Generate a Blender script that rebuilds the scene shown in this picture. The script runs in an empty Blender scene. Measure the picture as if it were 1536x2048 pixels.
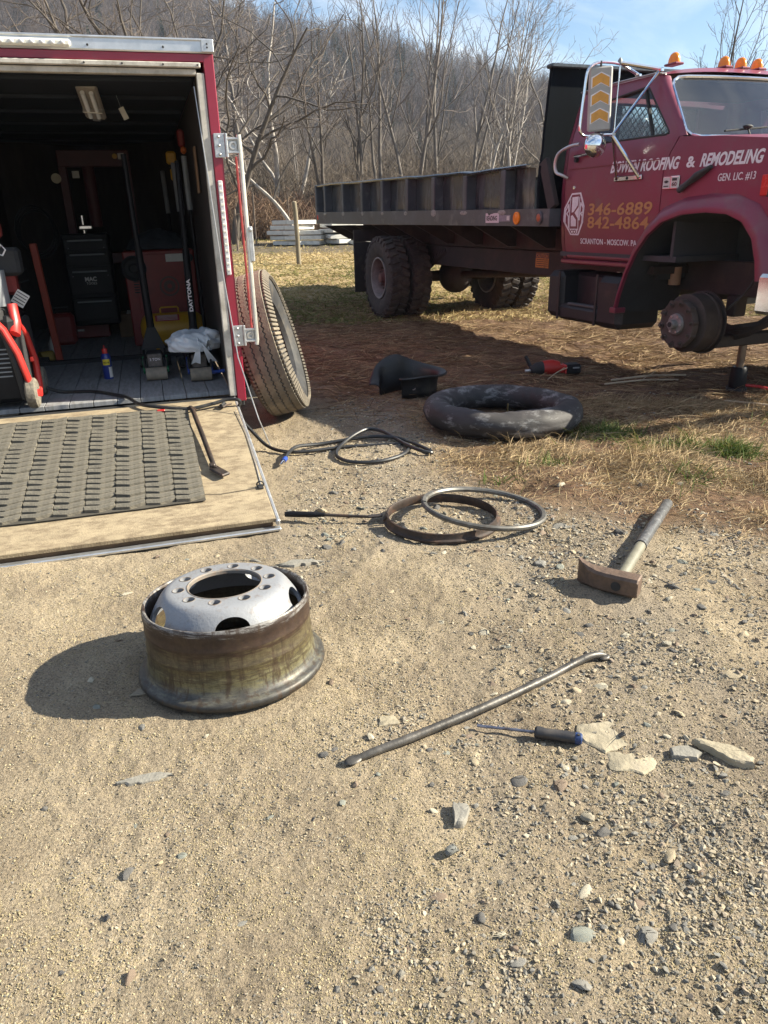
import bpy, bmesh, math, random
import numpy as np
from math import sin, cos, tan, pi, radians, sqrt, atan2
from mathutils import Vector, Matrix, Euler

random.seed(7)
RNG = np.random.default_rng(7)
SC = bpy.context.scene
COL = SC.collection

# ------------------------------------------------------------------ camera
CAM_H = 1.31
TILT = radians(21.5)
cam_data = bpy.data.cameras.new('camera')
cam_data.sensor_fit = 'HORIZONTAL'
cam_data.sensor_width = 36.0
cam_data.lens = 1480.0 / 1536.0 * 36.0
cam_data.clip_start = 0.05
cam_data.clip_end = 4000.0
cam = bpy.data.objects.new('camera', cam_data)
COL.objects.link(cam)
cam.matrix_world = (Matrix.Translation((0, 0, CAM_H)) @ Matrix.Rotation(pi / 2 - TILT, 4, 'X') @ Matrix.Rotation(radians(-1.0), 4, 'Z'))
SC.camera = cam

# ------------------------------------------------------------------ light
SUN_AZ = radians(6.5)      # from +X towards +Y
SUN_EL = radians(32.0)
world = bpy.data.worlds.new('World')
SC.world = world
world.use_nodes = True
wn = world.node_tree
wn.nodes.clear()
w_out = wn.nodes.new('ShaderNodeOutputWorld')
w_bg = wn.nodes.new('ShaderNodeBackground')
w_sky = wn.nodes.new('ShaderNodeTexSky')
w_sky.sky_type = 'NISHITA'
w_sky.sun_disc = False
w_sky.sun_elevation = SUN_EL
w_sky.sun_rotation = pi / 2 - SUN_AZ
w_sky.air_density = 1.0
w_sky.dust_density = 0.5
w_sky.ozone_density = 1.6
w_bg.inputs['Strength'].default_value = 0.052
# thin clouds
w_tc = wn.nodes.new('ShaderNodeTexCoord')
w_map = wn.nodes.new('ShaderNodeMapping')
w_map.inputs['Scale'].default_value = (1.0, 1.0, 2.2)
w_map.inputs['Location'].default_value = (0.35, 0.1, 0.0)
w_no = wn.nodes.new('ShaderNodeTexNoise')
w_no.inputs['Scale'].default_value = 2.6
w_no.inputs['Detail'].default_value = 8.0
w_no.inputs['Roughness'].default_value = 0.58
w_no.inputs['Distortion'].default_value = 0.6
w_rp = wn.nodes.new('ShaderNodeMapRange')
w_rp.inputs['From Min'].default_value = 0.43
w_rp.inputs['From Max'].default_value = 0.66
w_rp.inputs['To Max'].default_value = 0.75
w_mx = wn.nodes.new('ShaderNodeMixRGB')
w_mx.inputs['Color2'].default_value = (8.6, 8.9, 9.2, 1)
wn.links.new(w_tc.outputs['Generated'], w_map.inputs['Vector'])
wn.links.new(w_map.outputs['Vector'], w_no.inputs['Vector'])
wn.links.new(w_no.outputs['Fac'], w_rp.inputs['Value'])
wn.links.new(w_rp.outputs['Result'], w_mx.inputs['Fac'])
w_hs = wn.nodes.new('ShaderNodeHueSaturation')
w_hs.inputs['Saturation'].default_value = 1.35
wn.links.new(w_sky.outputs['Color'], w_hs.inputs['Color'])
wn.links.new(w_hs.outputs['Color'], w_mx.inputs['Color1'])
wn.links.new(w_mx.outputs['Color'], w_bg.inputs['Color'])
wn.links.new(w_bg.outputs['Background'], w_out.inputs['Surface'])

sun_data = bpy.data.lights.new('sun', 'SUN')
sun_data.energy = 5.0
sun_data.angle = radians(0.5)
sun_data.color = (1.0, 0.93, 0.76)
sun = bpy.data.objects.new('sun', sun_data)
COL.objects.link(sun)
_sd = Vector((cos(SUN_EL) * cos(SUN_AZ), cos(SUN_EL) * sin(SUN_AZ), sin(SUN_EL)))
sun.rotation_euler = _sd.to_track_quat('Z', 'Y').to_euler()
sun.location = (20, 10, 30)

SC.view_settings.view_transform = 'Standard'
SC.view_settings.look = 'None'
SC.view_settings.exposure = 1.6
SC.view_settings.gamma = 1.0
SC.view_settings.use_curve_mapping = False
SC.render.engine = 'CYCLES'
SC.cycles.max_bounces = 6
SC.cycles.transparent_max_bounces = 12
SC.cycles.use_denoising = True


# ------------------------------------------------------------------ numpy noise
def _hash(ix, iy, seed):
    h = (ix.astype(np.int64) * 374761393 + iy.astype(np.int64) * 668265263 + seed * 974634777) & 0x7fffffff
    h = ((h ^ (h >> 13)) * 1274126177) & 0x7fffffff
    h = h ^ (h >> 16)
    return (h & 0xffff) / 65535.0


def vnoise(x, y, seed=0):
    x = np.asarray(x, float); y = np.asarray(y, float)
    ix = np.floor(x); iy = np.floor(y)
    fx = x - ix; fy = y - iy
    fx = fx * fx * (3 - 2 * fx); fy = fy * fy * (3 - 2 * fy)
    a = _hash(ix, iy, seed); b = _hash(ix + 1, iy, seed)
    c = _hash(ix, iy + 1, seed); d = _hash(ix + 1, iy + 1, seed)
    return (a + (b - a) * fx) * (1 - fy) + (c + (d - c) * fx) * fy - 0.5


def sstep(a, b, x):
    t = np.clip((np.asarray(x, float) - a) / (b - a), 0, 1)
    return t * t * (3 - 2 * t)


# ------------------------------------------------------------------ materials
_MATS = {}


def lin(r, g, b):
    f = lambda c: (c / 255 / 12.92) if c / 255 <= 0.04045 else ((c / 255 + 0.055) / 1.055) ** 2.4
    return (f(r), f(g), f(b))


def mat(name, col, rough=0.6, metal=0.0, var=0.12, scale=6.0, bump=0.0, bscale=60.0, dirt=None, damt=0.5, dscale=4.0, spec=0.5, stretch=None, coat=0.0):
    if name in _MATS:
        return _MATS[name]
    m = bpy.data.materials.new(name)
    m.use_nodes = True
    nt = m.node_tree
    b = nt.nodes['Principled BSDF']
    tc = nt.nodes.new('ShaderNodeTexCoord')
    vec = tc.outputs['Object']
    if stretch:
        mp = nt.nodes.new('ShaderNodeMapping')
        mp.inputs['Scale'].default_value = stretch
        nt.links.new(vec, mp.inputs['Vector'])
        vec = mp.outputs['Vector']
    n1 = nt.nodes.new('ShaderNodeTexNoise')
    n1.inputs['Scale'].default_value = scale
    n1.inputs['Detail'].default_value = 6
    n1.inputs['Roughness'].default_value = 0.62
    nt.links.new(vec, n1.inputs['Vector'])
    cr = nt.nodes.new('ShaderNodeValToRGB')
    lo = [c * (1 - var) for c in col]; hi = [min(1, c * (1 + var)) for c in col]
    cr.color_ramp.elements[0].position = 0.3; cr.color_ramp.elements[1].position = 0.7
    cr.color_ramp.elements[0].color = (*lo, 1); cr.color_ramp.elements[1].color = (*hi, 1)
    nt.links.new(n1.outputs['Fac'], cr.inputs['Fac'])
    out = cr.outputs['Color']
    if dirt:
        n2 = nt.nodes.new('ShaderNodeTexNoise')
        n2.inputs['Scale'].default_value = dscale
        n2.inputs['Detail'].default_value = 9
        n2.inputs['Roughness'].default_value = 0.7
        nt.links.new(vec, n2.inputs['Vector'])
        mr = nt.nodes.new('ShaderNodeMapRange')
        mr.inputs['From Min'].default_value = 0.62 - 0.3 * damt
        mr.inputs['From Max'].default_value = 0.78 - 0.25 * damt
        mr.inputs['To Max'].default_value = min(1.0, 0.55 + damt * 0.5)
        nt.links.new(n2.outputs['Fac'], mr.inputs['Value'])
        mx = nt.nodes.new('ShaderNodeMixRGB')
        mx.inputs['Color2'].default_value = (*dirt, 1)
        nt.links.new(mr.outputs['Result'], mx.inputs['Fac'])
        nt.links.new(out, mx.inputs['Color1'])
        out = mx.outputs['Color']
    nt.links.new(out, b.inputs['Base Color'])
    b.inputs['Metallic'].default_value = metal
    b.inputs['Specular IOR Level'].default_value = spec
    if coat:
        b.inputs['Coat Weight'].default_value = coat
        b.inputs['Coat Roughness'].default_value = 0.15
    rr = nt.nodes.new('ShaderNodeMapRange')
    rr.inputs['To Min'].default_value = max(0.02, rough - 0.12); rr.inputs['To Max'].default_value = min(1, rough + 0.12)
    nt.links.new(n1.outputs['Fac'], rr.inputs['Value'])
    nt.links.new(rr.outputs['Result'], b.inputs['Roughness'])
    if bump:
        n3 = nt.nodes.new('ShaderNodeTexNoise')
        n3.inputs['Scale'].default_value = bscale
        n3.inputs['Detail'].default_value = 5
        nt.links.new(vec, n3.inputs['Vector'])
        bp = nt.nodes.new('ShaderNodeBump')
        bp.inputs['Strength'].default_value = min(1.0, bump)
        bp.inputs['Distance'].default_value = 0.01
        nt.links.new(n3.outputs['Fac'], bp.inputs['Height'])
        nt.links.new(bp.outputs['Normal'], b.inputs['Normal'])
    _MATS[name] = m
    return m


def mat_random(name, cols, rough=0.85, bump=0.4, bscale=80, attr=None, transl=0.0, var=0.25):
    """colour picked per object / per instance, or from a point attribute"""
    if name in _MATS:
        return _MATS[name]
    m = bpy.data.materials.new(name); m.use_nodes = True
    nt = m.node_tree; b = nt.nodes['Principled BSDF']
    if attr:
        src = nt.nodes.new('ShaderNodeAttribute'); src.attribute_name = attr; fac = src.outputs['Fac']
    else:
        src = nt.nodes.new('ShaderNodeObjectInfo'); fac = src.outputs['Random']
    cr = nt.nodes.new('ShaderNodeValToRGB')
    e = cr.color_ramp.elements
    while len(e) < len(cols):
        e.new(0.5)
    for i, c in enumerate(cols):
        e[i].position = i / (len(cols) - 1); e[i].color = (*c, 1)
    nt.links.new(fac, cr.inputs['Fac'])
    tc = nt.nodes.new('ShaderNodeTexCoord')
    n = nt.nodes.new('ShaderNodeTexNoise'); n.inputs['Scale'].default_value = bscale; n.inputs['Detail'].default_value = 4
    nt.links.new(tc.outputs['Object'], n.inputs['Vector'])
    mr = nt.nodes.new('ShaderNodeMapRange'); mr.inputs['From Min'].default_value = .25; mr.inputs['From Max'].default_value = .75
    mr.inputs['To Min'].default_value = 1 - var; mr.inputs['To Max'].default_value = 1 + var
    nt.links.new(n.outputs['Fac'], mr.inputs['Value'])
    mu = nt.nodes.new('ShaderNodeVectorMath'); mu.operation = 'MULTIPLY'
    nt.links.new(cr.outputs['Color'], mu.inputs[0]); nt.links.new(mr.outputs['Result'], mu.inputs[1])
    nt.links.new(mu.outputs['Vector'], b.inputs['Base Color'])
    b.inputs['Roughness'].default_value = rough
    b.inputs['Specular IOR Level'].default_value = 0.25
    if bump:
        bp = nt.nodes.new('ShaderNodeBump'); bp.inputs['Strength'].default_value = bump; bp.inputs['Distance'].default_value = 0.004
        nt.links.new(n.outputs['Fac'], bp.inputs['Height']); nt.links.new(bp.outputs['Normal'], b.inputs['Normal'])
    if transl:
        tr = nt.nodes.new('ShaderNodeBsdfTranslucent'); mx = nt.nodes.new('ShaderNodeMixShader'); mx.inputs['Fac'].default_value = transl
        nt.links.new(mu.outputs['Vector'], tr.inputs['Color'])
        nt.links.new(b.outputs['BSDF'], mx.inputs[1]); nt.links.new(tr.outputs['BSDF'], mx.inputs[2])
        nt.links.new(mx.outputs['Shader'], nt.nodes['Material Output'].inputs['Surface'])
    _MATS[name] = m
    return m


def mat_glass(name, tint=(0.75, 0.85, 0.88), dust=0.06, ior=1.52):
    if name in _MATS:
        return _MATS[name]
    m = bpy.data.materials.new(name); m.use_nodes = True
    nt = m.node_tree; nt.nodes.remove(nt.nodes['Principled BSDF'])
    tr = nt.nodes.new('ShaderNodeBsdfTransparent'); tr.inputs['Color'].default_value = (*tint, 1)
    gl = nt.nodes.new('ShaderNodeBsdfGlossy'); gl.inputs['Roughness'].default_value = 0.03
    df = nt.nodes.new('ShaderNodeBsdfDiffuse'); df.inputs['Color'].default_value = (0.55, 0.56, 0.55, 1)
    fr = nt.nodes.new('ShaderNodeFresnel'); fr.inputs['IOR'].default_value = ior
    tc = nt.nodes.new('ShaderNodeTexCoord')
    n = nt.nodes.new('ShaderNodeTexNoise'); n.inputs['Scale'].default_value = 9; n.inputs['Detail'].default_value = 8
    nt.links.new(tc.outputs['Object'], n.inputs['Vector'])
    mr = nt.nodes.new('ShaderNodeMapRange'); mr.inputs['To Min'].default_value = dust * 0.4; mr.inputs['To Max'].default_value = dust * 1.6
    nt.links.new(n.outputs['Fac'], mr.inputs['Value'])
    m1 = nt.nodes.new('ShaderNodeMixShader'); m2 = nt.nodes.new('ShaderNodeMixShader')
    nt.links.new(fr.outputs['Fac'], m1.inputs['Fac']); nt.links.new(tr.outputs[0], m1.inputs[1]); nt.links.new(gl.outputs[0], m1.inputs[2])
    nt.links.new(mr.outputs['Result'], m2.inputs['Fac']); nt.links.new(m1.outputs[0], m2.inputs[1]); nt.links.new(df.outputs[0], m2.inputs[2])
    nt.links.new(m2.outputs[0], nt.nodes['Material Output'].inputs['Surface'])
    _MATS[name] = m
    return m


# ------------------------------------------------------------------ mesh builder
def Rz(a): return Matrix.Rotation(a, 4, 'Z')
def Rx(a): return Matrix.Rotation(a, 4, 'X')
def Ry(a): return Matrix.Rotation(a, 4, 'Y')
def T(x, y, z): return Matrix.Translation((x, y, z))


def frame_to(d, up=(0, 0, 1)):
    """matrix whose local Z is d"""
    d = Vector(d).normalized()
    return d.to_track_quat('Z', 'Y').to_matrix().to_4x4()


class MB:
    def __init__(s):
        s.v = []; s.f = []

    def add(s, vs, fs, M=None):
        o = len(s.v)
        for p in vs:
            p = Vector(p)
            s.v.append(tuple(M @ p) if M is not None else tuple(p))
        s.f += [tuple(i + o for i in f) for f in fs]
        return s

    def box(s, c, size, M=None, ch=0.0):
        hx, hy, hz = [a / 2 for a in size]
        L = T(*c)
        if M is not None:
            L = M @ L
        if ch <= 0:
            vs = [(x, y, z) for x in (-hx, hx) for y in (-hy, hy) for z in (-hz, hz)]
            fs = [(0, 1, 3, 2), (4, 6, 7, 5), (0, 4, 5, 1), (2, 3, 7, 6), (0, 2, 6, 4), (1, 5, 7, 3)]
            return s.add(vs, fs, L)
        ch = min(ch, hx * .95, hy * .95, hz * .95)
        vs = []; ix = {}
        for sx in (-1, 1):
            for sy in (-1, 1):
                for sz in (-1, 1):
                    for k in range(3):
                        p = [sx * (hx - ch), sy * (hy - ch), sz * (hz - ch)]
                        p[k] = (sx * hx, sy * hy, sz * hz)[k]
                        ix[(sx, sy, sz, k)] = len(vs); vs.append(p)
        fs = []
        for k in range(3):
            a, b = [j for j in range(3) if j != k]
            for sg in (-1, 1):
                q = []
                for (sa, sb) in ((-1, -1), (1, -1), (1, 1), (-1, 1)):
                    t = [0, 0, 0]; t[k] = sg; t[a] = sa; t[b] = sb
                    q.append(ix[(*t, k)])
                fs.append(q)
        for k in range(3):
            a, b = [j for j in range(3) if j != k]
            for sa in (-1, 1):
                for sb in (-1, 1):
                    t0 = [0, 0, 0]; t0[a] = sa; t0[b] = sb; t1 = list(t0); t0[k] = -1; t1[k] = 1
                    fs.append((ix[(*t0, a)], ix[(*t1, a)], ix[(*t1, b)], ix[(*t0, b)]))
        for sx in (-1, 1):
            for sy in (-1, 1):
                for sz in (-1, 1):
                    fs.append([ix[(sx, sy, sz, k)] for k in range(3)])
        return s.add(vs, fs, L)

    def beam(s, p, q, w, h, ch=0.0, roll=0.0, over=0.0):
        p = Vector(p); q = Vector(q); d = q - p; L = d.length
        z = d.normalized(); up = Vector((0, 0, 1)) if abs(z.z) < .95 else Vector((1, 0, 0))
        x = z.cross(up).normalized(); y = z.cross(x)
        M = Matrix((x, y, z)).transposed().to_4x4()
        M = T(*((p + q) / 2)) @ M @ Rz(roll)
        return s.box((0, 0, 0), (w, h, L + over), M, ch)

    def tube(s, pts, r, n=8, closed=False, caps=True, flat=1.0):
        pts = [Vector(p) for p in pts]; N = len(pts)
        rs = r if isinstance(r, (list, tuple)) else [r] * N
        ref = None; o = len(s.v)
        for i, p in enumerate(pts):
            a = pts[(i - 1) % N] if (i or closed) else p
            b = pts[(i + 1) % N] if (i < N - 1 or closed) else p
            d = (b - a)
            if d.length < 1e-9: d = Vector((0, 0, 1))
            d.normalize()
            if ref is None:
                ref = d.orthogonal().normalized() if abs(d.z) > .9 else Vector((0, 0, 1)).cross(d).normalized()
            x = (ref - d * ref.dot(d))
            if x.length < 1e-6: x = d.orthogonal()
            x.normalize(); y = d.cross(x); ref = x
            for k in range(n):
                t = 2 * pi * k / n
                s.v.append(tuple(p + x * (rs[i] * cos(t)) + y * (rs[i] * flat * sin(t))))
        M = N if closed else N - 1
        for i in range(M):
            j = (i + 1) % N
            for k in range(n):
                l = (k + 1) % n
                s.f.append((o + i * n + k, o + i * n + l, o + j * n + l, o + j * n + k))
        if caps and not closed:
            s.f.append(tuple(o + k for k in range(n))[::-1])
            s.f.append(tuple(o + (N - 1) * n + k for k in range(n)))
        return s

    def lathe(s, prof, n=32, M=None, closed=True, a0=0.0, a1=2 * pi):
        full = abs(a1 - a0 - 2 * pi) < 1e-6
        cnt = n if full else n + 1
        vs = []; fs = []; P = len(prof)
        for i in range(cnt):
            t = a0 + (a1 - a0) * i / n
            for r, z in prof:
                vs.append((r * cos(t), r * sin(t), z))
        for i in range(n):
            j = (i + 1) % cnt
            for k in range(P if closed else P - 1):
                l = (k + 1) % P
                fs.append((i * P + k, j * P + k, j * P + l, i * P + l))
        if closed and not full:
            fs.append(tuple(range(P))); fs.append(tuple(n * P + k for k in range(P))[::-1])
        return s.add(vs, fs, M)

    def cyl(s, p, q, r, n=16, r2=None):
        return s.tube([p, q], [r, r if r2 is None else r2], n)

    def prism(s, poly, h, M=None):
        n = len(poly)
        vs = [(x, y, 0) for x, y in poly] + [(x, y, h) for x, y in poly]
        fs = [tuple(range(n))[::-1], tuple(range(n, 2 * n))] + [(i, (i + 1) % n, n + (i + 1) % n, n + i) for i in range(n)]
        return s.add(vs, fs, M)

    def ell(s, c, r, n=12, m=8, M=None):
        vs = [(0, 0, -1)]; fs = []
        for i in range(1, m):
            p = -pi / 2 + pi * i / m
            for k in range(n):
                t = 2 * pi * k / n
                vs.append((cos(p) * cos(t), cos(p) * sin(t), sin(p)))
        vs.append((0, 0, 1))
        for k in range(n):
            fs.append((0, 1 + (k + 1) % n, 1 + k))
            e = 1 + (m - 2) * n
            fs.append((e + k, e + (k + 1) % n, len(vs) - 1))
        for i in range(m - 2):
            for k in range(n):
                a = 1 + i * n
                fs.append((a + k, a + (k + 1) % n, a + n + (k + 1) % n, a + n + k))
        L = T(*c) @ Matrix.Diagonal((*r, 1))
        return s.add(vs, fs, M @ L if M is not None else L)

    def grid(s, P):
        """P[i][j] points"""
        o = len(s.v); n = len(P); m = len(P[0])
        for row in P:
            s.v += [tuple(p) for p in row]
        for i in range(n - 1):
            for j in range(m - 1):
                s.f.append((o + i * m + j, o + (i + 1) * m + j, o + (i + 1) * m + j + 1, o + i * m + j + 1))
        return s

    def mesh(s, name, fix=True, smooth=35):
        me = bpy.data.meshes.new(name)
        me.from_pydata(s.v, [], s.f)
        if fix and len(s.f) < 60000:
            bm = bmesh.new(); bm.from_mesh(me)
            bmesh.ops.recalc_face_normals(bm, faces=bm.faces)
            bm.to_mesh(me); bm.free()
        if smooth:
            me.polygons.foreach_set('use_smooth', [True] * len(me.polygons))
            me.set_sharp_from_angle(angle=radians(smooth))
        me.update()
        return me

    def build(s, name, m, parent=None, smooth=35, fix=True):
        return link(name, s.mesh(name, fix, smooth), m, parent)


def link(name, me, m, parent=None):
    o = bpy.data.objects.new(name, me)
    if m is not None and len(me.materials) == 0:
        me.materials.append(m)
    COL.objects.link(o)
    if parent is not None:
        o.parent = parent
    return o


def tag(o, label=None, cat=None, group=None, kind=None):
    if label: o['label'] = label
    if cat: o['category'] = cat
    if group: o['group'] = group
    if kind: o['kind'] = kind
    return o


def thing(name, label, cat, loc=(0, 0, 0), rz=0.0, group=None, M=None):
    o = bpy.data.objects.new(name, None)
    o.empty_display_size = 0.1
    COL.objects.link(o)
    if M is not None:
        o.matrix_world = M
    else:
        o.location = loc; o.rotation_euler = (0, 0, rz)
    return tag(o, label, cat, group)


def text_mesh(txt, size=1.0, extrude=0.0, bold=0.0, width=None, shear=0.0, align='LEFT'):
    cu = bpy.data.curves.new('lettering', 'FONT')
    cu.body = txt; cu.size = size; cu.extrude = extrude; cu.offset = bold; cu.shear = shear
    cu.align_x = align; cu.resolution_u = 3
    ob = bpy.data.objects.new('lettering_source', cu)
    me = bpy.data.meshes.new_from_object(ob)
    bpy.data.objects.remove(ob); bpy.data.curves.remove(cu)
    me.materials.clear()
    n = len(me.vertices)
    co = np.empty(n * 3); me.vertices.foreach_get('co', co); co = co.reshape(-1, 3)
    if width is not None and n:
        x0 = co[:, 0].min(); x1 = co[:, 0].max()
        co[:, 0] = (co[:, 0] - x0) * width / max(1e-6, x1 - x0)
        me.vertices.foreach_set('co', co.ravel())
    return me, co


def text_on(name, txt, m, parent, M, size, width=None, bold=0.0, shear=0.0, extrude=0.0008, warp=None):
    """flat lettering in the XY plane of M"""
    me, co = text_mesh(txt, size, extrude, bold, width, shear)
    for v in me.vertices:
        p = M @ v.co
        v.co = warp(p) if warp else p
    me.update()
    return link(name, me, m, parent)


def np_mesh(name, verts, faces, attrs=None, smooth=False):
    """verts (N,3), faces (M,k) arrays"""
    me = bpy.data.meshes.new(name)
    verts = np.asarray(verts, np.float32); faces = np.asarray(faces, np.int32)
    me.vertices.add(len(verts)); me.vertices.foreach_set('co', verts.ravel())
    k = faces.shape[1]
    me.loops.add(faces.size); me.loops.foreach_set('vertex_index', faces.ravel())
    me.polygons.add(len(faces)); me.polygons.foreach_set('loop_start', np.arange(0, faces.size, k, dtype=np.int32))
    me.update(calc_edges=True)
    if smooth:
        me.polygons.foreach_set('use_smooth', np.ones(len(faces), bool))
    for an, arr in (attrs or {}).items():
        at = me.attributes.new(an, 'FLOAT', 'POINT')
        at.data.foreach_set('value', np.asarray(arr, np.float32).ravel())
    me.validate()
    return me


def scatter(name, pts, rot, scl, idx, sources, kind='stuff'):
    """many small copies of a few source meshes on points (geometry nodes), for what nobody could count"""
    me = bpy.data.meshes.new(name)
    n = len(pts)
    me.vertices.add(n); me.vertices.foreach_set('co', np.asarray(pts, np.float32).ravel())
    for an, arr, ty in (('rot', rot, 'FLOAT_VECTOR'), ('scl', scl, 'FLOAT_VECTOR')):
        at = me.attributes.new(an, ty, 'POINT'); at.data.foreach_set('vector', np.asarray(arr, np.float32).ravel())
    at = me.attributes.new('idx', 'INT', 'POINT'); at.data.foreach_set('value', np.asarray(idx, np.int32))
    o = bpy.data.objects.new(name, me); COL.objects.link(o); o['kind'] = kind
    sc = bpy.data.collections.new(name + '_sources')
    for i, s in enumerate(sources):
        so = bpy.data.objects.new('%s_source_%02d' % (name, i), s); sc.objects.link(so)
    g = bpy.data.node_groups.new(name + '_nodes', 'GeometryNodeTree')
    g.interface.new_socket('Geometry', in_out='INPUT', socket_type='NodeSocketGeometry')
    g.interface.new_socket('Geometry', in_out='OUTPUT', socket_type='NodeSocketGeometry')
    gi = g.nodes.new('NodeGroupInput'); go = g.nodes.new('NodeGroupOutput')
    ip = g.nodes.new('GeometryNodeInstanceOnPoints'); ci = g.nodes.new('GeometryNodeCollectionInfo')
    ci.inputs['Collection'].default_value = sc
    ci.inputs['Separate Children'].default_value = True
    ci.inputs['Reset Children'].default_value = True
    ip.inputs['Pick Instance'].default_value = True

    def na(nm, ty):
        q = g.nodes.new('GeometryNodeInputNamedAttribute'); q.data_type = ty; q.inputs['Name'].default_value = nm
        return q.outputs['Attribute']
    er = g.nodes.new('FunctionNodeEulerToRotation')
    g.links.new(na('rot', 'FLOAT_VECTOR'), er.inputs[0])
    g.links.new(gi.outputs[0], ip.inputs['Points'])
    g.links.new(ci.outputs[0], ip.inputs['Instance'])
    g.links.new(er.outputs[0], ip.inputs['Rotation'])
    g.links.new(na('scl', 'FLOAT_VECTOR'), ip.inputs['Scale'])
    g.links.new(na('idx', 'INT'), ip.inputs['Instance Index'])
    g.links.new(ip.outputs['Instances'], go.inputs[0])
    md = o.modifiers.new('scatter', 'NODES'); md.node_group = g
    return o


def bool_cut(me, cutter):
    """mesh with the cutter's volume removed"""
    a = bpy.data.objects.new('cut_a', me); b = bpy.data.objects.new('cut_b', cutter)
    COL.objects.link(a); COL.objects.link(b)
    md = a.modifiers.new('cut', 'BOOLEAN'); md.operation = 'DIFFERENCE'; md.object = b; md.solver = 'EXACT'
    dg = bpy.context.evaluated_depsgraph_get(); dg.update()
    r = bpy.data.meshes.new_from_object(a.evaluated_get(dg))
    bpy.data.objects.remove(a); bpy.data.objects.remove(b)
    r.polygons.foreach_set('use_smooth', [True] * len(r.polygons))
    r.set_sharp_from_angle(angle=radians(35))
    return r


# ================================================================== GROUND, HILL, WOOD
_GK = np.array([-400, 0, 10.6, 14, 18, 24.5, 30, 45, 70, 110, 4000.])
_GZ = np.array([0, 0, 0.0, 0.17, 0.42, 0.65, 0.85, 1.45, 2.3, 3.0, 3.0])


def gm(x, y):
    y = np.asarray(y, float)
    a = np.interp(y - 0.8, _GK, _GZ); b = np.interp(y + 0.8, _GK, _GZ); c = np.interp(y, _GK, _GZ)
    return (a + b + 2 * c) / 4


def gmicro(x, y):
    r = np.hypot(x, y)
    near = 1 - sstep(9, 22, r)
    h = vnoise(x * 1.1, y * 1.1, 3) * 0.030 + vnoise(x * 3.1, y * 3.1, 4) * 0.014
    h = h + (vnoise(x * 9, y * 9, 5) * 0.007 + vnoise(x * 23, y * 23, 6) * 0.007 + vnoise(x * 55, y * 55, 8) * 0.0055) * near
    # shallow wheel and foot marks along the lane
    ca, sa = .88, .47
    h = h + .016 * (1 - np.abs(vnoise((x * ca - y * sa) * 5.5, (x * sa + y * ca) * 1.4, 14)) * 4).clip(-1, 1) * near * .35
    # soft humps of old straw and trodden soil away from the hard gravel
    h = h + grassy(x, y) * (vnoise(x * 4.2, y * 4.2, 12) * 0.05 + 0.012)
    # the lane dips gently away under the lying wheel
    h = h - 0.060 * (y - 2.045) * np.exp(-((x + .49) ** 2 + (y - 2.045) ** 2) / (2 * .33 ** 2))
    return h - 0.008


def grassy(x, y):
    """0 on the bare gravel, 1 where soil carries straw and grass"""
    n = vnoise(x * 1.6, y * 1.6, 21) * 1.0 + vnoise(x * 5, y * 5, 22) * 0.5
    bank = sstep(-0.25, 0.55, (y - (3.95 - 0.72 * x)) + n * 0.7) * sstep(0.1, 0.7, x)
    shade = sstep(5.0, 6.2, y + n * 0.8) * sstep(-1.2, -0.2, x + 0.25 * (y - 6))
    far = sstep(8.4, 9.6, y + n)
    return np.maximum(np.maximum(bank, shade), far)


def stony(x, y):
    n = vnoise(x * 2.3, y * 2.3, 31) + vnoise(x * 6, y * 6, 32) * 0.5
    s = 0.18 + 0.82 * sstep(-0.15, 0.55, x - 0.12 * (y - 1.6) + n * 0.55)
    s = np.maximum(s, 0.9 * sstep(2.4, 3.1, y + n * 0.4) * sstep(-0.75, -0.3, x))
    return np.clip(s, 0, 1)


def gz(x, y):
    return float(gm(x, y) + gmicro(np.array([x]), np.array([y]))[0])


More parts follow.
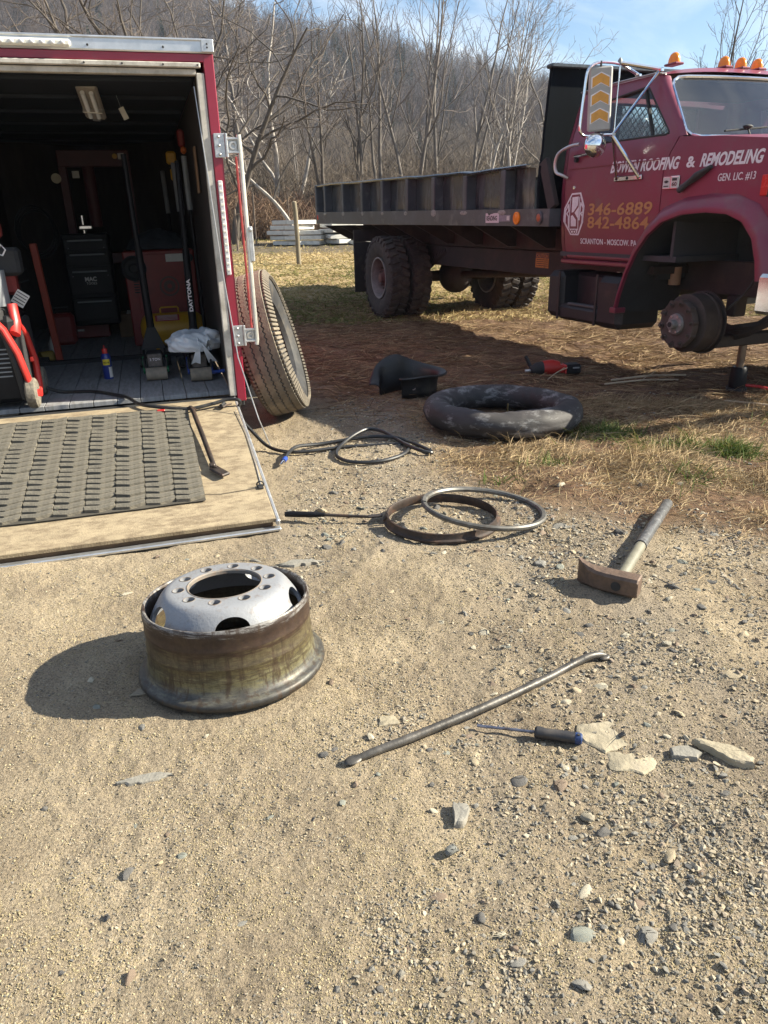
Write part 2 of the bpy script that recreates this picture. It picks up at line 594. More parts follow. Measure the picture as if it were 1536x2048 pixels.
def make_ground():
    az = np.concatenate([np.linspace(-180, -60, 24, endpoint=False), np.linspace(-60, -31, 20, endpoint=False),
                         np.linspace(-31, 31, 460, endpoint=False), np.linspace(31, 60, 20, endpoint=False), np.linspace(60, 180, 24, endpoint=False)])
    r = np.concatenate([[0.0, 0.3], np.geomspace(0.6, 6, 430), np.geomspace(6.05, 14, 120), np.geomspace(14.3, 60, 60), np.geomspace(66, 3000, 24)])
    A, R = np.meshgrid(np.radians(az), r)
    X = R * np.sin(A); Y = R * np.cos(A)
    Z = gm(X, Y) + gmicro(X, Y)
    n, m = X.shape
    V = np.stack([X, Y, Z], -1).reshape(-1, 3)
    I = np.arange(n * m).reshape(n, m); J = np.roll(I, -1, axis=1)
    F = np.stack([I[:-1], I[1:], J[1:], J[:-1]], -1).reshape(-1, 4)[:, ::-1]
    me = np_mesh('ground', V, F, {'grassy': grassy(X, Y), 'stony': stony(X, Y)}, smooth=True)
    m_ = bpy.data.materials.new('gravel_ground'); m_.use_nodes = True
    nt = m_.node_tree; b = nt.nodes['Principled BSDF']; L = nt.links
    geo = nt.nodes.new('ShaderNodeNewGeometry')

    def noise(sc, det=6, ro=.6):
        q = nt.nodes.new('ShaderNodeTexNoise'); q.inputs['Scale'].default_value = sc; q.inputs['Detail'].default_value = det
        q.inputs['Roughness'].default_value = ro; L.new(geo.outputs['Position'], q.inputs['Vector']); return q.outputs['Fac']

    def ramp(f, stops):
        q = nt.nodes.new('ShaderNodeValToRGB'); e = q.color_ramp.elements
        while len(e) < len(stops): e.new(.5)
        for i, (p, c) in enumerate(stops): e[i].position = p; e[i].color = (*c, 1)
        L.new(f, q.inputs['Fac']); return q.outputs['Color']

    def mix(f, a, c, typ='MIX'):
        q = nt.nodes.new('ShaderNodeMixRGB'); q.blend_type = typ
        if isinstance(f, float): q.inputs['Fac'].default_value = f
        else: L.new(f, q.inputs['Fac'])
        for s, v in (('Color1', a), ('Color2', c)):
            if isinstance(v, tuple): q.inputs[s].default_value = (*v, 1)
            else: L.new(v, q.inputs[s])
        return q.outputs['Color']

    def math_(op, a, c, cl=False):
        q = nt.nodes.new('ShaderNodeMath'); q.operation = op; q.use_clamp = cl
        for i, v in enumerate((a, c)):
            if isinstance(v, (int, float)): q.inputs[i].default_value = v
            else: L.new(v, q.inputs[i])
        return q.outputs[0]

    def attr(nm):
        q = nt.nodes.new('ShaderNodeAttribute'); q.attribute_name = nm; return q.outputs['Fac']
    at_g = attr('grassy'); at_s = attr('stony')
    # wheel-worn streaks of dust and darker damp gravel, running along the lane
    mpt = nt.nodes.new('ShaderNodeMapping'); mpt.inputs['Rotation'].default_value = (0, 0, radians(28)); mpt.inputs['Scale'].default_value = (1.9, .55, 1)
    L.new(geo.outputs['Position'], mpt.inputs['Vector'])
    tn = nt.nodes.new('ShaderNodeTexNoise'); tn.inputs['Scale'].default_value = 1.6; tn.inputs['Detail'].default_value = 7; tn.inputs['Roughness'].default_value = .62
    L.new(mpt.outputs['Vector'], tn.inputs['Vector'])
    tr_ = nt.nodes.new('ShaderNodeMapRange'); tr_.inputs['From Min'].default_value = .40; tr_.inputs['From Max'].default_value = .62; L.new(tn.outputs['Fac'], tr_.inputs['Value'])
    trk = tr_.outputs['Result']
    sand = ramp(noise(2.2, 8, .65), [(.30, (.265, .210, .147)), (.50, (.375, .304, .212)), (.70, (.48, .396, .28))])
    wide = ramp(noise(.9, 6, .6), [(.32, (.74, .73, .74)), (.5, (.95, .95, .95)), (.68, (1.1, 1.09, 1.06))])
    sand = mix(1.0, sand, wide, 'MULTIPLY')
    sand = mix(math_('MULTIPLY', trk, .35), sand, mix(1.0, sand, (.74, .73, .74), 'MULTIPLY'))
    grit = ramp(noise(150, 4, .7), [(.34, (.45, .44, .43)), (.50, (1, 1, 1)), (.75, (1.3, 1.25, 1.15))])
    sand = mix(1.0, sand, grit, 'MULTIPLY')
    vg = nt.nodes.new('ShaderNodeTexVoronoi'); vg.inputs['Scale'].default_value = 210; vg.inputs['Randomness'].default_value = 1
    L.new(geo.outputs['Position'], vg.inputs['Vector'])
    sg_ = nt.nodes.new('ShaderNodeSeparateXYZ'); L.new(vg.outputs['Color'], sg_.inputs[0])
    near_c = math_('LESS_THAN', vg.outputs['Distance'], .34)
    sand = mix(math_('MULTIPLY', math_('LESS_THAN', sg_.outputs['X'], .15), near_c), sand, (.085, .072, .055))  # dark grains, also painted in place of shadows between soil crumbs
    sand = mix(math_('MULTIPLY', math_('GREATER_THAN', sg_.outputs['X'], .88), near_c), sand, (.50, .45, .34))
    # small stones pressed into the surface
    vo = nt.nodes.new('ShaderNodeTexVoronoi'); vo.inputs['Scale'].default_value = 85; vo.inputs['Randomness'].default_value = 1
    L.new(geo.outputs['Position'], vo.inputs['Vector'])
    peb_c = ramp(vo.outputs['Color'], [(.1, (.16, .14, .11)), (.35, (.24, .20, .15)), (.6, (.30, .255, .185)), (.8, (.24, .19, .145)), (.95, (.38, .33, .25))])
    edge = nt.nodes.new('ShaderNodeMapRange'); edge.inputs['From Min'].default_value = .45; edge.inputs['From Max'].default_value = .30
    L.new(vo.outputs['Distance'], edge.inputs['Value'])
    pm = math_('MULTIPLY', edge.outputs['Result'], math_('MULTIPLY', at_s, math_('GREATER_THAN', noise(31, 2), .52)), True)
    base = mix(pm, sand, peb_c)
    dark = ramp(noise(1.1, 7, .6), [(.38, (.72, .70, .70)), (.62, (1.04, 1.03, 1.0))])
    base = mix(at_s, base, mix(1.0, base, dark, 'MULTIPLY'))
    base = mix(math_('MULTIPLY', math_('MULTIPLY', at_s, trk), .95), base, mix(1.0, grit, (.30, .25, .19), 'MULTIPLY'))
    # soil with dead grass
    soil = ramp(noise(3.0, 8, .7), [(.30, (.062, .036, .024)), (.45, (.125, .074, .047)), (.6, (.20, .132, .08)), (.75, (.29, .215, .13))])
    straw = ramp(noise(38, 5, .75), [(.3, (.55, .5, .45)), (.5, (1, 1, 1)), (.72, (1.7, 1.55, 1.25))])
    soil = mix(1.0, soil, straw, 'MULTIPLY')
    sx = nt.nodes.new('ShaderNodeSeparateXYZ'); L.new(geo.outputs['Position'], sx.inputs[0])
    farm = nt.nodes.new('ShaderNodeMapRange'); farm.inputs['From Min'].default_value = 11; farm.inputs['From Max'].default_value = 13.5
    L.new(sx.outputs['Y'], farm.inputs['Value'])
    lawn = ramp(noise(.55, 7, .7), [(.36, (.27, .195, .11)), (.55, (.36, .275, .155)), (.64, (.21, .185, .085)), (.74, (.29, .23, .12))])
    lawn = mix(1.0, lawn, straw, 'MULTIPLY')
    soil = mix(farm.outputs['Result'], soil, lawn)
    # turned dark earth strip in front of the slab piles
    d1 = nt.nodes.new('ShaderNodeMapRange'); d1.inputs['From Min'].default_value = 20.3; d1.inputs['From Max'].default_value = 21.6
    wob = math_('ADD', sx.outputs['Y'], math_('MULTIPLY', math_('SUBTRACT', noise(.8, 4), .5), 2.5))
    L.new(wob, d1.inputs['Value'])
    d2 = nt.nodes.new('ShaderNodeMapRange'); d2.inputs['From Min'].default_value = 27; d2.inputs['From Max'].default_value = 25.5
    L.new(wob, d2.inputs['Value'])
    soil = mix(math_('MULTIPLY', math_('MULTIPLY', d1.outputs['Result'], d2.outputs['Result']), .85), soil, (.085, .07, .052))
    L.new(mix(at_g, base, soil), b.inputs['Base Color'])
    b.inputs['Roughness'].default_value = .92; b.inputs['Specular IOR Level'].default_value = .2
    # relief
    h = math_('ADD', math_('MULTIPLY', noise(70, 6, .75), .9), math_('MULTIPLY', noise(260, 3, .7), .35))
    h = math_('ADD', h, math_('MULTIPLY', pm, .55))
    bp = nt.nodes.new('ShaderNodeBump'); bp.inputs['Strength'].default_value = .95; bp.inputs['Distance'].default_value = .016
    L.new(h, bp.inputs['Height']); L.new(bp.outputs['Normal'], b.inputs['Normal'])
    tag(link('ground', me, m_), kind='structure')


make_ground()

RIDGE = np.array([(-180, 3.5), (-120, 6), (-60, 11.5), (-25.5, 13.7), (-22.9, 13.45), (-14.4, 12.95), (-10.1, 12.3), (-5.1, 11.35), (-.7, 10.7), (3.7, 10.0), (8.1, 9.1), (11, 8.4),
                  (14.9, 6.6), (18, 4.6), (21.5, 3.2), (27.7, 2.0), (60, 1.6), (120, 2.0), (180, 3.5)])
HILL_R = 360.0


def hz(az, r):
    el = np.radians(np.interp(az, RIDGE[:, 0], RIDGE[:, 1]) * np.interp(az, [-12, 4], [1.0, .93]))
    top = 1.31 + HILL_R * np.tan(el) - 9.0
    t = np.clip((r - 58) / (HILL_R - 58), 0, 1.6)
    prof = np.where(t < 1, 0.42 * t + 0.58 * sstep(0, 1, t), 1 - 0.35 * (t - 1) ** 2)
    x = r * np.sin(np.radians(az)); y = r * np.cos(np.radians(az))
    base = np.where(y > 0, gm(x, np.minimum(y, 58)), 0) - 0.25
    return base + (top - base) * prof + (vnoise(x / 40, y / 40, 41) * 9 + vnoise(x / 14, y / 14, 42) * 2.5) * sstep(.05, .3, t)


def make_hill():
    az = np.concatenate([np.arange(-180, -40, 4.0), np.arange(-40, 40, .8), np.arange(40, 180, 4.0)])
    r = np.concatenate([np.linspace(58, HILL_R, 70), np.linspace(HILL_R + 10, HILL_R * 1.6, 14)])
    A, R = np.meshgrid(az, r)
    X = R * np.sin(np.radians(A)); Y = R * np.cos(np.radians(A)); Z = hz(A, R)
    n, m = X.shape
    V = np.stack([X, Y, Z], -1).reshape(-1, 3)
    I = np.arange(n * m).reshape(n, m); J = np.roll(I, -1, axis=1)
    F = np.stack([I[:-1], I[1:], J[1:], J[:-1]], -1).reshape(-1, 4)[:, ::-1]
    me = np_mesh('hill', V, F, smooth=True)
    tag(link('hill', me, mat('hill_floor', (.060, .046, .038), .95, var=.35, scale=.25, bump=.0, dirt=(.095, .072, .058), dscale=.3)), kind='structure')


make_hill()

# ------------------------------------------------------------------ bare trees
M_BARK_D = mat('bark_dark', (.085, .070, .058), .9, var=.4, scale=9, stretch=(1, 1, .3))
M_BARK_G = mat('bark_grey', (.15, .13, .115), .9, var=.35, scale=7, stretch=(1, 1, .3))
M_BARK_P = mat('bark_pale', (.36, .325, .29), .85, var=.3, scale=5, dirt=(.16, .13, .11), damt=.45, dscale=3)
M_TWIG_D = mat('twig_dark', (.12, .095, .08), .9, var=.3)
M_TWIG_G = mat('twig_grey', (.17, .14, .125), .9, var=.3)
M_TWIG_P = mat('twig_pale', (.20, .17, .155), .9, var=.3)


def grow(out, p, d, L, r, lvl, cfg, rnd):
    n = cfg['segs'][lvl]
    pts = [Vector(p)]; rs = [r]
    d = Vector(d).normalized(); dirs = [d.copy()]
    w = cfg['wob'][lvl]; up = cfg['up'][lvl]
    end = cfg.get('taper', .25) if lvl == 0 else .35
    for i in range(n):
        d = (d + Vector((rnd.gauss(0, w), rnd.gauss(0, w), rnd.gauss(0, w) + up / n))).normalized()
        pts.append(pts[-1] + d * (L / n)); dirs.append(d.copy())
        rs.append(max(cfg['rmin'], r * (1 - (1 - end) * (i + 1) / n)))
    out[min(lvl, 2)].tube(pts, rs, (7, 5, 4, 3, 3)[lvl], caps=False)
    if lvl + 1 >= len(cfg['segs']):
        return
    k = cfg['kids'][lvl]
    k = max(1, int(round(k * (0.75 + .5 * rnd.random()) * (1 if lvl == 0 else min(1.2, L / cfg['ref'][lvl])))))
    a0 = rnd.random() * 6.28
    for j in range(k):
        t = cfg['t0'][lvl] + (1 - cfg['t0'][lvl]) * (j + rnd.random()) / k
        f = t * n; i = min(n - 1, int(f)); q = pts[i].lerp(pts[i + 1], f - i); dd = dirs[i]
        a = a0 + j * 2.4 + rnd.gauss(0, .4)
        x = dd.orthogonal().normalized(); y = dd.cross(x)
        side = x * cos(a) + y * sin(a)
        an = radians(rnd.gauss(cfg['ang'][lvl], 9))
        nd = dd * cos(an) + side * sin(an)
        rr = rs[i] * cfg['rr'][lvl] * (0.75 + .4 * rnd.random())
        grow(out, q, nd, L * cfg['ratio'][lvl] * (1.1 - .6 * t) * (0.7 + .6 * rnd.random()), max(cfg['rmin'], rr), lvl + 1, cfg, rnd)


ASH = dict(segs=(9, 6, 4, 3), wob=(.05, .12, .15, .18), up=(.15, .8, .6, .4), kids=(8, 6, 6), ref=(1, 3, 1.2), t0=(.25, .15, .15), ang=(38, 34, 36), rr=(.5, .55, .6), ratio=(.42, .42, .45), rmin=.0045, taper=.10)
TWIST = dict(segs=(8, 9, 6, 4), wob=(.15, .23, .24, .22), up=(.2, .35, .25, .2), kids=(9, 8, 7), ref=(1, 3.5, 1.3), t0=(.22, .2, .15), ang=(58, 48, 45), rr=(.52, .52, .55), ratio=(.68, .42, .42), rmin=.0045, taper=.2)
BIRCH = dict(segs=(10, 6, 4, 3), wob=(.08, .16, .18, .18), up=(.2, .6, .4, .3), kids=(14, 7, 5), ref=(1, 2.4, 1.0), t0=(.35, .2, .15), ang=(42, 40, 40), rr=(.45, .55, .6), ratio=(.34, .42, .45), rmin=.0045, taper=.12)


def make_tree(cfg, H, r, seed, lean=(0, 0), stems=1):
    rnd = random.Random(seed)
    out = [MB(), MB(), MB()]
    for s in range(stems):
        a = rnd.random() * 6.28 + s * 6.28 / stems
        sp = 0.0 if stems == 1 else .16
        d = Vector((lean[0] + sp * cos(a), lean[1] + sp * sin(a), 1))
        grow(out, (.12 * cos(a) * (stems > 1), .12 * sin(a) * (stems > 1), -.15), d, H * (1 if s == 0 else .8 + .2 * rnd.random()), r * (1 if s == 0 else .8), 0, cfg, rnd)
    return [o.mesh('tree_part', fix=False, smooth=80) for o in out]


TREE_CACHE = {}


def place_tree(kind, x, y, H, r, label, seed, rz=0.0, lean=(0, 0), stems=1, mats=(None, None), group='bare trees behind the field', cache=None):
    key = cache
    if key and key in TREE_CACHE:
        ms, H0 = TREE_CACHE[key]
    else:
        ms = make_tree(kind, H, r, seed, lean, stems); H0 = H
        for i, me in enumerate(ms):
            me.materials.append(mats[0] if i < 2 else mats[1])
        if key: TREE_CACHE[key] = (ms, H0)
    t = thing('bare_tree', label, 'tree', (x, y, float(gm(x, y))), rz, group)
    s = H / H0
    t.scale = (s, s, s)
    link('trunk', ms[0], None, t)
    link('branches', ms[1], None, t)['kind'] = 'stuff'
    link('twigs', ms[2], None, t)['kind'] = 'stuff'
    return t


def az_pos(az, dist):
    return dist * sin(radians(az)), dist * cos(radians(az))


DK = (M_BARK_D, M_TWIG_D); GR = (M_BARK_G, M_TWIG_G); PA = (M_BARK_P, M_TWIG_P)
TREES = [
    (TWIST, -10.6, 25.5, 7.0, .19, 'dark crooked tree with wide limbs right behind the trailer corner', 11, (.12, 0), 2, DK),
    (TWIST, -13.5, 29.0, 8.2, .20, 'dark twisted tree rising over the trailer roof edge', 12, (.1, 0), 2, DK),
    (TWIST, -20.0, 30.0, 8.6, .20, 'spreading bare tree whose limbs reach in above the middle of the trailer roof', 13, (.15, 0), 2, DK),
    (TWIST, -7.6, 31.0, 8.0, .15, 'pale limbed crooked tree leaning left of the wooden post', 14, (.3, 0), 1, PA),
    (BIRCH, -6.3, 33.0, 7.6, .12, 'slim pale tree with curling boughs above the fence post', 15, (.12, 0), 1, PA),
    (TWIST, -8.8, 35.0, 10.0, .18, 'tall grey tree with arching crown reaching the top of the sky left of centre', 16, (.1, 0), 2, GR),
    (ASH, -3.4, 29.5, 6.6, .11, 'dark straight tree standing over the rear end of the truck bed', 17, (0, 0), 2, DK),
    (ASH, -1.7, 30.5, 7.8, .13, 'dark forked tree behind the tailgate, thickest near the bed', 18, (-.03, 0), 2, DK),
    (ASH, .4, 33.0, 9.3, .12, 'tall grey ash with two slender stems behind the rear wheels', 19, (.02, 0), 2, GR),
    (ASH, 2.3, 32.0, 9.2, .13, 'tall dark grey tree with a fan of upright stems above mid bed', 20, (.03, 0), 2, GR),
    (ASH, 4.1, 34.0, 10.2, .12, 'tallest grey tree whose crown meets the white cloud', 21, (.02, 0), 1, GR),
    (ASH, 5.9, 36.0, 10.4, .12, 'feathery grey tree right of the tallest, clear against the sky', 22, (.02, 0), 2, GR),
    (BIRCH, 7.4, 34.0, 7.8, .10, 'white trunked slender tree behind the middle of the truck bed', 23, (-.06, 0), 1, PA),
    (BIRCH, 9.0, 35.0, 8.2, .10, 'forked pale tree with two white stems behind the front of the bed', 24, (.02, 0), 2, PA),
    (ASH, 8.6, 38.0, 9.8, .11, 'grey tree with a wide airy crown over the front part of the bed', 25, (.02, 0), 2, GR),
    (BIRCH, 11.2, 37.0, 6.4, .08, 'pale thin tree closest to the tall black headboard', 26, (.05, 0), 1, GR),
    (ASH, 22.6, 33.0, 8.2, .11, 'dark bare tree showing over the cab roof', 27, (0, 0), 2, DK),
]
for i, (cfg, az, dist, H, r, lab, seed, lean, stems, mats) in enumerate(TREES):
    x, y = az_pos(az, dist)
    place_tree(cfg, x, y, H, r * (.85 if cfg is BIRCH else .82), lab, seed, 0, lean, stems, mats)
# thinner trees between and behind, copies of a few kinds
_fill_kinds = [(ASH, 7.2, .07, 101, GR, 2), (ASH, 7.5, .07, 102, DK, 2), (BIRCH, 6.6, .065, 103, PA, 1), (TWIST, 6.0, .09, 104, GR, 1)]
_rnd = random.Random(5)
for i in range(8):
    k = i % 4
    cfg, H, r, seed, mats, st = _fill_kinds[k]
    az = -26 + 41 * (i + _rnd.random()) / 8
    x, y = az_pos(az, 37 + 12 * _rnd.random())
    place_tree(cfg, x, y, H * (.85 + .4 * _rnd.random()), r,
               '%s %s tree counted from the left among the thin trees of the thicket' % (('first', 'second', 'third', 'fourth', 'fifth', 'sixth', 'seventh', 'last')[i], ('thin grey', 'thin dark', 'thin pale', 'crooked grey')[k]),
               seed, _rnd.random() * 6.28, (0, 0), st, mats, group='thin trees filling the thicket', cache='fill%d' % k)

# ------------------------------------------------------------------ brush thicket and the wooded hill
def bush_mesh(seed, H, n, mtl, spread):
    rnd = random.Random(seed); mb = MB()
    for i in range(n):
        a = rnd.random() * 6.28; q = rnd.random() * spread
        p = Vector((q * cos(a), q * sin(a), -.05)); d = Vector((rnd.gauss(0, .33), rnd.gauss(0, .33), 1)).normalized()
        L = H * (.45 + .55 * rnd.random()); pts = [p.copy()]; rs = [.011]
        for k in range(5):
            d = (d + Vector((rnd.gauss(0, .2), rnd.gauss(0, .2), rnd.gauss(0, .1) - .03))).normalized()
            pts.append(pts[-1] + d * L / 5); rs.append(.011 - .0014 * k)
        mb.tube(pts, rs, 3, caps=False)
        for k in range(7):
            j = 1 + rnd.randrange(4); q0 = pts[j]
            dd = Vector((rnd.gauss(0, .7), rnd.gauss(0, .7), .45 + .4 * rnd.random())).normalized()
            l = L * .3 * (.5 + rnd.random())
            mid = q0 + dd * l * .5 + Vector((rnd.gauss(0, .05), rnd.gauss(0, .05), 0))
            mb.tube([q0, mid, q0 + dd * l], [.007, .006, .005], 3, caps=False)
    me = mb.mesh('brush_clump', fix=False, smooth=80); me.materials.append(mtl)
    return me


M_BR1 = mat_random('brush_twigs', [(.095, .075, .058), (.14, .11, .085), (.18, .145, .11), (.12, .095, .078)], .95, 0, 3)
M_BR2 = mat_random('bramble_canes', [(.14, .075, .052), (.19, .115, .08), (.22, .15, .10), (.16, .11, .085)], .95, 0, 3)
_b1 = [bush_mesh(200 + i, 2.9, 46, M_BR1, .9) for i in range(4)]
_b2 = [bush_mesh(220 + i, 1.5, 60, M_BR2, .9) for i in range(3)]


def scatter_brush(name, n, srcs, azr, rr, sc, seed):
    g = np.random.default_rng(seed)
    az = g.uniform(*azr, n); r = g.uniform(*rr, n)
    x = r * np.sin(np.radians(az)); y = r * np.cos(np.radians(az)); z = np.where(r > 60, hz(az, r), gm(x, y))
    s = g.uniform(*sc, n)
    scatter(name, np.stack([x, y, z], 1), np.stack([0 * x, 0 * x, g.uniform(0, 6.28, n)], 1), np.stack([s, s, s * g.uniform(.8, 1.2, n)], 1), g.integers(0, len(srcs), n), srcs)


scatter_brush('brush_thicket', 420, _b1, (-34, 34), (30, 48), (.6, 1.15), 51)
scatter_brush('hillside_brush', 1100, _b1, (-38, 36), (47, 140), (.9, 1.9), 53)
scatter_brush('bramble_thicket', 300, _b2, (-34, 26), (27.5, 37), (.7, 1.3), 52)


def wood_tree_mesh(seed, H, mtl):
    rnd = random.Random(seed); out = [MB(), MB(), MB()]
    cfg = dict(segs=(5, 4, 2), wob=(.06, .14, .2), up=(.1, .7, .4), kids=(16, 7), ref=(1, 3), t0=(.25, .15), ang=(38, 38), rr=(.4, .5), ratio=(.36, .42), rmin=.020, taper=.12)
    grow(out, (0, 0, -.4), (rnd.gauss(0, .06), rnd.gauss(0, .06), 1), H, .11, 0, cfg, rnd)
    mb = MB()
    for o in out: mb.add(o.v, o.f)
    me = mb.mesh('wood_tree', fix=False, smooth=80); me.materials.append(mtl)
    return me


def conifer_mesh(seed, H):
    rnd = random.Random(seed); mb = MB()
    mb.tube([(0, 0, -.4), (0, 0, H)], [.16, .03], 5)
    z = H * .12
    while z < H * .98:
        R = (1 - z / H) ** .8 * H * .2 + .12
        for k in range(9):
            a = rnd.random() * 6.28; q = R * (.7 + .5 * rnd.random())
            c = Vector((cos(a), sin(a), 0)); s = Vector((-sin(a), cos(a), 0)) * q * .24
            b0 = Vector((0, 0, z)); t = c * q + Vector((0, 0, z - q * .35)); m_ = c * q * .55 + Vector((0, 0, z - q * .06))
            mb.add([b0, m_ + s, t, m_ - s, m_ + Vector((0, 0, -.25))], [(0, 1, 2, 3), (0, 4, 1), (3, 4, 0)])
        z += H * .028
    me = mb.mesh('conifer', fix=False, smooth=0)
    me.materials.append(mat_random('conifer_needles', [(.024, .040, .022), (.038, .055, .03), (.032, .045, .032)], .9, 0, 3))
    return me


M_WD = mat_random('hill_wood', [(.058, .047, .047), (.082, .066, .063), (.11, .088, .082), (.066, .053, .052), (.14, .115, .106)], .95, 0, 1)
_w = [wood_tree_mesh(300 + i, 11.5, M_WD) for i in range(6)] + [conifer_mesh(330, 12), conifer_mesh(331, 10)]
_n = 9500
_g = np.random.default_rng(61)
_r = np.sqrt(_g.uniform(125 ** 2, 390 ** 2, _n)); _az = _g.uniform(-48, 46, _n)
_n2 = 1500
_r = np.concatenate([_r, _g.uniform(52, 130, 220), np.sqrt(_g.uniform(58 ** 2, 380 ** 2, _n2))])
_az = np.concatenate([_az, _g.uniform(-40, 40, 220), _g.uniform(46, 312, _n2)])
_az = (_az + 180) % 360 - 180
_x = _r * np.sin(np.radians(_az)); _y = _r * np.cos(np.radians(_az))
_z = np.where(_r > 60, hz(_az, _r), gm(_x, _y))
_n = len(_x)
_s = _g.uniform(.65, 1.1, _n) * np.interp(_r, [50, 130, 200], [.42, .62, 1])
_idx = _g.integers(0, 6, _n)
_ev = (_g.uniform(0, 1, _n) < .03 + .22 * sstep(.10, .36, vnoise(_x / 45, _y / 45, 71) + .1 * (_az > 4)))
_idx = np.where(_ev & (_r > 70), 6 + (_idx % 2), _idx)
scatter('hill_forest', np.stack([_x, _y, _z], 1), np.stack([_g.normal(0, .06, _n), _g.normal(0, .06, _n), _g.uniform(0, 6.28, _n)], 1), np.stack([_s, _s, _s], 1), _idx, _w)


# ================================================================== CARGO TRAILER
MT = T(-.872, 4.704, 0) @ Rz(radians(16.6)) @ Ry(radians(-.67))
FZ = .307                                            # deck height
M_RED = mat('trailer_red', (.26, .012, .035), .38, var=.10, scale=3, dirt=(.16, .05, .05), damt=.15, dscale=5, coat=.3)
M_ALU = mat('aluminium', (.62, .63, .64), .38, metal=.85, var=.12, scale=14, dirt=(.30, .28, .25), damt=.2)
M_GALV = mat('galvanised_steel', (.55, .56, .57), .42, metal=.8, var=.2, scale=30)
M_JAMB = mat('weathered_jamb', (.48, .45, .40), .7, var=.25, scale=10, dirt=(.20, .17, .13), damt=.35, dscale=7)
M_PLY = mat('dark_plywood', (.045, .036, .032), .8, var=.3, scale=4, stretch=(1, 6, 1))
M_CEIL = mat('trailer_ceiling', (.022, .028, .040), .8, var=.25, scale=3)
M_DECK = mat('grey_deck_boards', (.235, .235, .24), .8, var=.22, scale=9, stretch=(6, 1, 1), dirt=(.13, .12, .11), damt=.35, dscale=5)
M_RAMPW = mat('ramp_plywood', (.33, .262, .168), .85, var=.12, scale=5, stretch=(1.6, 3, 1), dirt=(.17, .125, .078), damt=.62, dscale=8, bump=.35, bscale=90)
M_RAMPE = mat('ramp_edge_wood', (.10, .065, .04), .85, var=.4, scale=9)
M_MAT = mat('worn_rubber_mat', (.125, .112, .088), .9, var=.35, scale=16, dirt=(.235, .195, .135), damt=.5, dscale=9, bump=.5, bscale=140)
M_BLACK = mat('black_paint', (.008, .008, .010), .5, var=.3, spec=.22)
M_BLACKM = mat('black_matt', (.022, .022, .023), .75, var=.3, bump=.2)
M_RUB = mat('black_rubber', (.025, .024, .024), .62, var=.3, scale=12, dirt=(.09, .075, .055), damt=.25)
M_WHITE = mat('white_plastic', (.75, .75, .74), .5, var=.05)
M_LENS = mat('clear_lens', (.72, .70, .62), .18, var=.12, scale=40)
M_SIL = mat('silver_reflector', (.68, .68, .70), .3, metal=.3, var=.25, scale=40)
M_WIRE = mat('steel_wire', (.55, .54, .52), .4, metal=.7)

tr = thing('cargo_trailer', 'red enclosed cargo trailer with its rear ramp lowered and tools inside', 'trailer', M=MT)
W = 1.85; LEN = 3.9; TOP = 2.235; BOT = .25
# side walls
for x0, lx in ((-.032, -.07), (-W + .032, -W + .07)):
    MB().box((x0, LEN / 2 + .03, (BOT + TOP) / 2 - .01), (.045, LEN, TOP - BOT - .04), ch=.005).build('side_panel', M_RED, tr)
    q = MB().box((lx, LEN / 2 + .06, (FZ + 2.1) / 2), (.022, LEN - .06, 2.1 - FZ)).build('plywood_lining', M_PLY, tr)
# v nose
q = MB()
for sx in (1, -1):
    xs = -W / 2 + sx * (W / 2 - .03)
    q.beam((xs, LEN + .03, (BOT + TOP) / 2), (-W / 2, LEN + .75, (BOT + TOP) / 2), .04, TOP - BOT - .03, roll=0)
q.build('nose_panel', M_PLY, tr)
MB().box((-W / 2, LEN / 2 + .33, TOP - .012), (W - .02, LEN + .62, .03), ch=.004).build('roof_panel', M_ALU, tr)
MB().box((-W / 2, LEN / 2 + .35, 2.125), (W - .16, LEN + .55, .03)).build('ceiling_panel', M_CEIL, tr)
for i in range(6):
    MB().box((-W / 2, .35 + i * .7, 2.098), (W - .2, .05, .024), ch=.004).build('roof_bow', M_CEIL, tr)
for i in range(12):
    w_ = (W - .17) / 12
    MB().box((-W + .085 + w_ * (i + .5), LEN / 2 + .38, FZ - .014), (w_ - .004, LEN + .62, .028), ch=.002).build('floor_board', M_DECK, tr)
MB().box((-W / 2, -.002, FZ - .048), (W - .12, .075, .036), ch=.004).build('threshold', M_BLACKM, tr)
MB().box((-W / 2, .03, .24), (W - .02, .06, .05), ch=.004).build('rear_sill', M_BLACKM, tr)
# rear frame
for sx in (0, 1):
    x = -.0275 if sx == 0 else -W + .0275
    MB().box((x, 0.0, (BOT + 2.17) / 2), (.055, .05, 2.168 - BOT), ch=.004).build('rear_post', M_RED, tr)
    x = -.079 if sx == 0 else -W + .079
    MB().box((x, .006, (FZ + 2.098) / 2 - .02), (.042, .055, 2.098 - FZ), ch=.003).build('door_jamb', M_JAMB, tr)
MB().box((-W / 2, 0.0, 2.149), (W - .002, .048, .040), ch=.003).build('rear_header', M_RED, tr)
hd = MB().box((-W / 2, -.004, 2.203), (W + .01, .066, .066), ch=.006).build('roof_edge_trim', M_ALU, tr)
MB().box((-W / 2, -.006, 2.231), (W + .016, .075, .012), ch=.004).build('trim_lip', M_ALU, hd)
MB().box((-.028, -.042, 2.203), (.066, .012, .060), ch=.003).build('corner_cap', M_GALV, hd)
for dx in (-.02, -.036):
    MB().ell((-.03, -.05, 2.203 + dx + .028), (.005, .004, .005), 8, 5).build('rivet', M_BLACKM, hd)
for x in (-.28, -.66, -1.0, -1.4):
    MB().ell((x + .02, -.040, 2.193), (.006, .005, .006), 8, 5).build('screw', M_BLACKM, hd)
dr = MB().box((-W / 2 - .01, -.028, 2.112), (W - .13, .03, .024), ch=.004).build('drip_rail', M_JAMB, tr)
for x in (-.08, -.26, -.47, -.66, -1.1):
    MB().ell((x - .01, -.0445, 2.112), (.005, .004, .005), 8, 5).build('screw', M_BLACKM, dr)
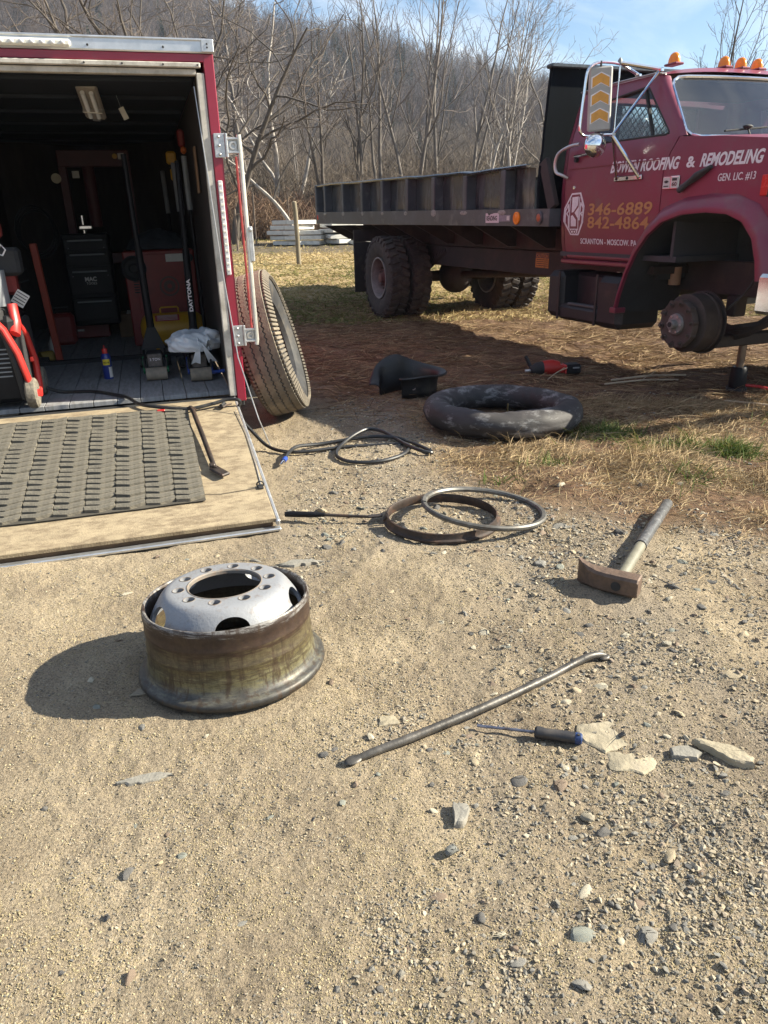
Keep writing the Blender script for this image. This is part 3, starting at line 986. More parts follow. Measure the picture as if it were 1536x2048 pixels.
MB().box((-W / 2, .008, 2.083), (W - .2, .05, .028), ch=.003).build('header_jamb', M_JAMB, tr)
# marker light bar
lb = MB().box((-1.07, -.047, 2.196), (.70, .022, .036), ch=.010).build('light_bar', M_LENS, tr)
for i in range(14):
    MB().ell((-1.39 + i * .0485, -.057, 2.197), (.013, .007, .011), 10, 6).build('lamp_dome', M_WHITE, lb)
# reflector strip on the right post
rs = MB().box((-.030, -.029, 1.28), (.026, .010, .52), ch=.004).build('reflector_strip', M_SIL, tr)
for i in range(14):
    MB().box((-.030, -.035, 1.05 + i * .036), (.020, .004, .013), Ry(0), ch=.0015).build('reflector_facet', M_LENS, rs)
# hinges and lock rod beside the post
for z in (1.72, .66):
    hg = MB().box((-.012, -.030, z), (.060, .010, .125), ch=.003).build('hinge_plate', M_GALV, tr)
    MB().box((.026, -.032, z), (.014, .020, .125), ch=.003).build('hinge_knuckle', M_GALV, hg)
    sq = MB().box((.062, -.026, z + .035), (.062, .030, .012), ch=.002).box((.062, -.026, z - .035), (.062, .030, .012), ch=.002).box((.062, -.018, z), (.062, .010, .062), ch=.002)
    sq.build('square_bracket', M_GALV, hg)
    MB().lathe([(.012, 0), (.022, 0), (.022, .012), (.012, .012)], 16, T(.062, -.026, z) @ Rx(pi / 2)).build('washer', M_WIRE, hg)
    for dz in (-.045, 0, .045):
        MB().ell((-.016, -.037, z + dz), (.008, .005, .008), 10, 6).build('bolt', M_WIRE, hg)
rod = MB().tube([(.098, -.03, 1.775), (.100, -.03, 1.72), (.100, -.03, .63), (.094, -.032, .60)], .014, 10).build('lock_rod', mat('lock_rod_zinc', (.62, .60, .54), .4, metal=.5, var=.2, scale=12), tr)
MB().box((.116, -.03, 1.19), (.030, .030, .20), ch=.006).ell((.116, -.046, 1.27), (.012, .006, .012)).build('rod_handle', M_GALV, rod)
MB().box((.078, .010, 1.14), (.012, .012, 1.05), ch=.002).build('edge_strip', mat('faded_red_strip', (.36, .05, .05), .7, var=.4, scale=30), tr)
# lift cable
MB().tube([(-.115, .03, 2.02), (-.10, -.05, 1.62), (-.075, -.10, 1.05), (-.04, -.16, .55), (.02, -.42, .22), (.03, -.75, .15)], .0035, 5).build('lift_cable', M_WIRE, tr)
# wheel and fender on the right side
wh = MB().lathe([(.19, -.085), (.31, -.095), (.345, -.07), (.35, 0), (.345, .07), (.31, .095), (.19, .085)], 40, T(.13, 1.62, .35) @ Ry(pi / 2)).build('wheel', M_RUB, tr)
MB().lathe([(.0, .05), (.08, .06), (.15, .03), (.19, .07), (.2, .085), (.2, -.085), (.0, -.06)], 28, T(.13, 1.62, .35) @ Ry(pi / 2)).build('rim', M_WHITE, wh)
fpts = []
for k in range(15):
    a = radians(200 - 220 * k / 14)
    fpts.append((1.62 + .46 * cos(a), .36 + .44 * sin(a)))
P = [[(.005, y, z), (.25, y, z), (.262, y, z - .02), (.262, y, z - .05)] for y, z in fpts]
MB().grid(P).build('fender', mat('pitted_red_fender', (.30, .035, .055), .55, var=.4, scale=60, bump=.8, bscale=90, dirt=(.36, .24, .22), damt=.4, dscale=30), tr)
# axle and frame under the floor
MB().box((-W / 2, LEN / 2, .225), (.9, LEN - .2, .05)).box((-W / 2, 1.62, .30), (W, .07, .07)).build('chassis', M_BLACKM, tr)
MB().tube([(-W / 2, LEN + .6, .30), (-W / 2, LEN + 1.6, .32)], .04, 8).tube([(-W / 2, LEN + 1.5, .0), (-W / 2, LEN + 1.5, .5)], .03, 8).build('tongue', M_BLACKM, tr)

# ramp door
SL = radians(8.6)
MR_L = T(0, -.035, .287) @ Rx(SL)                    # ramp plane in the trailer's frame
MR = MT @ MR_L                                       # in the world


def RL(mb):                                          # move verts into the trailer frame
    mb.v = [tuple(MR_L @ Vector(p)) for p in mb.v]
    return mb


RX0, RX1 = -W + .07, -.07
rw = MB().box(((RX0 + RX1) / 2, -.80, -.011), (RX1 - RX0 - .03, 1.56, .022), ch=.003)
ramp = RL(rw).build('ramp_door', M_RAMPW, tr)
RL(MB().box(((RX0 + RX1) / 2, -.80, -.040), (RX1 - RX0 - .05, 1.53, .034), ch=.003)).build('ramp_core', M_RAMPE, ramp)
RL(MB().box((RX1 - .006, -.80, -.016), (.020, 1.60, .030), ch=.006)).build('side_trim', M_GALV, ramp)
RL(MB().box((RX0 + .006, -.80, -.016), (.020, 1.60, .030), ch=.006)).build('side_trim', M_GALV, ramp)
RL(MB().box(((RX0 + RX1) / 2, -1.592, -.050), (RX1 - RX0 + .01, .030, .016), ch=.004)).build('end_trim', M_ALU, ramp)
RL(MB().box(((RX0 + RX1) / 2, .002, -.03), (RX1 - RX0 - .05, .022, .022), ch=.006)).build('piano_hinge', M_BLACKM, ramp)
rg = RL(MB().box((-.105, -1.27, .006), (.026, .040, .008), ch=.002)).build('tie_ring', M_BLACKM, ramp)
RL(MB().tube([(-.105 + .017 * cos(a), -1.262, .016 + .016 * sin(a)) for a in np.linspace(0, 6.28, 13)[:-1]], .004, 6, closed=True)).build('ring', M_BLACKM, rg)
RL(MB().tube([(-.10, -1.26, .003), (-.09, -1.0, .004), (-.085, -.6, .004), (-.10, -.25, .006)], .0022, 5)).build('pull_cord', M_WIRE, ramp)
RL(MB().tube([(-.105, -1.27, .002), (-.30, -1.29, .003), (-.40, -1.27, .004), (-.55, -1.2, .016)], .0014, 4)).build('pull_cord', M_BLACKM, ramp)

# rubber mat with chevron tread, lying on the ramp
mt = thing('rubber_mat', 'worn grey rubber mat with rows of chevron tread lying on the lowered ramp', 'mat', M=MR @ T(0, 0, .0015))
MX0, MX1, MY0, MY1 = -1.60, -.375, -1.345, -.125
mb = MB(); nx, ny = 24, 20; P = []
for i in range(nx + 1):
    row = []
    for j in range(ny + 1):
        x = MX0 + (MX1 - MX0) * i / nx; y = MY0 + (MY1 - MY0) * j / ny
        if j == 0: y += .012 * float(vnoise(x * 6, 3.1, 77))
        row.append((x, y, .008))
    P.append(row)
mb.grid(P)
mb.box(((MX0 + MX1) / 2, (MY0 + MY1) / 2, .003), (MX1 - MX0 - .012, MY1 - MY0 - .012, .006))
mb.build('mat_sheet', mat('mat_groove_shade', (.06, .052, .04), .95, var=.3, scale=16), mt)  # sheet coloured darker than the lugs, painting shadow into the grooves
cw, pt = .1355, .0560
a_, h_ = cw * .496, .019
# one chevron lug: left part almost level, right part climbing
lug = MB()
top = [(-a_, .000), (-.004, -.014), (a_, .006), (a_, .050), (-.004, .030), (-a_, .043)]
n_ = len(top)
cx_ = [(x * .97, y + (.003 if i < 3 else -.003)) for i, (x, y) in enumerate(top)]
lug.add([(x, y, 0) for x, y in top] + [(x, y, h_) for x, y in cx_],
        [(i, (i + 1) % n_, n_ + (i + 1) % n_, n_ + i) for i in range(n_)] + [tuple(range(n_, 2 * n_))])
lug_me = lug.mesh('tread_lug', smooth=20); lug_me.materials.append(M_MAT)
rl = random.Random(3)
for c in range(9):
    for r in range(21):
        x = MX1 - cw * (c + .5); y = MY0 + .018 + pt * r + (.004 if c % 2 else 0)
        if y + .05 > MY1 or x - a_ < MX0: continue
        o = bpy.data.objects.new('tread_lug', lug_me); COL.objects.link(o); o.parent = mt
        o.location = (x + rl.gauss(0, .001), y + rl.gauss(0, .0012), .0072 - rl.random() * .0035)
        o.scale = (1, 1, .75 + .3 * rl.random())
        o.rotation_euler = (rl.gauss(0, .03), rl.gauss(0, .03), rl.gauss(0, .018))


# ------------------------------------------------------------------ what stands in the trailer
def inside(name, label, cat, x, y, z=FZ, rz=0.0, group=None):
    return thing(name, label, cat, M=MT @ T(x, y, z) @ Rz(rz), group=group)


M_MRED = mat('machine_red', (.42, .025, .02), .4, var=.12, dirt=(.12, .03, .02), damt=.2)
M_ORED = mat('orange_red_paint', (.30, .04, .018), .5, var=.15, dirt=(.12, .04, .025), damt=.3)
M_YEL = mat('yellow_paint', (.62, .33, .02), .45, var=.12, dirt=(.30, .18, .05), damt=.25)
M_DKRED = mat('cabinet_red', (.22, .028, .024), .5, var=.15, dirt=(.12, .03, .03), damt=.3)
M_GREEN = mat('green_paint', (.02, .20, .08), .4, var=.15)
M_BLUE = mat('blue_paint', (.02, .06, .30), .4, var=.15)
M_WOODR = mat('worn_roller', (.24, .20, .15), .7, var=.3, scale=14)
M_LBL = mat('white_label', (.62, .60, .55), .6, var=.1, scale=20)
M_GREYP = mat('grey_plastic', (.20, .21, .22), .5, var=.15)
M_CHR = mat('chrome', (.78, .79, .80), .09, metal=1.0, var=.06, scale=6)
M_PRINT = mat('dark_print', (.03, .03, .03), .6)
M_PRINTW = mat('white_print', (.74, .70, .72), .6, var=.12, scale=30, dirt=(.42, .30, .33), damt=.16, dscale=45)

# red framed welder on wheels, far left of the doorway
g = inside('welder', 'red framed black welder generator with slotted grille standing at the trailer doorway', 'welder', -1.26, .10)
MB().box((-.31, .22, .29), (.58, .54, .50), ch=.03).build('body', M_BLACK, g)
MB().box((-.02, .24, .30), (.05, .40, .40), ch=.015).build('side_shroud', M_BLACKM, g)
MB().box((-.35, .16, .545), (.56, .44, .08), ch=.02).build('top_cover', M_BLACKM, g)
for i in range(7):
    MB().box((-.20, -.046, .20 + i * .026), (.25, .012, .010), ch=.003).build('grille_slat', M_GREYP, g)
MB().tube([(-.105, -.055, .50), (-.070, -.06, .42), (-.045, -.06, .25), (-.035, -.06, .10), (-.035, -.05, .06)], [.016, .02, .02, .02, .018], 10).build('front_bumper', M_BLACKM, g)
fr = MB().tube([(-.125, -.058, .535), (-.075, -.062, .47), (-.025, -.06, .33), (.005, -.055, .16), (.022, -.03, .09), (.032, .06, .075)], .034, 12, flat=.55)
fr.tube([(-.02, .05, .60), (-.015, .03, .50), (-.02, -.045, .44)], .032, 12, flat=.6)
fr.tube([(-.015, .03, .50), (.012, .10, .42), (.030, .14, .26), (.034, .10, .10), (.030, .05, .075)], .020, 10)
fr.build('roll_frame', M_MRED, g)
MB().box((.022, .10, .27), (.02, .05, .03), ch=.004).build('frame_clip', M_MRED, g)
for yy, nm in ((-.035, 'wheel'), (.36, 'wheel')):
    wl = MB().lathe([(.03, -.03), (.075, -.032), (.088, -.022), (.09, 0), (.088, .022), (.075, .032), (.03, .03)], 28, T(.008, yy, .09) @ Ry(pi / 2)).build(nm, mat('dusty_tyre', (.16, .14, .11), .85, var=.4, scale=50, bump=.5), g)
    MB().lathe([(0, -.028), (.04, -.028), (.04, .028), (0, .028)], 16, T(.008, yy, .09) @ Ry(pi / 2)).build('rim', M_GREYP, wl)
text_on('lettering', 'R', mat('red_print', (.5, .03, .02), .6), g, T(-.105 - .06, -.0525, .39) @ Rx(pi / 2), .045)
# cylinder, hoses and label above the welder
g2 = inside('compressor_pump', 'dark pump head with grey cylinder and pale hoses above the red framed welder', 'pump', -1.44, .34, FZ + .585)
MB().box((-.12, .12, .24), (.46, .30, .46), ch=.05).build('engine_block', M_BLACK, g2)
MB().box((.10, .02, .42), (.10, .10, .10), ch=.02).build('bracket_block', M_DKRED, g2)
MB().box((.13, .06, .14), (.09, .12, .18), ch=.02).build('bracket_block', M_DKRED, g2)
MB().cyl((.07, -.1, 0), (.07, -.1, .20), .07, 20).build('grey_cylinder', M_GREYP, g2)
MB().box((.12, .05, .24), (.20, .16, .16), ch=.02).build('pump_block', M_BLACKM, g2)
MB().box((.0, .1, .1), (.2, .2, .2), ch=.03).build('motor', M_BLACK, g2)
lbq = MB().box((.19, -.04, .24), (.075, .003, .085), Ry(radians(38)) @ T(-.06, 0, -.10)).build('label_card', M_LBL, g2)
for i in range(4):
    MB().box((.19, -.043, .215 + i * .018), (.066, .002, .005), Ry(radians(38)) @ T(-.06, 0, -.10)).build('printed_line', M_PRINT, lbq)
MB().tube([(-.12, -.1, .62), (.02, -.12, .56), (.075, -.12, .44), (.05, -.12, .33), (-.05, -.1, .30)], .012, 8).build('hose', M_SIL, g2)
MB().tube([(-.05, -.06, .60), (.08, -.09, .50), (.12, -.1, .42), (.13, -.1, .36), (.10, -.09, .31)], .005, 6).build('hose', M_SIL, g2)
MB().tube([(.15, -.1, .34), (.17, -.1, .31), (.15, -.1, .28), (.12, -.1, .29)], .005, 6, closed=True).build('hose_clip', M_SIL, g2)

# orange red upright stand
g = inside('engine_hoist', 'orange red steel hoist folded upright behind the welder', 'hoist', -1.47, 1.2)
MB().beam((-.10, 0, .98), (.015, 0, .10), .085, .06, .006).build('upright', M_ORED, g)
MB().beam((.0, .02, .26), (-.22, .02, .26), .075, .06, .006).build('cross_leg', M_ORED, g)
MB().beam((.02, .0, .22), (.055, .0, .0), .085, .07, .006).build('foot', M_ORED, g)
MB().beam((.17, .5, .90), (.21, .5, .0), .06, .05, .006).build('rear_upright', M_ORED, g)
MB().box((-.015, -.035, .335), (.115, .012, .04), ch=.004).build('green_strap', M_GREEN, g)
for z in (.62, .70):
    MB().tube([(-.2, -.045, z - .04), (-.05, -.05, z), (.12, .3, z + .03)], .008, 6).build('strap', M_BLACKM, g)

M_PRESS = mat('press_frame_red', (.075, .014, .015), .55, var=.2)
# shop press at the back
g = inside('shop_press', 'dark red hydraulic press frame against the back of the trailer', 'press', -.85, 3.25)
for x in (-.27, .29):
    MB().box((x, 0, .82), (.07, .12, 1.64), ch=.006).build('upright', M_PRESS, g)
MB().box((.01, -.03, 1.585), (.62, .10, .14), ch=.006).build('top_beam', M_PRESS, g)
MB().box((.01, -.05, .72), (.56, .12, .10), ch=.006).build('bed_beam', M_PRESS, g)
MB().cyl((-.05, -.03, 1.0), (-.05, -.03, 1.52), .055, 16).build('ram', M_PRESS, g)
MB().box((-.16, -.1, 1.45), (.06, .01, .06), ch=.002).build('label_plate', M_LBL, g)
MB().box((.255, -.088, 1.60), (.055, .008, .05), ch=.002).build('label_plate', M_LBL, g)
MB().lathe([(0, 0), (.022, 0), (.022, .012), (0, .012)], 16, T(.20, -.085, 1.60) @ Rx(pi / 2)).build('bolt_cap', M_YEL, g)
MB().lathe([(0, 0), (.042, 0), (.042, .02), (0, .02)], 24, T(-.33, -.10, 1.42) @ Rx(pi / 2)).build('gauge', mat('gauge_face', (.58, .50, .32), .5), g)
MB().box((-.25, -.22, .10), (.36, .12, .17), ch=.01).build('base_beam', mat('press_red', (.16, .02, .018), .5), g)
MB().box((-.33, -.283, .09), (.06, .003, .018)).build('label_plate', M_LBL, g)
# black tool chest
g = inside('tool_chest', 'black roller tool chest with white print standing before the press', 'tool chest', -1.0, 2.85)
MB().box((0, .1, .55), (.40, .34, .80), ch=.015).build('body', M_BLACK, g)
for i, (z, h) in enumerate(((.86, .10), (.74, .10), (.55, .24), (.30, .20))):
    d = MB().box((0, -.078, z), (.37, .02, h), ch=.006).build('drawer', M_BLACK, g)
    MB().box((0, -.092, z + h * .32), (.30, .012, .014), ch=.004).build('drawer_pull', M_GREYP, d)
for x in (-.15, .15):
    for z in (.86, .62):
        MB().ell((x, -.09, z - .03), (.006, .004, .006), 8, 5).build('lock', M_CHR, g)
text_on('lettering', 'MAC', M_LBL, g, T(-.052, -.0905, .545) @ Rx(pi / 2), .05, .10, .002)
text_on('lettering', 'TOOLS', M_LBL, g, T(-.045, -.0905, .515) @ Rx(pi / 2), .028, .09)
MB().cyl((0, .05, .95), (0, .05, 1.10), .035, 14).box((.02, .02, 1.0), (.12, .08, .04), ch=.01).build('air_tool', M_CHR, g)

# red cabinet
g = inside('parts_washer', 'dull red steel cabinet with black round dial behind the yellow air tank', 'cabinet', -.39, 2.55)
MB().box((0, 0, .40), (.60, .48, .80), ch=.012).build('cabinet_body', M_DKRED, g)
MB().box((.04, -.248, .44), (.50, .012, .66), ch=.004).build('front_panel', M_DKRED, g)
MB().lathe([(0, 0), (.105, 0), (.105, .02), (.085, .035), (.07, .02), (.045, .02), (.03, .04), (0, .04)], 28, T(-.22, -.255, .66) @ Rx(pi / 2)).build('dial', M_BLACKM, g)
MB().box((.13, -.256, .735), (.15, .004, .065), ch=.001).build('label_plate', M_LBL, g)
MB().lathe([(0, 0), (.035, 0), (.03, .02), (0, .02)], 20, T(.255, -.254, .73) @ Rx(pi / 2)).build('knob', M_BLACKM, g)
for i in range(5):
    MB().box((-.215, -.253, .46 + i * .022), (.045, .006, .009)).build('vent_slot', M_BLACKM, g)
MB().lathe([(.07, 0), (.085, 0), (.085, .003), (.07, .003)], 24, T(.06, -.254, .50) @ Rx(pi / 2)).lathe([(.02, 0), (.05, 0), (.05, .003), (.02, .003)], 20, T(.06, -.254, .50) @ Rx(pi / 2)).build('round_badge', mat('badge_dark', (.10, .05, .04), .6), g)
# dark cloth heap on it
mb = MB(); P = []
for i in range(22):
    row = []
    for j in range(16):
        u = i / 21; v = j / 15
        h = .16 * sin(pi * u) ** .6 * sin(pi * v) ** .6 + .10 * float(vnoise(u * 5, v * 5, 91)) * sin(pi * u) * sin(pi * v) + .05 * float(vnoise(u * 11, v * 11, 92)) * sin(pi * v)
        row.append((-.26 + .54 * u, -.2 + .4 * v, max(.004, h) + .004))
    P.append(row)
tag(link('cloth_heap', mb.grid(P).mesh('cloth_heap'), mat('dark_cloth', (.03, .035, .045), .9, var=.4)), 'dark crumpled jacket heaped on top of the red cabinet', 'jacket').matrix_world = MT @ T(-.39, 2.55, FZ + .80)
# yellow air tank
g = inside('air_tank', 'yellow portable air tank with carrying handle and red label', 'air tank', -.35, 2.08)
prof = [(0, -.27), (.05, -.268), (.10, -.25), (.13, -.22), (.138, -.18), (.138, .18), (.13, .22), (.10, .25), (.05, .268), (0, .27)]
MB().lathe(prof, 32, T(0, 0, .16) @ Ry(pi / 2), closed=False).build('tank_body', M_YEL, g)
MB().tube([(-.09, -.02, .295), (-.09, -.02, .335), (-.08, -.02, .345), (.05, -.02, .345), (.06, -.02, .335), (.06, -.02, .295)], .007, 8).build('carry_handle', M_YEL, g)
P = [[(x, -.1395 * sin(a), .16 + .1395 * cos(a)) for a in np.linspace(.45, .95, 6)] for x in (-.14, .06)]
lb_ = MB().grid(P).build('label_sheet', mat('label_red', (.38, .05, .06), .6), g)
for k in range(5):
    a = .52 + k * .085
    MB().box((-.04, -.1405 * sin(a), .16 + .1405 * cos(a)), (.17, .002, .003)).build('printed_line', M_LBL, lb_)
for x in (-.15, .15):
    MB().box((x, 0, .012), (.03, .16, .024), ch=.004).build('foot', M_YEL, g)


# floor jacks
def floor_jack(x, y, label, pal, top_z, hx, hy, steel):
    g = inside('floor_jack', label, 'floor jack', x, y, group='trolley jacks inside the trailer')
    for sx in (-.075, .075):
        MB().box((sx, .32, .10), (.014, .62, .09), ch=.005).build('side_plate', M_BLACKM, g)
        MB().beam((sx * 1.05, .0, .06), (sx * 1.05, .12, .14), .012, .03, .003).build('roller_arm', pal, g)
    MB().cyl((-.07, -.01, .048), (.07, -.01, .048), .044, 20).build('roller', M_WOODR, g)
    MB().box((0, .20, .12), (.11, .26, .08), ch=.012).build('pump_housing', M_BLACKM, g)
    MB().box((0, .045, .13), (.10, .03, .09), ch=.006).build('name_plate', mat('worn_plate', (.10, .085, .075), .6, var=.5, scale=40), g)
    MB().prism([(-.085, 0), (.085, 0), (.028, .15), (-.028, .15)], .05, T(0, .36, .17) @ Rx(pi / 2)).build('handle_yoke', M_BLACKM, g)
    for sx in (-.10, .10):
        MB().lathe([(.01, -.015), (.04, -.015), (.04, .015), (.01, .015)], 16, T(sx, .55, .041) @ Ry(pi / 2)).build('caster', M_BLACKM, g)
    hb = MB()
    hb.tube([(0, .34, .28), (hx * .05, .34 + hy * .05, .36), (hx * .5, .34 + hy * .5, .28 + (top_z - .28) * .5)], [.03, .027, .025], 14)
    hb.tube([(hx * .5, .34 + hy * .5, .28 + (top_z - .28) * .48), (hx, .34 + hy, top_z)], [.019, .018], 14)
    hb.build('pump_handle', M_BLACK, g)
    return g


j1 = floor_jack(-.53, .62, 'black trolley jack with green roller arms, handle upright left of the white bag', M_GREEN, 1.45, -.02, .02, True)
j2 = floor_jack(-.24, .46, 'black trolley jack with blue arms half under the white bag', M_BLUE, 1.40, .03, .10, True)
MB().tube([(.0, -.01, .05), (.2, .0, .06)], .012, 8).build('blue_bar', M_BLUE, j2)
text_on('lettering', 'DAYTONA', M_PRINTW, j2, T(.0, .325, .43) @ Ry(radians(-90)) @ Rx(pi / 2) @ T(0, -.0135, 0), .034, .22, .0015)
text_on('lettering', '3 TON', M_PRINTW, j1, T(-.035, .0285, .13) @ Rx(pi / 2), .026, .07)

# white plastic bag
bm = bmesh.new(); bmesh.ops.create_icosphere(bm, subdivisions=5, radius=1.0)
for v in bm.verts:
    p = v.co.copy(); a = atan2(p.y, p.x)
    f = 1 + .30 * float(vnoise(p.x * 1.7 + 4, p.y * 1.7 + p.z * 1.3, 95)) + .16 * abs(float(vnoise(p.x * 4 + p.z * 3, p.y * 4, 96))) * 2 + .07 * float(vnoise(p.x * 9 + p.z * 7, p.y * 9 - p.z * 5, 97))
    rdg = .12 * abs(sin(a * 4.5 + p.z * 3 + 2 * float(vnoise(p.x * 2, p.z * 2, 98))))
    f += rdg
    v.co = Vector((p.x * .165 * f, p.y * .14 * f, p.z * .085 * f + .02 * (p.x > .3)))
    if p.z < -.35: v.co.z = -.03 + .01 * p.z
bme = bpy.data.meshes.new('plastic_bag'); bm.to_mesh(bme); bm.free()
bme.polygons.foreach_set('use_smooth', [True] * len(bme.polygons))
bag = tag(link('plastic_bag', bme, mat('white_bag_film', (.66, .70, .74), .38, var=.08, scale=9, dirt=(.45, .47, .48), damt=.2)), 'crumpled white plastic shopping bag lying over the jack on the right of the deck', 'bag')
bag.matrix_world = MT @ T(-.245, .60, FZ + .235) @ Rz(radians(8))
hd_ = MB()
for s in (-1, 1):
    P = []
    for i in range(9):
        t = i / 8
        P.append([(.02 + .06 * s * t - .03 * (1 - t) + .03 * t * (k - 1), -.12 - .035 * sin(pi * t) - .01 * k, .05 - .17 * t + .012 * (k % 2)) for k in range(3)])
    hd_.grid(P)
hd_.build('bag_handle', _MATS['white_bag_film'], bag)

# spray can
g = inside('spray_can', 'blue spray can with yellow badge and red cap standing on the trailer deck', 'spray can', -.86, .83)
MB().lathe([(0, 0), (.031, 0), (.033, .006), (.033, .155), (.031, .165), (.022, .178), (0, .178)], 28).build('can_body', mat('can_blue', (.012, .03, .20), .3, var=.05, coat=.4), g)
MB().lathe([(0, .176), (.018, .176), (.019, .205), (.015, .212), (0, .212)], 20).build('cap', mat('can_red', (.55, .03, .02), .4), g)
MB().cyl((0, 0, .21), (0, -.004, .235), .004, 8).build('nozzle', M_MRED, g)
P = [[(.0336 * sin(a), -.0336 * cos(a), z) for a in np.linspace(-.75, .75, 9)] for z in (.100, .140)]
MB().grid(P).build('badge', mat('badge_yellow', (.70, .55, .03), .4), g)
P = [[(.0336 * sin(a), -.0336 * cos(a), z) for a in np.linspace(.35, 1.35, 8)] for z in (.012, .085)]
MB().grid(P).build('label_panel', M_LBL, g)
text_on('lettering', 'WD-40', M_PRINT, g, T(-.021, 0, .111) @ Rx(pi / 2), .018, .042, .0006, warp=lambda p: Vector((.0341 * sin(p.x / .0336), -.0341 * cos(p.x / .0336), p.z)))

# yellow straps and bottle rolls left of the chest
g = inside('ratchet_roll', 'rolled yellow strap lying by the foot of the orange red hoist', 'strap', -1.36, 1.75)
MB().lathe([(.012, -.05), (.045, -.05), (.045, .05), (.012, .05)], 20, T(0, 0, .046) @ Rz(.5) @ Ry(pi / 2)).build('strap_coil', mat('dull_yellow', (.30, .20, .04), .7, var=.3), g)
MB().cyl((-.05, -.06, .03), (.02, -.07, .03), .026, 14).build('buckle', M_BLACKM, g)
# things hung on the right wall
g = inside('hanging_gloves', 'yellow webbing straps hung on the right trailer wall', 'straps', -.16, 2.2, 1.70)
MB().box((-.03, 0, .12), (.08, .04, .10), ch=.015).box((-.015, 0, -.005), (.07, .04, .10), ch=.015).build('yellow_webbing', M_YEL, g)
MB().box((-.03, 0, .06), (.06, .045, .02), ch=.004).build('black_band', M_BLACKM, g)
g = inside('orange_handle_saw', 'orange handled tool hanging high on the right trailer wall', 'tool', -.115, 1.5, 1.82)
MB().box((-.01, 0, .0), (.04, .07, .05), ch=.014).build('handle', mat('orange_plastic', (.55, .13, .02), .5), g)
MB().box((-.02, 0, .08), (.05, .04, .12), ch=.015).build('tool_body', M_DKRED, g)
MB().box((-.015, 0, -.22), (.015, .05, .36), ch=.003).build('blade', M_GREYP, g)
g = inside('hanging_board', 'narrow wooden board hanging inside the right door jamb', 'board', -.10, .75, 1.50)
MB().box((0, 0, .14), (.014, .10, .28), ch=.004).build('board', mat('raw_board', (.22, .13, .075), .8, var=.3, stretch=(1, 1, .2)), g)
for i, (x, y, dx) in enumerate(((-.22, 2.9, .03), (-.17, 1.9, .02), (-.13, 1.25, .01))):
    g = inside('tool_pole', ['dark pole leaning at the back right wall', 'dark pole leaning beside the yellow straps', 'dark thin pole nearest the right door jamb'][i], 'pole', x, y, group='poles along the right trailer wall')
    MB().tube([(0, 0, 0), (-dx, .05, 1.45)], .013, 8).build('shaft', M_BLACK, g)
    MB().tube([(-dx * .75, .04, 1.1), (-dx, .05, 1.46)], .02, 8).build('grip', M_GREYP, g)

# small clutter
g = inside('wall_rack', 'dark double bar rack on the left trailer wall', 'rack', -1.74, 1.6, 1.45)
for z in (0, .28):
    MB().cyl((0, -.5, z), (0, .5, z), .018, 8).build('rack_bar', M_BLACK, g)
for i in range(4):
    MB().tube([(.02, -.4 + .25 * i, .27), (.06, -.4 + .25 * i, .24), (.05, -.38 + .25 * i, .05), (.03, -.36 + .25 * i, .02)], .012, 6).build('hung_cable', M_GREYP if i % 2 else M_BLACK, g)
g = inside('cable_coil', 'coiled black cable hanging by the round gauge at the back', 'cable', -1.42, 3.0, 1.30)
for k in range(3):
    MB().tube([(.16 * cos(a) + .01 * k, .015 * k, .20 * sin(a) - .02 * k) for a in np.linspace(0, 2 * pi, 25)[:-1]], .010, 6, closed=True).build('cable_loop', M_BLACK, g)
g = inside('oil_bottle', 'small grey white bottle at the foot of the orange red hoist', 'bottle', -1.33, 2.05)
MB().lathe([(0, 0), (.04, 0), (.042, .02), (.042, .11), (.02, .15), (.016, .17), (0, .17)], 16).build('bottle_body', M_LBL, g)
MB().cyl((0, 0, .168), (0, 0, .195), .019, 12).build('bottle_cap', M_BLACKM, g)
g = inside('red_can', 'dull red fuel can half hidden between tool chest and hoist', 'fuel can', -1.30, 2.75)
MB().box((0, 0, .14), (.20, .16, .28), ch=.03).build('can_body', M_DKRED, g)
MB().tube([(-.06, 0, .28), (-.06, 0, .33), (.06, 0, .33), (.06, 0, .28)], .010, 6).build('can_handle', M_BLACKM, g)
g = inside('cardboard_box', 'worn brown box on the deck right of the tool chest', 'box', -.72, 3.1)
MB().box((0, 0, .11), (.22, .3, .22), ch=.006).build('box_body', mat('cardboard', (.16, .105, .06), .9, var=.2), g)
MB().box((0, -.02, .223), (.05, .3, .004)).build('box_tape', M_LBL, g)

# work light under the ceiling and a hanging tag
g = thing('work_light', 'grey ceiling work light with two white tubes inside the trailer', 'work light', M=MT @ T(-.70, .85, 2.03) @ Rz(radians(-16)) @ Rx(radians(-26)) @ Rz(radians(10)))
MB().box((0, .0, .02), (.13, .34, .03), ch=.012).build('housing', mat('light_housing', (.30, .27, .24), .5), g)
for x in (-.026, .026):
    MB().cyl((x, -.13, -.008), (x, .12, -.008), .014, 12).build('tube', mat('tube_white', (.85, .87, .9), .12), g)
MB().box((0, .05, -.008), (.12, .010, .034), ch=.003).build('wire_guard', M_WIRE, g)
MB().box((0, .175, .015), (.05, .03, .02), ch=.005).build('mount', M_GREYP, g)
g = thing('hanging_tag', 'small card tag hanging below the trailer ceiling', 'tag', M=MT @ T(-.51, 1.0, 2.0) @ Ry(radians(-22)))
MB().box((0, 0, 0), (.035, .003, .075), ch=.001).build('card', M_LBL, g)
MB().tube([(0, 0, .035), (.01, 0, .11)], .001, 4).build('string', M_WIRE, g)


# ------------------------------------------------------------------ on the ramp and the ground by it
def wp(M, pts):
    return [tuple(M @ Vector(p)) for p in pts]


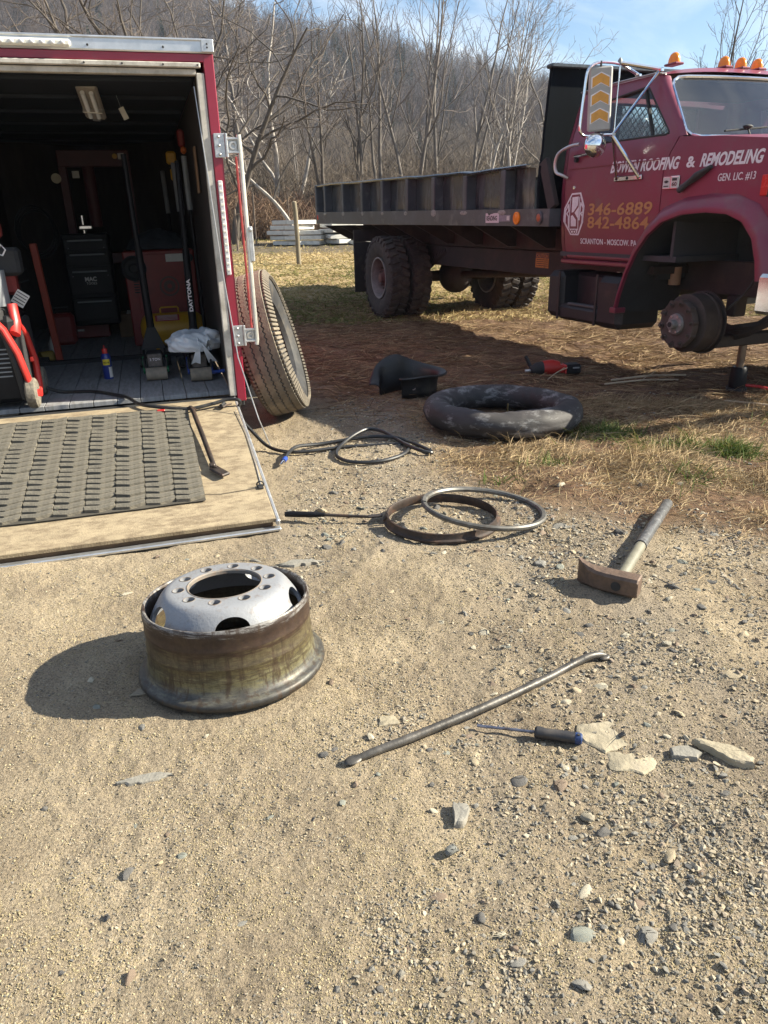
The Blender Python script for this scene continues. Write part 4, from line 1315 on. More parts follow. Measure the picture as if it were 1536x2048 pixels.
def smooth_path(pts, sub=6):
    pts = [Vector(p) for p in pts]; out = []
    for i in range(len(pts) - 1):
        p0 = pts[max(0, i - 1)]; p1 = pts[i]; p2 = pts[i + 1]; p3 = pts[min(len(pts) - 1, i + 2)]
        for k in range(sub):
            t = k / sub
            out.append(.5 * ((2 * p1) + (p2 - p0) * t + (2 * p0 - 5 * p1 + 4 * p2 - p3) * t * t + (3 * p1 - p0 - 3 * p2 + p3) * t ** 3))
    out.append(pts[-1])
    return out


HR = .011
hose_pts = wp(MT, [(-1.22, .40, FZ + .05), (-1.12, .42, FZ + HR), (-.95, .36, FZ + HR), (-.82, .22, FZ + HR), (-.72, .05, FZ + HR + .004)])
hose_pts += wp(MR, [(-.66, -.03, HR + .012), (-.60, -.10, .016 + HR), (-.48, -.17, .018 + HR), (-.36, -.20, .012 + HR), (-.22, -.17, .02 + HR), (-.13, -.15, .03 + HR), (-.06, -.17, .02 + HR)])
hose_pts += [(-.90, 4.52, .20), (-.82, 4.50, .10), (-.72, 4.44, .018), (-.60, 4.33, .012), (-.46, 4.32, .012), (-.25, 4.40, .012), (0, 4.44, .012), (.10, 4.44, .014), (.155, 4.40, .02), (.16, 4.32, .016), (.10, 4.20, .012),
              (-.02, 4.10, .012), (-.16, 4.09, .012), (-.25, 4.16, .013), (-.28, 4.27, .018), (-.24, 4.42, .034), (-.17, 4.56, .05), (-.09, 4.66, .055), (.0, 4.63, .045), (.08, 4.50, .033), (.17, 4.33, .028), (.24, 4.25, .022),
              (.29, 4.245, .014), (.28, 4.30, .012), (.20, 4.42, .02), (.10, 4.50, .035), (-.05, 4.55, .036), (-.22, 4.54, .02), (-.40, 4.47, .014), (-.52, 4.36, .034), (-.565, 4.25, .026), (-.575, 4.16, .016)]
hp = smooth_path(hose_pts, 6)
g = thing('air_hose', 'long black air hose running down the ramp and coiled on the ground', 'hose', hose_pts[0])
o = MB().tube([p - Vector(hose_pts[0]) for p in hp], HR, 9).build('hose_line', mat('hose_black', (.020, .020, .021), .38, var=.3, dirt=(.10, .085, .06), damt=.2, dscale=15), g)
ft = MB().tube([Vector(q) - Vector(hose_pts[0]) for q in ((-.574, 4.17, .017), (-.582, 4.13, .014))], .015, 12)
ft.build('blue_collar', M_BLUE, g)
MB().tube([Vector(q) - Vector(hose_pts[0]) for q in ((-.581, 4.135, .014), (-.588, 4.09, .013), (-.592, 4.065, .013))], [.011, .011, .006], 12).build('chuck', M_CHR, g)

g = thing('ramp_bar', 'dark tyre iron with flat hooked foot lying along the right edge of the ramp', 'tyre iron', M=MR @ T(-.36, -.20, .02))
MB().tube([(0, 0, .012), (.012, -.10, .02), (.035, -.45, .012), (.055, -.80, .006), (.058, -.86, .006)], [.012, .014, .014, .013, .014], 10).build('shaft', mat('dark_iron', (.045, .035, .03), .5, metal=.3, var=.4, scale=14, dirt=(.13, .07, .04), damt=.35, dscale=12), g)
MB().tube([(-.03, .012, .0), (0, 0, .012), (.02, -.06, .018)], [.012, .016, .014], 10, flat=.6).build('hooked_end', _MATS['dark_iron'], g)
MB().beam((.050, -.835, .004), (.105, -.935, .004), .05, .016, .005).box((.048, -.83, .012), (.03, .03, .03), ch=.006).build('flat_foot', _MATS['dark_iron'], g)
g = thing('red_plug', 'small red hose plug lying on the top edge of the rubber mat', 'hose plug', M=MR @ T(-.53, -.185, .022) @ Rz(-.12))
MB().box((0, 0, 0), (.05, .020, .014), ch=.005).build('plug_body', M_MRED, g)
MB().cyl((.022, 0, 0), (.036, 0, 0), .004, 8).build('pin', M_CHR, g)
g = thing('hose_coupler', 'greasy dark coupler lying under the hose near the ramp corner', 'coupler', M=MR @ T(-.165, -.185, .012) @ Rz(.9))
MB().box((0, 0, .004), (.05, .03, .016), ch=.004).tube([(-.03, .012, .006), (0, .016, .008), (.04, .006, .006)], .006, 7).tube([(-.025, -.014, .006), (.015, -.02, .010), (.045, -.03, .006)], .005, 7).build('clamp', _MATS['dark_iron'], g)
MB().cyl((-.02, 0, .014), (.022, .004, .016), .009, 10).build('barrel', M_BLACKM, g)

# pry bar from the ramp end to the rings
g = thing('pry_bar', 'flat pry bar with black grip lying between ramp corner and rusty ring', 'pry bar', (-.46, 3.265, .012))
MB().tube([(-.01, .003, .008), (.02, 0, .010), (.12, -.012, .010), (.18, -.018, .010)], [.012, .015, .014, .010], 12).build('grip', M_BLACK, g)
MB().tube([(.17, -.017, .010), (.30, -.034, .008), (.39, -.045, .007)], [.008, .0075, .007], 10).beam((.385, -.045, .008), (.452, -.040, .012), .030, .008, .002).build('blade', _MATS['dark_iron'], g)


# ================================================================== WHEEL PIECES AND HAND TOOLS ON THE GRAVEL
# steel wheel lying on the gravel
M_HUBG = mat('wheel_grey_paint', (.235, .24, .255), .42, var=.06, scale=6, dirt=(.15, .095, .06), damt=.20, dscale=30, bump=.12, bscale=120)
wx_, wy_ = -.492, 2.045
wheel = thing('truck_wheel', 'bare steel truck wheel with grey ten hole centre lying on the gravel', 'wheel', M=T(wx_, wy_, gz(wx_, wy_) + .006) @ Rx(radians(-3.4)) @ Ry(radians(-1.5)) @ Rz(radians(12)))
# rim barrel
pr = [(.243, .236), (.243, .12), (.236, .05), (.240, .014), (.255, .000), (.276, -.002), (.288, .004), (.293, .014), (.292, .024), (.286, .030), (.276, .033), (.267, .040), (.262, .052), (.2585, .072), (.2595, .078), (.2575, .086), (.2560, .112), (.2575, .118), (.2575, .124), (.2550, .130), (.2545, .168), (.2562, .174), (.2562, .180), (.2545, .186),
      (.2555, .208), (.2575, .222), (.2565, .236), (.252, .243), (.247, .242)]
m = bpy.data.materials.new('rim_patina'); m.use_nodes = True
nt = m.node_tree; b = nt.nodes['Principled BSDF']; Lk = nt.links
tc = nt.nodes.new('ShaderNodeTexCoord'); sp = nt.nodes.new('ShaderNodeSeparateXYZ'); Lk.new(tc.outputs['Object'], sp.inputs[0])
mp = nt.nodes.new('ShaderNodeMapping'); mp.inputs['Scale'].default_value = (1, 1, 9); Lk.new(tc.outputs['Object'], mp.inputs['Vector'])
def _nz(vec, sc, det, ro):
    q = nt.nodes.new('ShaderNodeTexNoise'); q.inputs['Scale'].default_value = sc; q.inputs['Detail'].default_value = det; q.inputs['Roughness'].default_value = ro
    Lk.new(vec, q.inputs['Vector']); return q.outputs['Fac']
n1 = _nz(mp.outputs['Vector'], 12, 9, .78); n2 = _nz(tc.outputs['Object'], 40, 6, .7)
mp2 = nt.nodes.new('ShaderNodeMapping'); mp2.inputs['Scale'].default_value = (1, 1, .12); Lk.new(tc.outputs['Object'], mp2.inputs['Vector'])
n3 = _nz(mp2.outputs['Vector'], 55, 5, .7)
ad = nt.nodes.new('ShaderNodeMath'); ad.operation = 'MULTIPLY_ADD'; Lk.new(n1, ad.inputs[0]); ad.inputs[1].default_value = .18; Lk.new(sp.outputs['Z'], ad.inputs[2])
cr = nt.nodes.new('ShaderNodeValToRGB'); e = cr.color_ramp.elements
st = [(.0, (.035, .035, .036)), (.115, (.05, .048, .045)), (.140, (.12, .115, .09)), (.165, (.19, .17, .085)), (.182, (.055, .042, .026)), (.198, (.16, .135, .06)), (.212, (.06, .043, .026)), (.235, (.12, .098, .05)), (.262, (.052, .029, .019)), (.32, (.040, .025, .019)), (.333, (.26, .25, .24))]
while len(e) < len(st): e.new(.5)
for i, (p, c) in enumerate(st): e[i].position = p; e[i].color = (*c, 1)
Lk.new(ad.outputs[0], cr.inputs['Fac'])
mx = nt.nodes.new('ShaderNodeMixRGB'); mx.inputs['Color2'].default_value = (.055, .034, .02, 1)
mr = nt.nodes.new('ShaderNodeMapRange'); mr.inputs['From Min'].default_value = .50; mr.inputs['From Max'].default_value = .60; mr.inputs['To Max'].default_value = .8
Lk.new(n3, mr.inputs['Value']); Lk.new(mr.outputs[0], mx.inputs['Fac']); Lk.new(cr.outputs['Color'], mx.inputs['Color1'])
mm = nt.nodes.new('ShaderNodeMixRGB'); mm.blend_type = 'MULTIPLY'; mm.inputs['Fac'].default_value = .7
c2 = nt.nodes.new('ShaderNodeValToRGB'); c2.color_ramp.elements[0].position = .3; c2.color_ramp.elements[0].color = (.25, .22, .2, 1); c2.color_ramp.elements[1].position = .65
Lk.new(n2, c2.inputs['Fac']); Lk.new(mx.outputs[0], mm.inputs['Color1']); Lk.new(c2.outputs['Color'], mm.inputs['Color2'])
Lk.new(mm.outputs[0], b.inputs['Base Color']); b.inputs['Roughness'].default_value = .5; b.inputs['Metallic'].default_value = .15
bp = nt.nodes.new('ShaderNodeBump'); bp.inputs['Strength'].default_value = .4; bp.inputs['Distance'].default_value = .002; Lk.new(n2, bp.inputs['Height']); Lk.new(bp.outputs['Normal'], b.inputs['Normal'])
M_RIM = m
MB().lathe(pr, 96).build('rim_barrel', M_RIM, wheel, smooth=40)
# disc: outer skin then inner skin
dz = .282
outer = [(.1135, dz), (.164, dz), (.176, dz - .002), (.185, dz - .0065), (.193, dz - .014), (.201, dz - .024), (.210, dz - .038), (.219, dz - .053), (.228, dz - .069), (.236, dz - .086), (.2428, dz - .105)]
inner = [(.2330, dz - .110), (.227, dz - .094), (.219, dz - .077), (.210, dz - .061), (.201, dz - .046), (.192, dz - .032), (.186, dz - .023), (.175, dz - .013), (.160, dz - .011), (.1135, dz - .011)]
disc = MB().lathe(outer + inner, 120).mesh('wheel_disc')
cut = MB()
for k in range(10):
    a = 2 * pi * k / 10 + .1
    cut.cyl((.140 * cos(a), .140 * sin(a), dz - .04), (.140 * cos(a), .140 * sin(a), dz + .03), .0160, 20)
for k in range(5):
    a = 2 * pi * k / 5 + radians(-74 - 12)
    M = T(.2175 * cos(a), .2175 * sin(a), dz - .053) @ Rz(a) @ Ry(radians(58))
    cut.add(*(lambda q: (q.v, q.f))(MB().lathe([(0, -.05), (1, -.05), (1, .05), (0, .05)], 32)), M @ Matrix.Diagonal((.034, .050, 1, 1)))
disc = bool_cut(disc, cut.mesh('cutter'))
disc.materials.clear(); disc.materials.append(M_HUBG)
dsc = link('wheel_disc', disc, M_HUBG, wheel)
M_RUST = mat('rust_ring', (.22, .15, .10), .7, var=.35, scale=30)
for k in range(10):
    a = 2 * pi * k / 10 + .1
    MB().lathe([(.0163, 0), (.0192, 0), (.0188, .0010), (.0168, .0010)], 22, T(.140 * cos(a), .140 * sin(a), dz + .0002)).build('hole_lip', mat('hole_lip_grey', (.20, .175, .15), .6, var=.35, scale=60, dirt=(.15, .085, .05), damt=.5, dscale=60), dsc)
MB().lathe([(.1128, -.012), (.1165, .0008), (.1135, .0018), (.110, -.002), (.110, -.012)], 60, T(0, 0, dz)).build('bore_lip', _MATS['hole_lip_grey'], dsc)
MB().cyl((.245, .02, .15), (.262, .02, .15), .004, 6).build('valve_stub', M_BLACKM, wheel)

# side ring and lock ring
M_RRUST = mat('rusty_ring', (.036, .024, .019), .6, var=.5, scale=22, metal=.15, dirt=(.13, .065, .035), damt=.4, dscale=14)
M_RWORN = mat('worn_ring', (.11, .105, .095), .45, metal=.25, var=.35, scale=26, dirt=(.09, .06, .04), damt=.35, dscale=20)
rx, ry = .268, 3.19
g = thing('side_ring', 'rusty split rim side ring standing as a low band on the gravel', 'rim ring', (rx, ry, gz(rx, ry) + .006), radians(-70))
MB().lathe([(.252, .0), (.262, .0), (.272, .006), (.272, .014), (.262, .020), (.259, .030), (.258, .043), (.252, .045), (.249, .040), (.250, .02)], 84, a0=radians(-103), a1=radians(250)).build('ring_band', M_RRUST, g)
MB().box((0, 0, 0), (.012, .010, .036), T(.255 * cos(radians(-107)), .255 * sin(radians(-107)), .024) @ Rz(radians(-107))).build('split_stub', M_RRUST, g)
lx_, ly_ = .467, 3.235
g = thing('lock_ring', 'thin worn steel lock ring leaning over the rusty side ring', 'rim ring', M=T(lx_, ly_, .050) @ Ry(radians(5.8)) @ Rx(radians(-2.5)))
MB().lathe([(.268, -.010), (.286, -.012), (.294, -.004), (.294, .006), (.287, .012), (.272, .010), (.266, .002)], 90, a0=radians(-176), a1=radians(180)).build('ring_band', M_RWORN, g)

# bead hammer
hv0 = Vector((.845, 2.455, 0)); hv1 = Vector((1.352, 3.275, 0)); hdir = (hv1 - hv0).normalized(); hang = atan2(hdir.y, hdir.x)
g = thing('bead_hammer', 'heavy duck bill hammer with pale rusty head and half taped grey handle', 'hammer', (.845, 2.455, gz(.845, 2.455) + .003), hang)
M_HEAD = mat('hammer_head', (.135, .088, .062), .62, metal=.2, var=.4, scale=16, dirt=(.055, .04, .032), damt=.5, dscale=14, bump=.3, bscale=60)
hl = MB(); P = []
# local: X along the handle, Y across (head runs along Y; +Y is the bill end)
prof = [(-.118, .041, .041), (-.112, .046, .046), (-.04, .046, .046), (.03, .046, .045), (.075, .046, .040), (.115, .049, .031), (.150, .055, .020), (.172, .062, .011)]
def ringat(y, hzv, hx, bend):
    c = .012 if hx > .02 else .004
    pts = [(-hx + c, -hzv), (hx - c, -hzv), (hx, -hzv + c), (hx, hzv - c), (hx - c, hzv), (-hx + c, hzv), (-hx, hzv - c), (-hx, -hzv + c)]
    return [(px + bend, y, .050 + pz) for px, pz in pts]
rows = []
for (y, hzv, hx) in prof:
    bend = .0 if y < .03 else .55 * (y - .03) ** 2 * 4
    rows.append(ringat(y, hzv, hx, bend))
vs = [p for r in rows for p in r]; fs = []
for i in range(len(rows) - 1):
    for k in range(8):
        fs.append((i * 8 + k, i * 8 + (k + 1) % 8, (i + 1) * 8 + (k + 1) % 8, (i + 1) * 8 + k))
fs.append(tuple(range(8))); fs.append(tuple((len(rows) - 1) * 8 + k for k in range(8)))
hl.add([(x * .80, y * .82, z * .80) for x, y, z in vs], fs); hl.build('hammer_head', M_HEAD, g, smooth=30)
MB().lathe([(0, 0), (.016, 0), (.018, .003), (0, .003)], 20, T(-.0372, -.02, .040) @ Ry(-pi / 2)).build('eye_plug', M_BLACKM, g)
MB().tube([(-.02, -.02, .043), (.10, -.018, .046), (.38, -.01, .040)], [.0215, .0225, .0225], 16).build('handle', mat('bare_handle', (.165, .155, .115), .6, var=.2, scale=20, dirt=(.2, .17, .12), damt=.3), g)
MB().tube([(.37, -.0102, .0425), (.62, -.003, .034), (.955, .004, .028), (.962, .0045, .028)], [.0245, .0245, .024, .021], 16).build('taped_grip', mat('grip_tape', (.085, .085, .088), .38, var=.35, scale=50, dirt=(.28, .27, .25), damt=.25, dscale=25), g)
MB().tube([(.366, -.0103, .0406), (.374, -.0101, .0404)], .0255, 16).build('tape_end', M_BLACKM, g)

# long tyre iron
M_IRON = mat('worn_iron', (.085, .078, .070), .46, metal=.4, var=.45, scale=18, dirt=(.12, .09, .065), damt=.3, dscale=40, bump=.15)
p0 = Vector((-.10, 1.555, 0)); p1 = Vector((.705, 2.030, 0)); dd = p1 - p0
g = thing('tyre_iron', 'long slim steel tyre iron lying across the open gravel', 'tyre iron', (p0.x, p0.y, gz(p0.x, p0.y)), atan2(dd.y, dd.x))
Ln = dd.length
path = [(0, .004, .010), (.03, .004, .008), (.08, -.002, .014), (.2, -.010, .018), (.45, -.010, .020), (.68, .002, .020), (.80, .012, .024), (.86, .010, .030), (.90, .006, .026), (.928, .0, .016)]
rad = [.005, .010, .0115, .0125, .0125, .0125, .0125, .0125, .012, .009]
pp = smooth_path(path, 4); rr = list(np.interp(np.linspace(0, len(rad) - 1, len(pp)), range(len(rad)), rad))
MB().tube(pp, rr, 12).build('bar', M_IRON, g)
MB().ell((.012, .004, .010), (.026, .017, .006), 14, 8).build('spoon_end', M_IRON, g)
MB().ell((.918, -.004, .018), (.022, .016, .007), 14, 8, None).build('hook_end', M_IRON, g)
# screwdriver
p0 = Vector((.248, 1.693, 0)); p1 = Vector((.517, 1.618, 0)); dd = p1 - p0
g = thing('screwdriver', 'flat screwdriver with dark blue handle lying below the long tyre iron', 'screwdriver', (p0.x, p0.y, gz(p0.x, p0.y) + .006), atan2(dd.y, dd.x))
L_ = dd.length
MB().tube([(.03, 0, .010), (L_ * .58, 0, .017)], .0042, 10).beam((.0, 0, .009), (.035, 0, .010), .010, .003).build('shank', mat('blued_steel', (.16, .17, .22), .35, metal=.8, var=.3, scale=30, dirt=(.10, .07, .05), damt=.3, dscale=20), g)
hm = MB().lathe([(0, L_ * .56), (.012, L_ * .56), (.0165, L_ * .58), (.0170, L_ * .62), (.0145, L_ * .66), (.0155, L_ * .75), (.0165, L_ * .86), (.0155, L_ * .95), (0, L_ * .955)], 12, T(0, 0, .017) @ Ry(pi / 2))
hm.build('handle', mat('screwdriver_grip', (.030, .028, .030), .5, var=.3, scale=30, dirt=(.12, .10, .08), damt=.3), g)
MB().lathe([(0, L_ * .945), (.0158, L_ * .945), (.0165, L_ * .96), (.0155, L_ * 1.0), (.012, L_ * 1.012), (0, L_ * 1.015)], 14, T(0, 0, .017) @ Ry(pi / 2)).build('blue_butt', mat('butt_blue', (.015, .035, .11), .4), g)
MB().cyl((L_ * .975, -.004, .031), (L_ * .975, -.004, .0345), .004, 8).build('hang_hole', M_BLACKM, g)

# inner tube
tx, ty = .812, 4.93
bm = bmesh.new(); nu, nv = 128, 36; vv = []
for i in range(nu):
    a = 2 * pi * i / nu; row = []
    sg = .02 * float(vnoise(cos(a) * 2 + 5, sin(a) * 2, 111))
    inner_dent = .085 * math.exp(-((a - radians(288)) / .35) ** 2)
    for j in range(nv):
        t = 2 * pi * j / nv
        r = .094 + .012 * float(vnoise(cos(a) * 3 + t, sin(a) * 3, 112))
        wr = .004 * float(vnoise(a * 22, t * 2.0, 113)) + .0025 * float(vnoise(a * 60, t * 3, 114))
        fold = .006 * abs(sin(a * 13 + 2 * t)) * (cos(t) < 0)
        rr_ = r + wr + fold
        cc, ss = cos(t), sin(t)
        rad_ = .438 + sg + rr_ * cc - inner_dent * (cc < 0) * (-cc)
        z = .082 + (rr_ - .004) * ss * .92 + .012 * float(vnoise(cos(a) * 1.5, sin(a) * 1.5 + 7, 115))
        z = max(z, .001)
        row.append(bm.verts.new((rad_ * cos(a) * 1.0, rad_ * sin(a) * .98, z)))
    vv.append(row)
for i in range(nu):
    for j in range(nv):
        bm.faces.new((vv[i][j], vv[(i + 1) % nu][j], vv[(i + 1) % nu][(j + 1) % nv], vv[i][(j + 1) % nv]))
tm = bpy.data.meshes.new('inner_tube'); bm.to_mesh(tm); bm.free(); tm.polygons.foreach_set('use_smooth', [True] * len(tm.polygons))
g = thing('inner_tube', 'inflated black inner tube dusted grey lying flat before the truck', 'inner tube', (tx, ty, gz(tx, ty)))
link('tube_body', tm, mat('tube_rubber', (.030, .026, .026), .7, var=.4, scale=8, dirt=(.36, .355, .35), damt=.34, dscale=6, bump=.22, bscale=30, stretch=(1, 1, 2.5)), g)
MB().tube([(.02, -.10, .0), (.022, -.11, .10), (.022, -.112, .15)], [.006, .006, .005], 8).build('valve_stem', mat('brass_stem', (.20, .15, .06), .45, metal=.6), g)

# rubber flap
g = thing('tyre_flap', 'curled black rubber tyre flap standing on the shaded dirt behind the tube', 'tyre flap', (.205, 5.86, gz(.205, 5.86) + .004), radians(4))
M_FLAP = mat('flap_rubber', (.010, .010, .011), .5, var=.4, scale=10, dirt=(.08, .06, .045), damt=.25, dscale=8)
P = []
for i in range(61):
    t = i / 60; a = radians(-108 + 305 * t)
    back = math.exp(-((a - radians(115)) / .95) ** 2)
    hgt = (1 + .62 * back) * (1 - .45 * float(sstep(.88, 1.0, t)))
    row = []
    for k, (dr, z) in enumerate(((.0, .0), (.006, .05), (.008, .10), (.018, .145), (.045, .172), (.078, .180), (.090, .172))):
        R = .188 * (1 + .12 * cos(2 * (a - .5))) + .008 * sin(5 * a + k * .4)
        fl_o = dr * (1.0 - .55 * back)
        row.append(((R + fl_o) * cos(a) * 1.08, (R + fl_o) * sin(a) * .9, z * hgt + .006 * sin(4 * a)))
    P.append(row)
fl = MB().grid(P)
fo = fl.build('flap_band', M_FLAP, g)
sm = fo.modifiers.new('thickness', 'SOLIDIFY'); sm.thickness = .008
MB().lathe([(.008, 0), (.016, 0), (.016, .006), (.008, .006)], 16, T(.03, -.158, .085) @ Rx(radians(84))).build('valve_hole', mat('flap_ring', (.3, .22, .2), .6), g)

# red cordless impact wrench
g = thing('impact_wrench', 'red and black cordless impact wrench lying in the shaded straw', 'impact wrench', M=T(1.545, 6.62, gz(1.545, 6.62) + .035) @ Rz(radians(8)))
MB().tube([(-.22, .0, .02), (-.16, 0, .035), (-.10, 0, .04)], [.035, .055, .06], 16).build('gear_case', M_BLACKM, g)
MB().cyl((-.27, 0, .02), (-.21, 0, .022), .013, 10).build('anvil', M_WIRE, g)
MB().tube([(-.11, 0, .04), (-.02, 0, .045), (.04, 0, .045)], [.062, .066, .05], 14).beam((-.01, .0, .05), (.09, -.02, .02), .07, .07, .015).build('motor_shell', M_MRED, g)
MB().beam((-.20, .03, .03), (-.25, .07, .14), .03, .03, .008).build('hook', M_BLACKM, g)
MB().box((.15, -.02, .03), (.15, .13, .085), ch=.016).build('battery', M_BLACK, g)
MB().box((.085, -.02, .03), (.02, .12, .08), ch=.01).build('battery_trim', M_MRED, g)
MB().box((.17, -.087, .045), (.06, .004, .012)).build('label_stripe', M_GREYP, g)


# tyres
def tyre_carcass(R, w, Ri, n=72):
    h = w / 2
    return [(Ri, -h * .55), (Ri + .012, -h * .80), (Ri + .06, -h * .97), (Ri + .12 * R / .5, -h * 1.06), (R - .11, -h * 1.06), (R - .055, -h), (R - .018, -h * .90), (R - .006, -h * .5), (R - .004, 0),
            (R - .006, h * .5), (R - .018, h * .90), (R - .055, h), (R - .11, h * 1.06), (Ri + .12 * R / .5, h * 1.06), (Ri + .06, h * .97), (Ri + .012, h * .80), (Ri, h * .55), (Ri + .02, h * .45), (Ri + .07, h * .80), (R - .10, h * .9), (R - .04, h * .6), (R - .035, 0), (R - .04, -h * .6), (R - .10, -h * .9), (Ri + .07, -h * .80), (Ri + .02, -h * .45)]


ax = Vector((cos(radians(15.5)), .035, sin(radians(15.5)))).normalized()
upv = Vector((-sin(radians(15.5)), 0, cos(radians(15.5)))); fw = upv.cross(ax).normalized(); upv = ax.cross(fw)
RT = .495; WT = .255
Cc = Vector((-.652, 5.32, 0)) + upv * RT + Vector((0, 0, .030))
Mt = Matrix((upv, fw, ax)).transposed().to_4x4()
Mt = T(*Cc) @ Matrix(((upv.x, fw.x, ax.x, 0), (upv.y, fw.y, ax.y, 0), (upv.z, fw.z, ax.z, 0), (0, 0, 0, 1)))
g = thing('leaning_tyre', 'worn highway truck tyre leaning against the trailer fender', 'tyre', M=Mt)
M_TYRED = mat('dusty_tread', (.15, .128, .10), .88, var=.3, scale=14, dirt=(.27, .22, .155), damt=.45, dscale=6, bump=.4, bscale=90)
M_TYREB = mat('tyre_black', (.030, .030, .032), .6, var=.35, scale=8, dirt=(.10, .085, .065), damt=.35, dscale=5)
MB().lathe(tyre_carcass(RT, WT, .262), 96).build('carcass', M_TYREB, g)
rb = MB(); NZ = 88
for k in range(4):
    zc = -.081 + k * .054; P = []
    for i in range(NZ * 2 + 1):
        a = pi * i / NZ; zz = .006 * (1 if i % 2 else -1)
        e0 = zc - .0235 + (zz if k > 0 else 0); e1 = zc + .0235 + (zz if k < 3 else 0)
        P.append([(q * cos(a), q * sin(a), z) for q, z in ((RT - .006, e0), (RT + .001, e0 + .003), (RT + .001, e1 - .003), (RT - .006, e1))])
    rb.grid(P)
rb.build('tread_ribs', M_TYRED, g, fix=False)['kind'] = 'stuff'
sl = MB()
for s in (-1, 1):
    for i in range(100):
        a = 2 * pi * (i + (.5 if s > 0 else 0)) / 100
        M = Rz(a) @ T(RT - .034, 0, s * (WT / 2 + .001)) @ Ry(radians(s * 30)) @ Ry(pi / 2 if False else 0)
        sl.box((0, 0, 0), (.062, .019, .022), M, ch=.003)
sl.build('shoulder_lugs', M_TYRED, g, fix=False)['kind'] = 'stuff'

# ------------------------------------------------------------------ concrete slabs, fence posts
M_SLAB = mat('concrete_slab', (.62, .60, .55), .9, var=.12, scale=6, dirt=(.30, .27, .22), damt=.3, dscale=4, bump=.3)
GS = 'pale slabs piled at the field edge'


def slab(az_px, Y, z, wx, wy, h, rz, label, tilt=0.0):
    x = az_px
    o = MB().box((0, 0, h / 2), (wx, wy, h), Rx(tilt), ch=.012).build('paving_slab', M_SLAB)
    o.matrix_world = T(x, Y, z) @ Rz(rz)
    return tag(o, label, 'slab', GS)


gy = float(gm(0, 24.5))
TH_ = .118
names5 = ['bottom slab of the left pile behind the wooden post', 'second slab up in the left pile behind the wooden post', 'middle slab of the left pile behind the wooden post', 'fourth slab up in the left pile behind the wooden post', 'top slab of the tall left pile behind the wooden post']
for i, nm in enumerate(names5):
    slab(-2.72 + (.10, .02, -.06, .03, .12)[i], 24.6, gy + i * (TH_ + .030), 1.02 + (.02, 0, .05, -.02, .05)[i], .95, TH_, radians(-32 + (3, -2, 4, 0, -3)[i]), nm)
for i, nm in enumerate(['bottom slab of the low middle pile', 'middle slab of the low middle pile', 'top slab of the low middle pile']):
    slab(-2.02 + .03 * (i % 2), 24.4, gy + i * (TH_ + .030), .68, .7, TH_, radians(-20 + 3 * i), nm)
for i, nm in enumerate(['bottom slab of the right pile under the truck tail', 'second slab of the right pile under the truck tail', 'third slab of the right pile under the truck tail', 'top slab of the right pile under the truck tail']):
    slab(-1.16 + (.12, .02, -.02, .0)[i], 24.4, gy + .03 + i * (TH_ + .034), 1.05, .95, TH_, radians(28 + (6, -8, 3, -2)[i]), nm, radians((0, 2, -2, 1)[i]))
slab(-.58, 24.2, gy + .02, .8, .8, TH_, radians(30), 'slab lying tilted at the right end of the piles', radians(6))
slab(-.45, 24.6, gy + .17, .75, .75, TH_, radians(20), 'tilted slab resting on another beside the rear wheel', radians(-7))

M_POST = mat('weathered_post', (.19, .16, .11), .9, var=.3, scale=6, stretch=(4, 4, .4))
M_TPOST = mat('steel_fence_post', (.16, .12, .09), .8, var=.4, scale=10)
px_, py_ = -1.86, 18.0
g = thing('wooden_post', 'single thick wooden fence post standing before the slab piles', 'fence post', (px_, py_, gz(px_, py_) - .05), 0)
MB().tube([(0, 0, 0), (-.005, 0, .6), (-.02, 0, 1.2), (-.035, 0, 1.385)], [.056, .053, .052, .050], 12).build('post_shaft', M_POST, g)
MB().lathe([(0, 1.384), (.048, 1.384), (.042, 1.395), (0, 1.40)], 12, T(-.035, 0, 0)).build('post_top', mat('post_end', (.36, .30, .21), .9, var=.3, scale=40), g)
for i, (pxx, Y, h, lab) in enumerate(((-4.25, 24.5, 1.55, 'thin rusty fence post nearest the trailer lock rod'), (-3.78, 24.2, 1.6, 'thin rusty fence post left of the slab piles'), (-3.05, 27.0, 1.6, 'thin fence post directly behind the left slab pile'), (-1.85, 28.5, 1.5, 'thin fence post above the low middle slab pile'),
                                      (-4.9, 27.5, 1.5, 'thin fence post far back beside the trailer'), (-2.55, 30.0, 1.5, 'farthest thin fence post in the brambles'))):
    g = thing('fence_post', lab, 'fence post', (pxx, Y, gz(pxx, Y) - .1), 0, 'thin posts along the field edge')
    MB().box((0, 0, h / 2), (.045, .035, h), ch=.004).build('post_shaft', M_TPOST, g)
    MB().box((0, -.022, h * .62), (.02, .012, .05)).build('staple', M_TPOST, g)
g = thing('gate_stub', 'short rusty steel gate stub standing behind the trailer lock rod', 'gate stub', (-4.05, 22.5, gz(-4.05, 22.5) - .05))
MB().cyl((0, 0, 0), (0, 0, 1.15), .03, 8).build('stub_post', M_TPOST, g)
MB().cyl((-.05, 0, 1.0), (.36, 0, 1.04), .02, 8).build('stub_rail', M_TPOST, g)
MB().cyl((.30, 0, 1.0), (.05, 0, .35), .014, 8).build('stub_brace', M_TPOST, g)
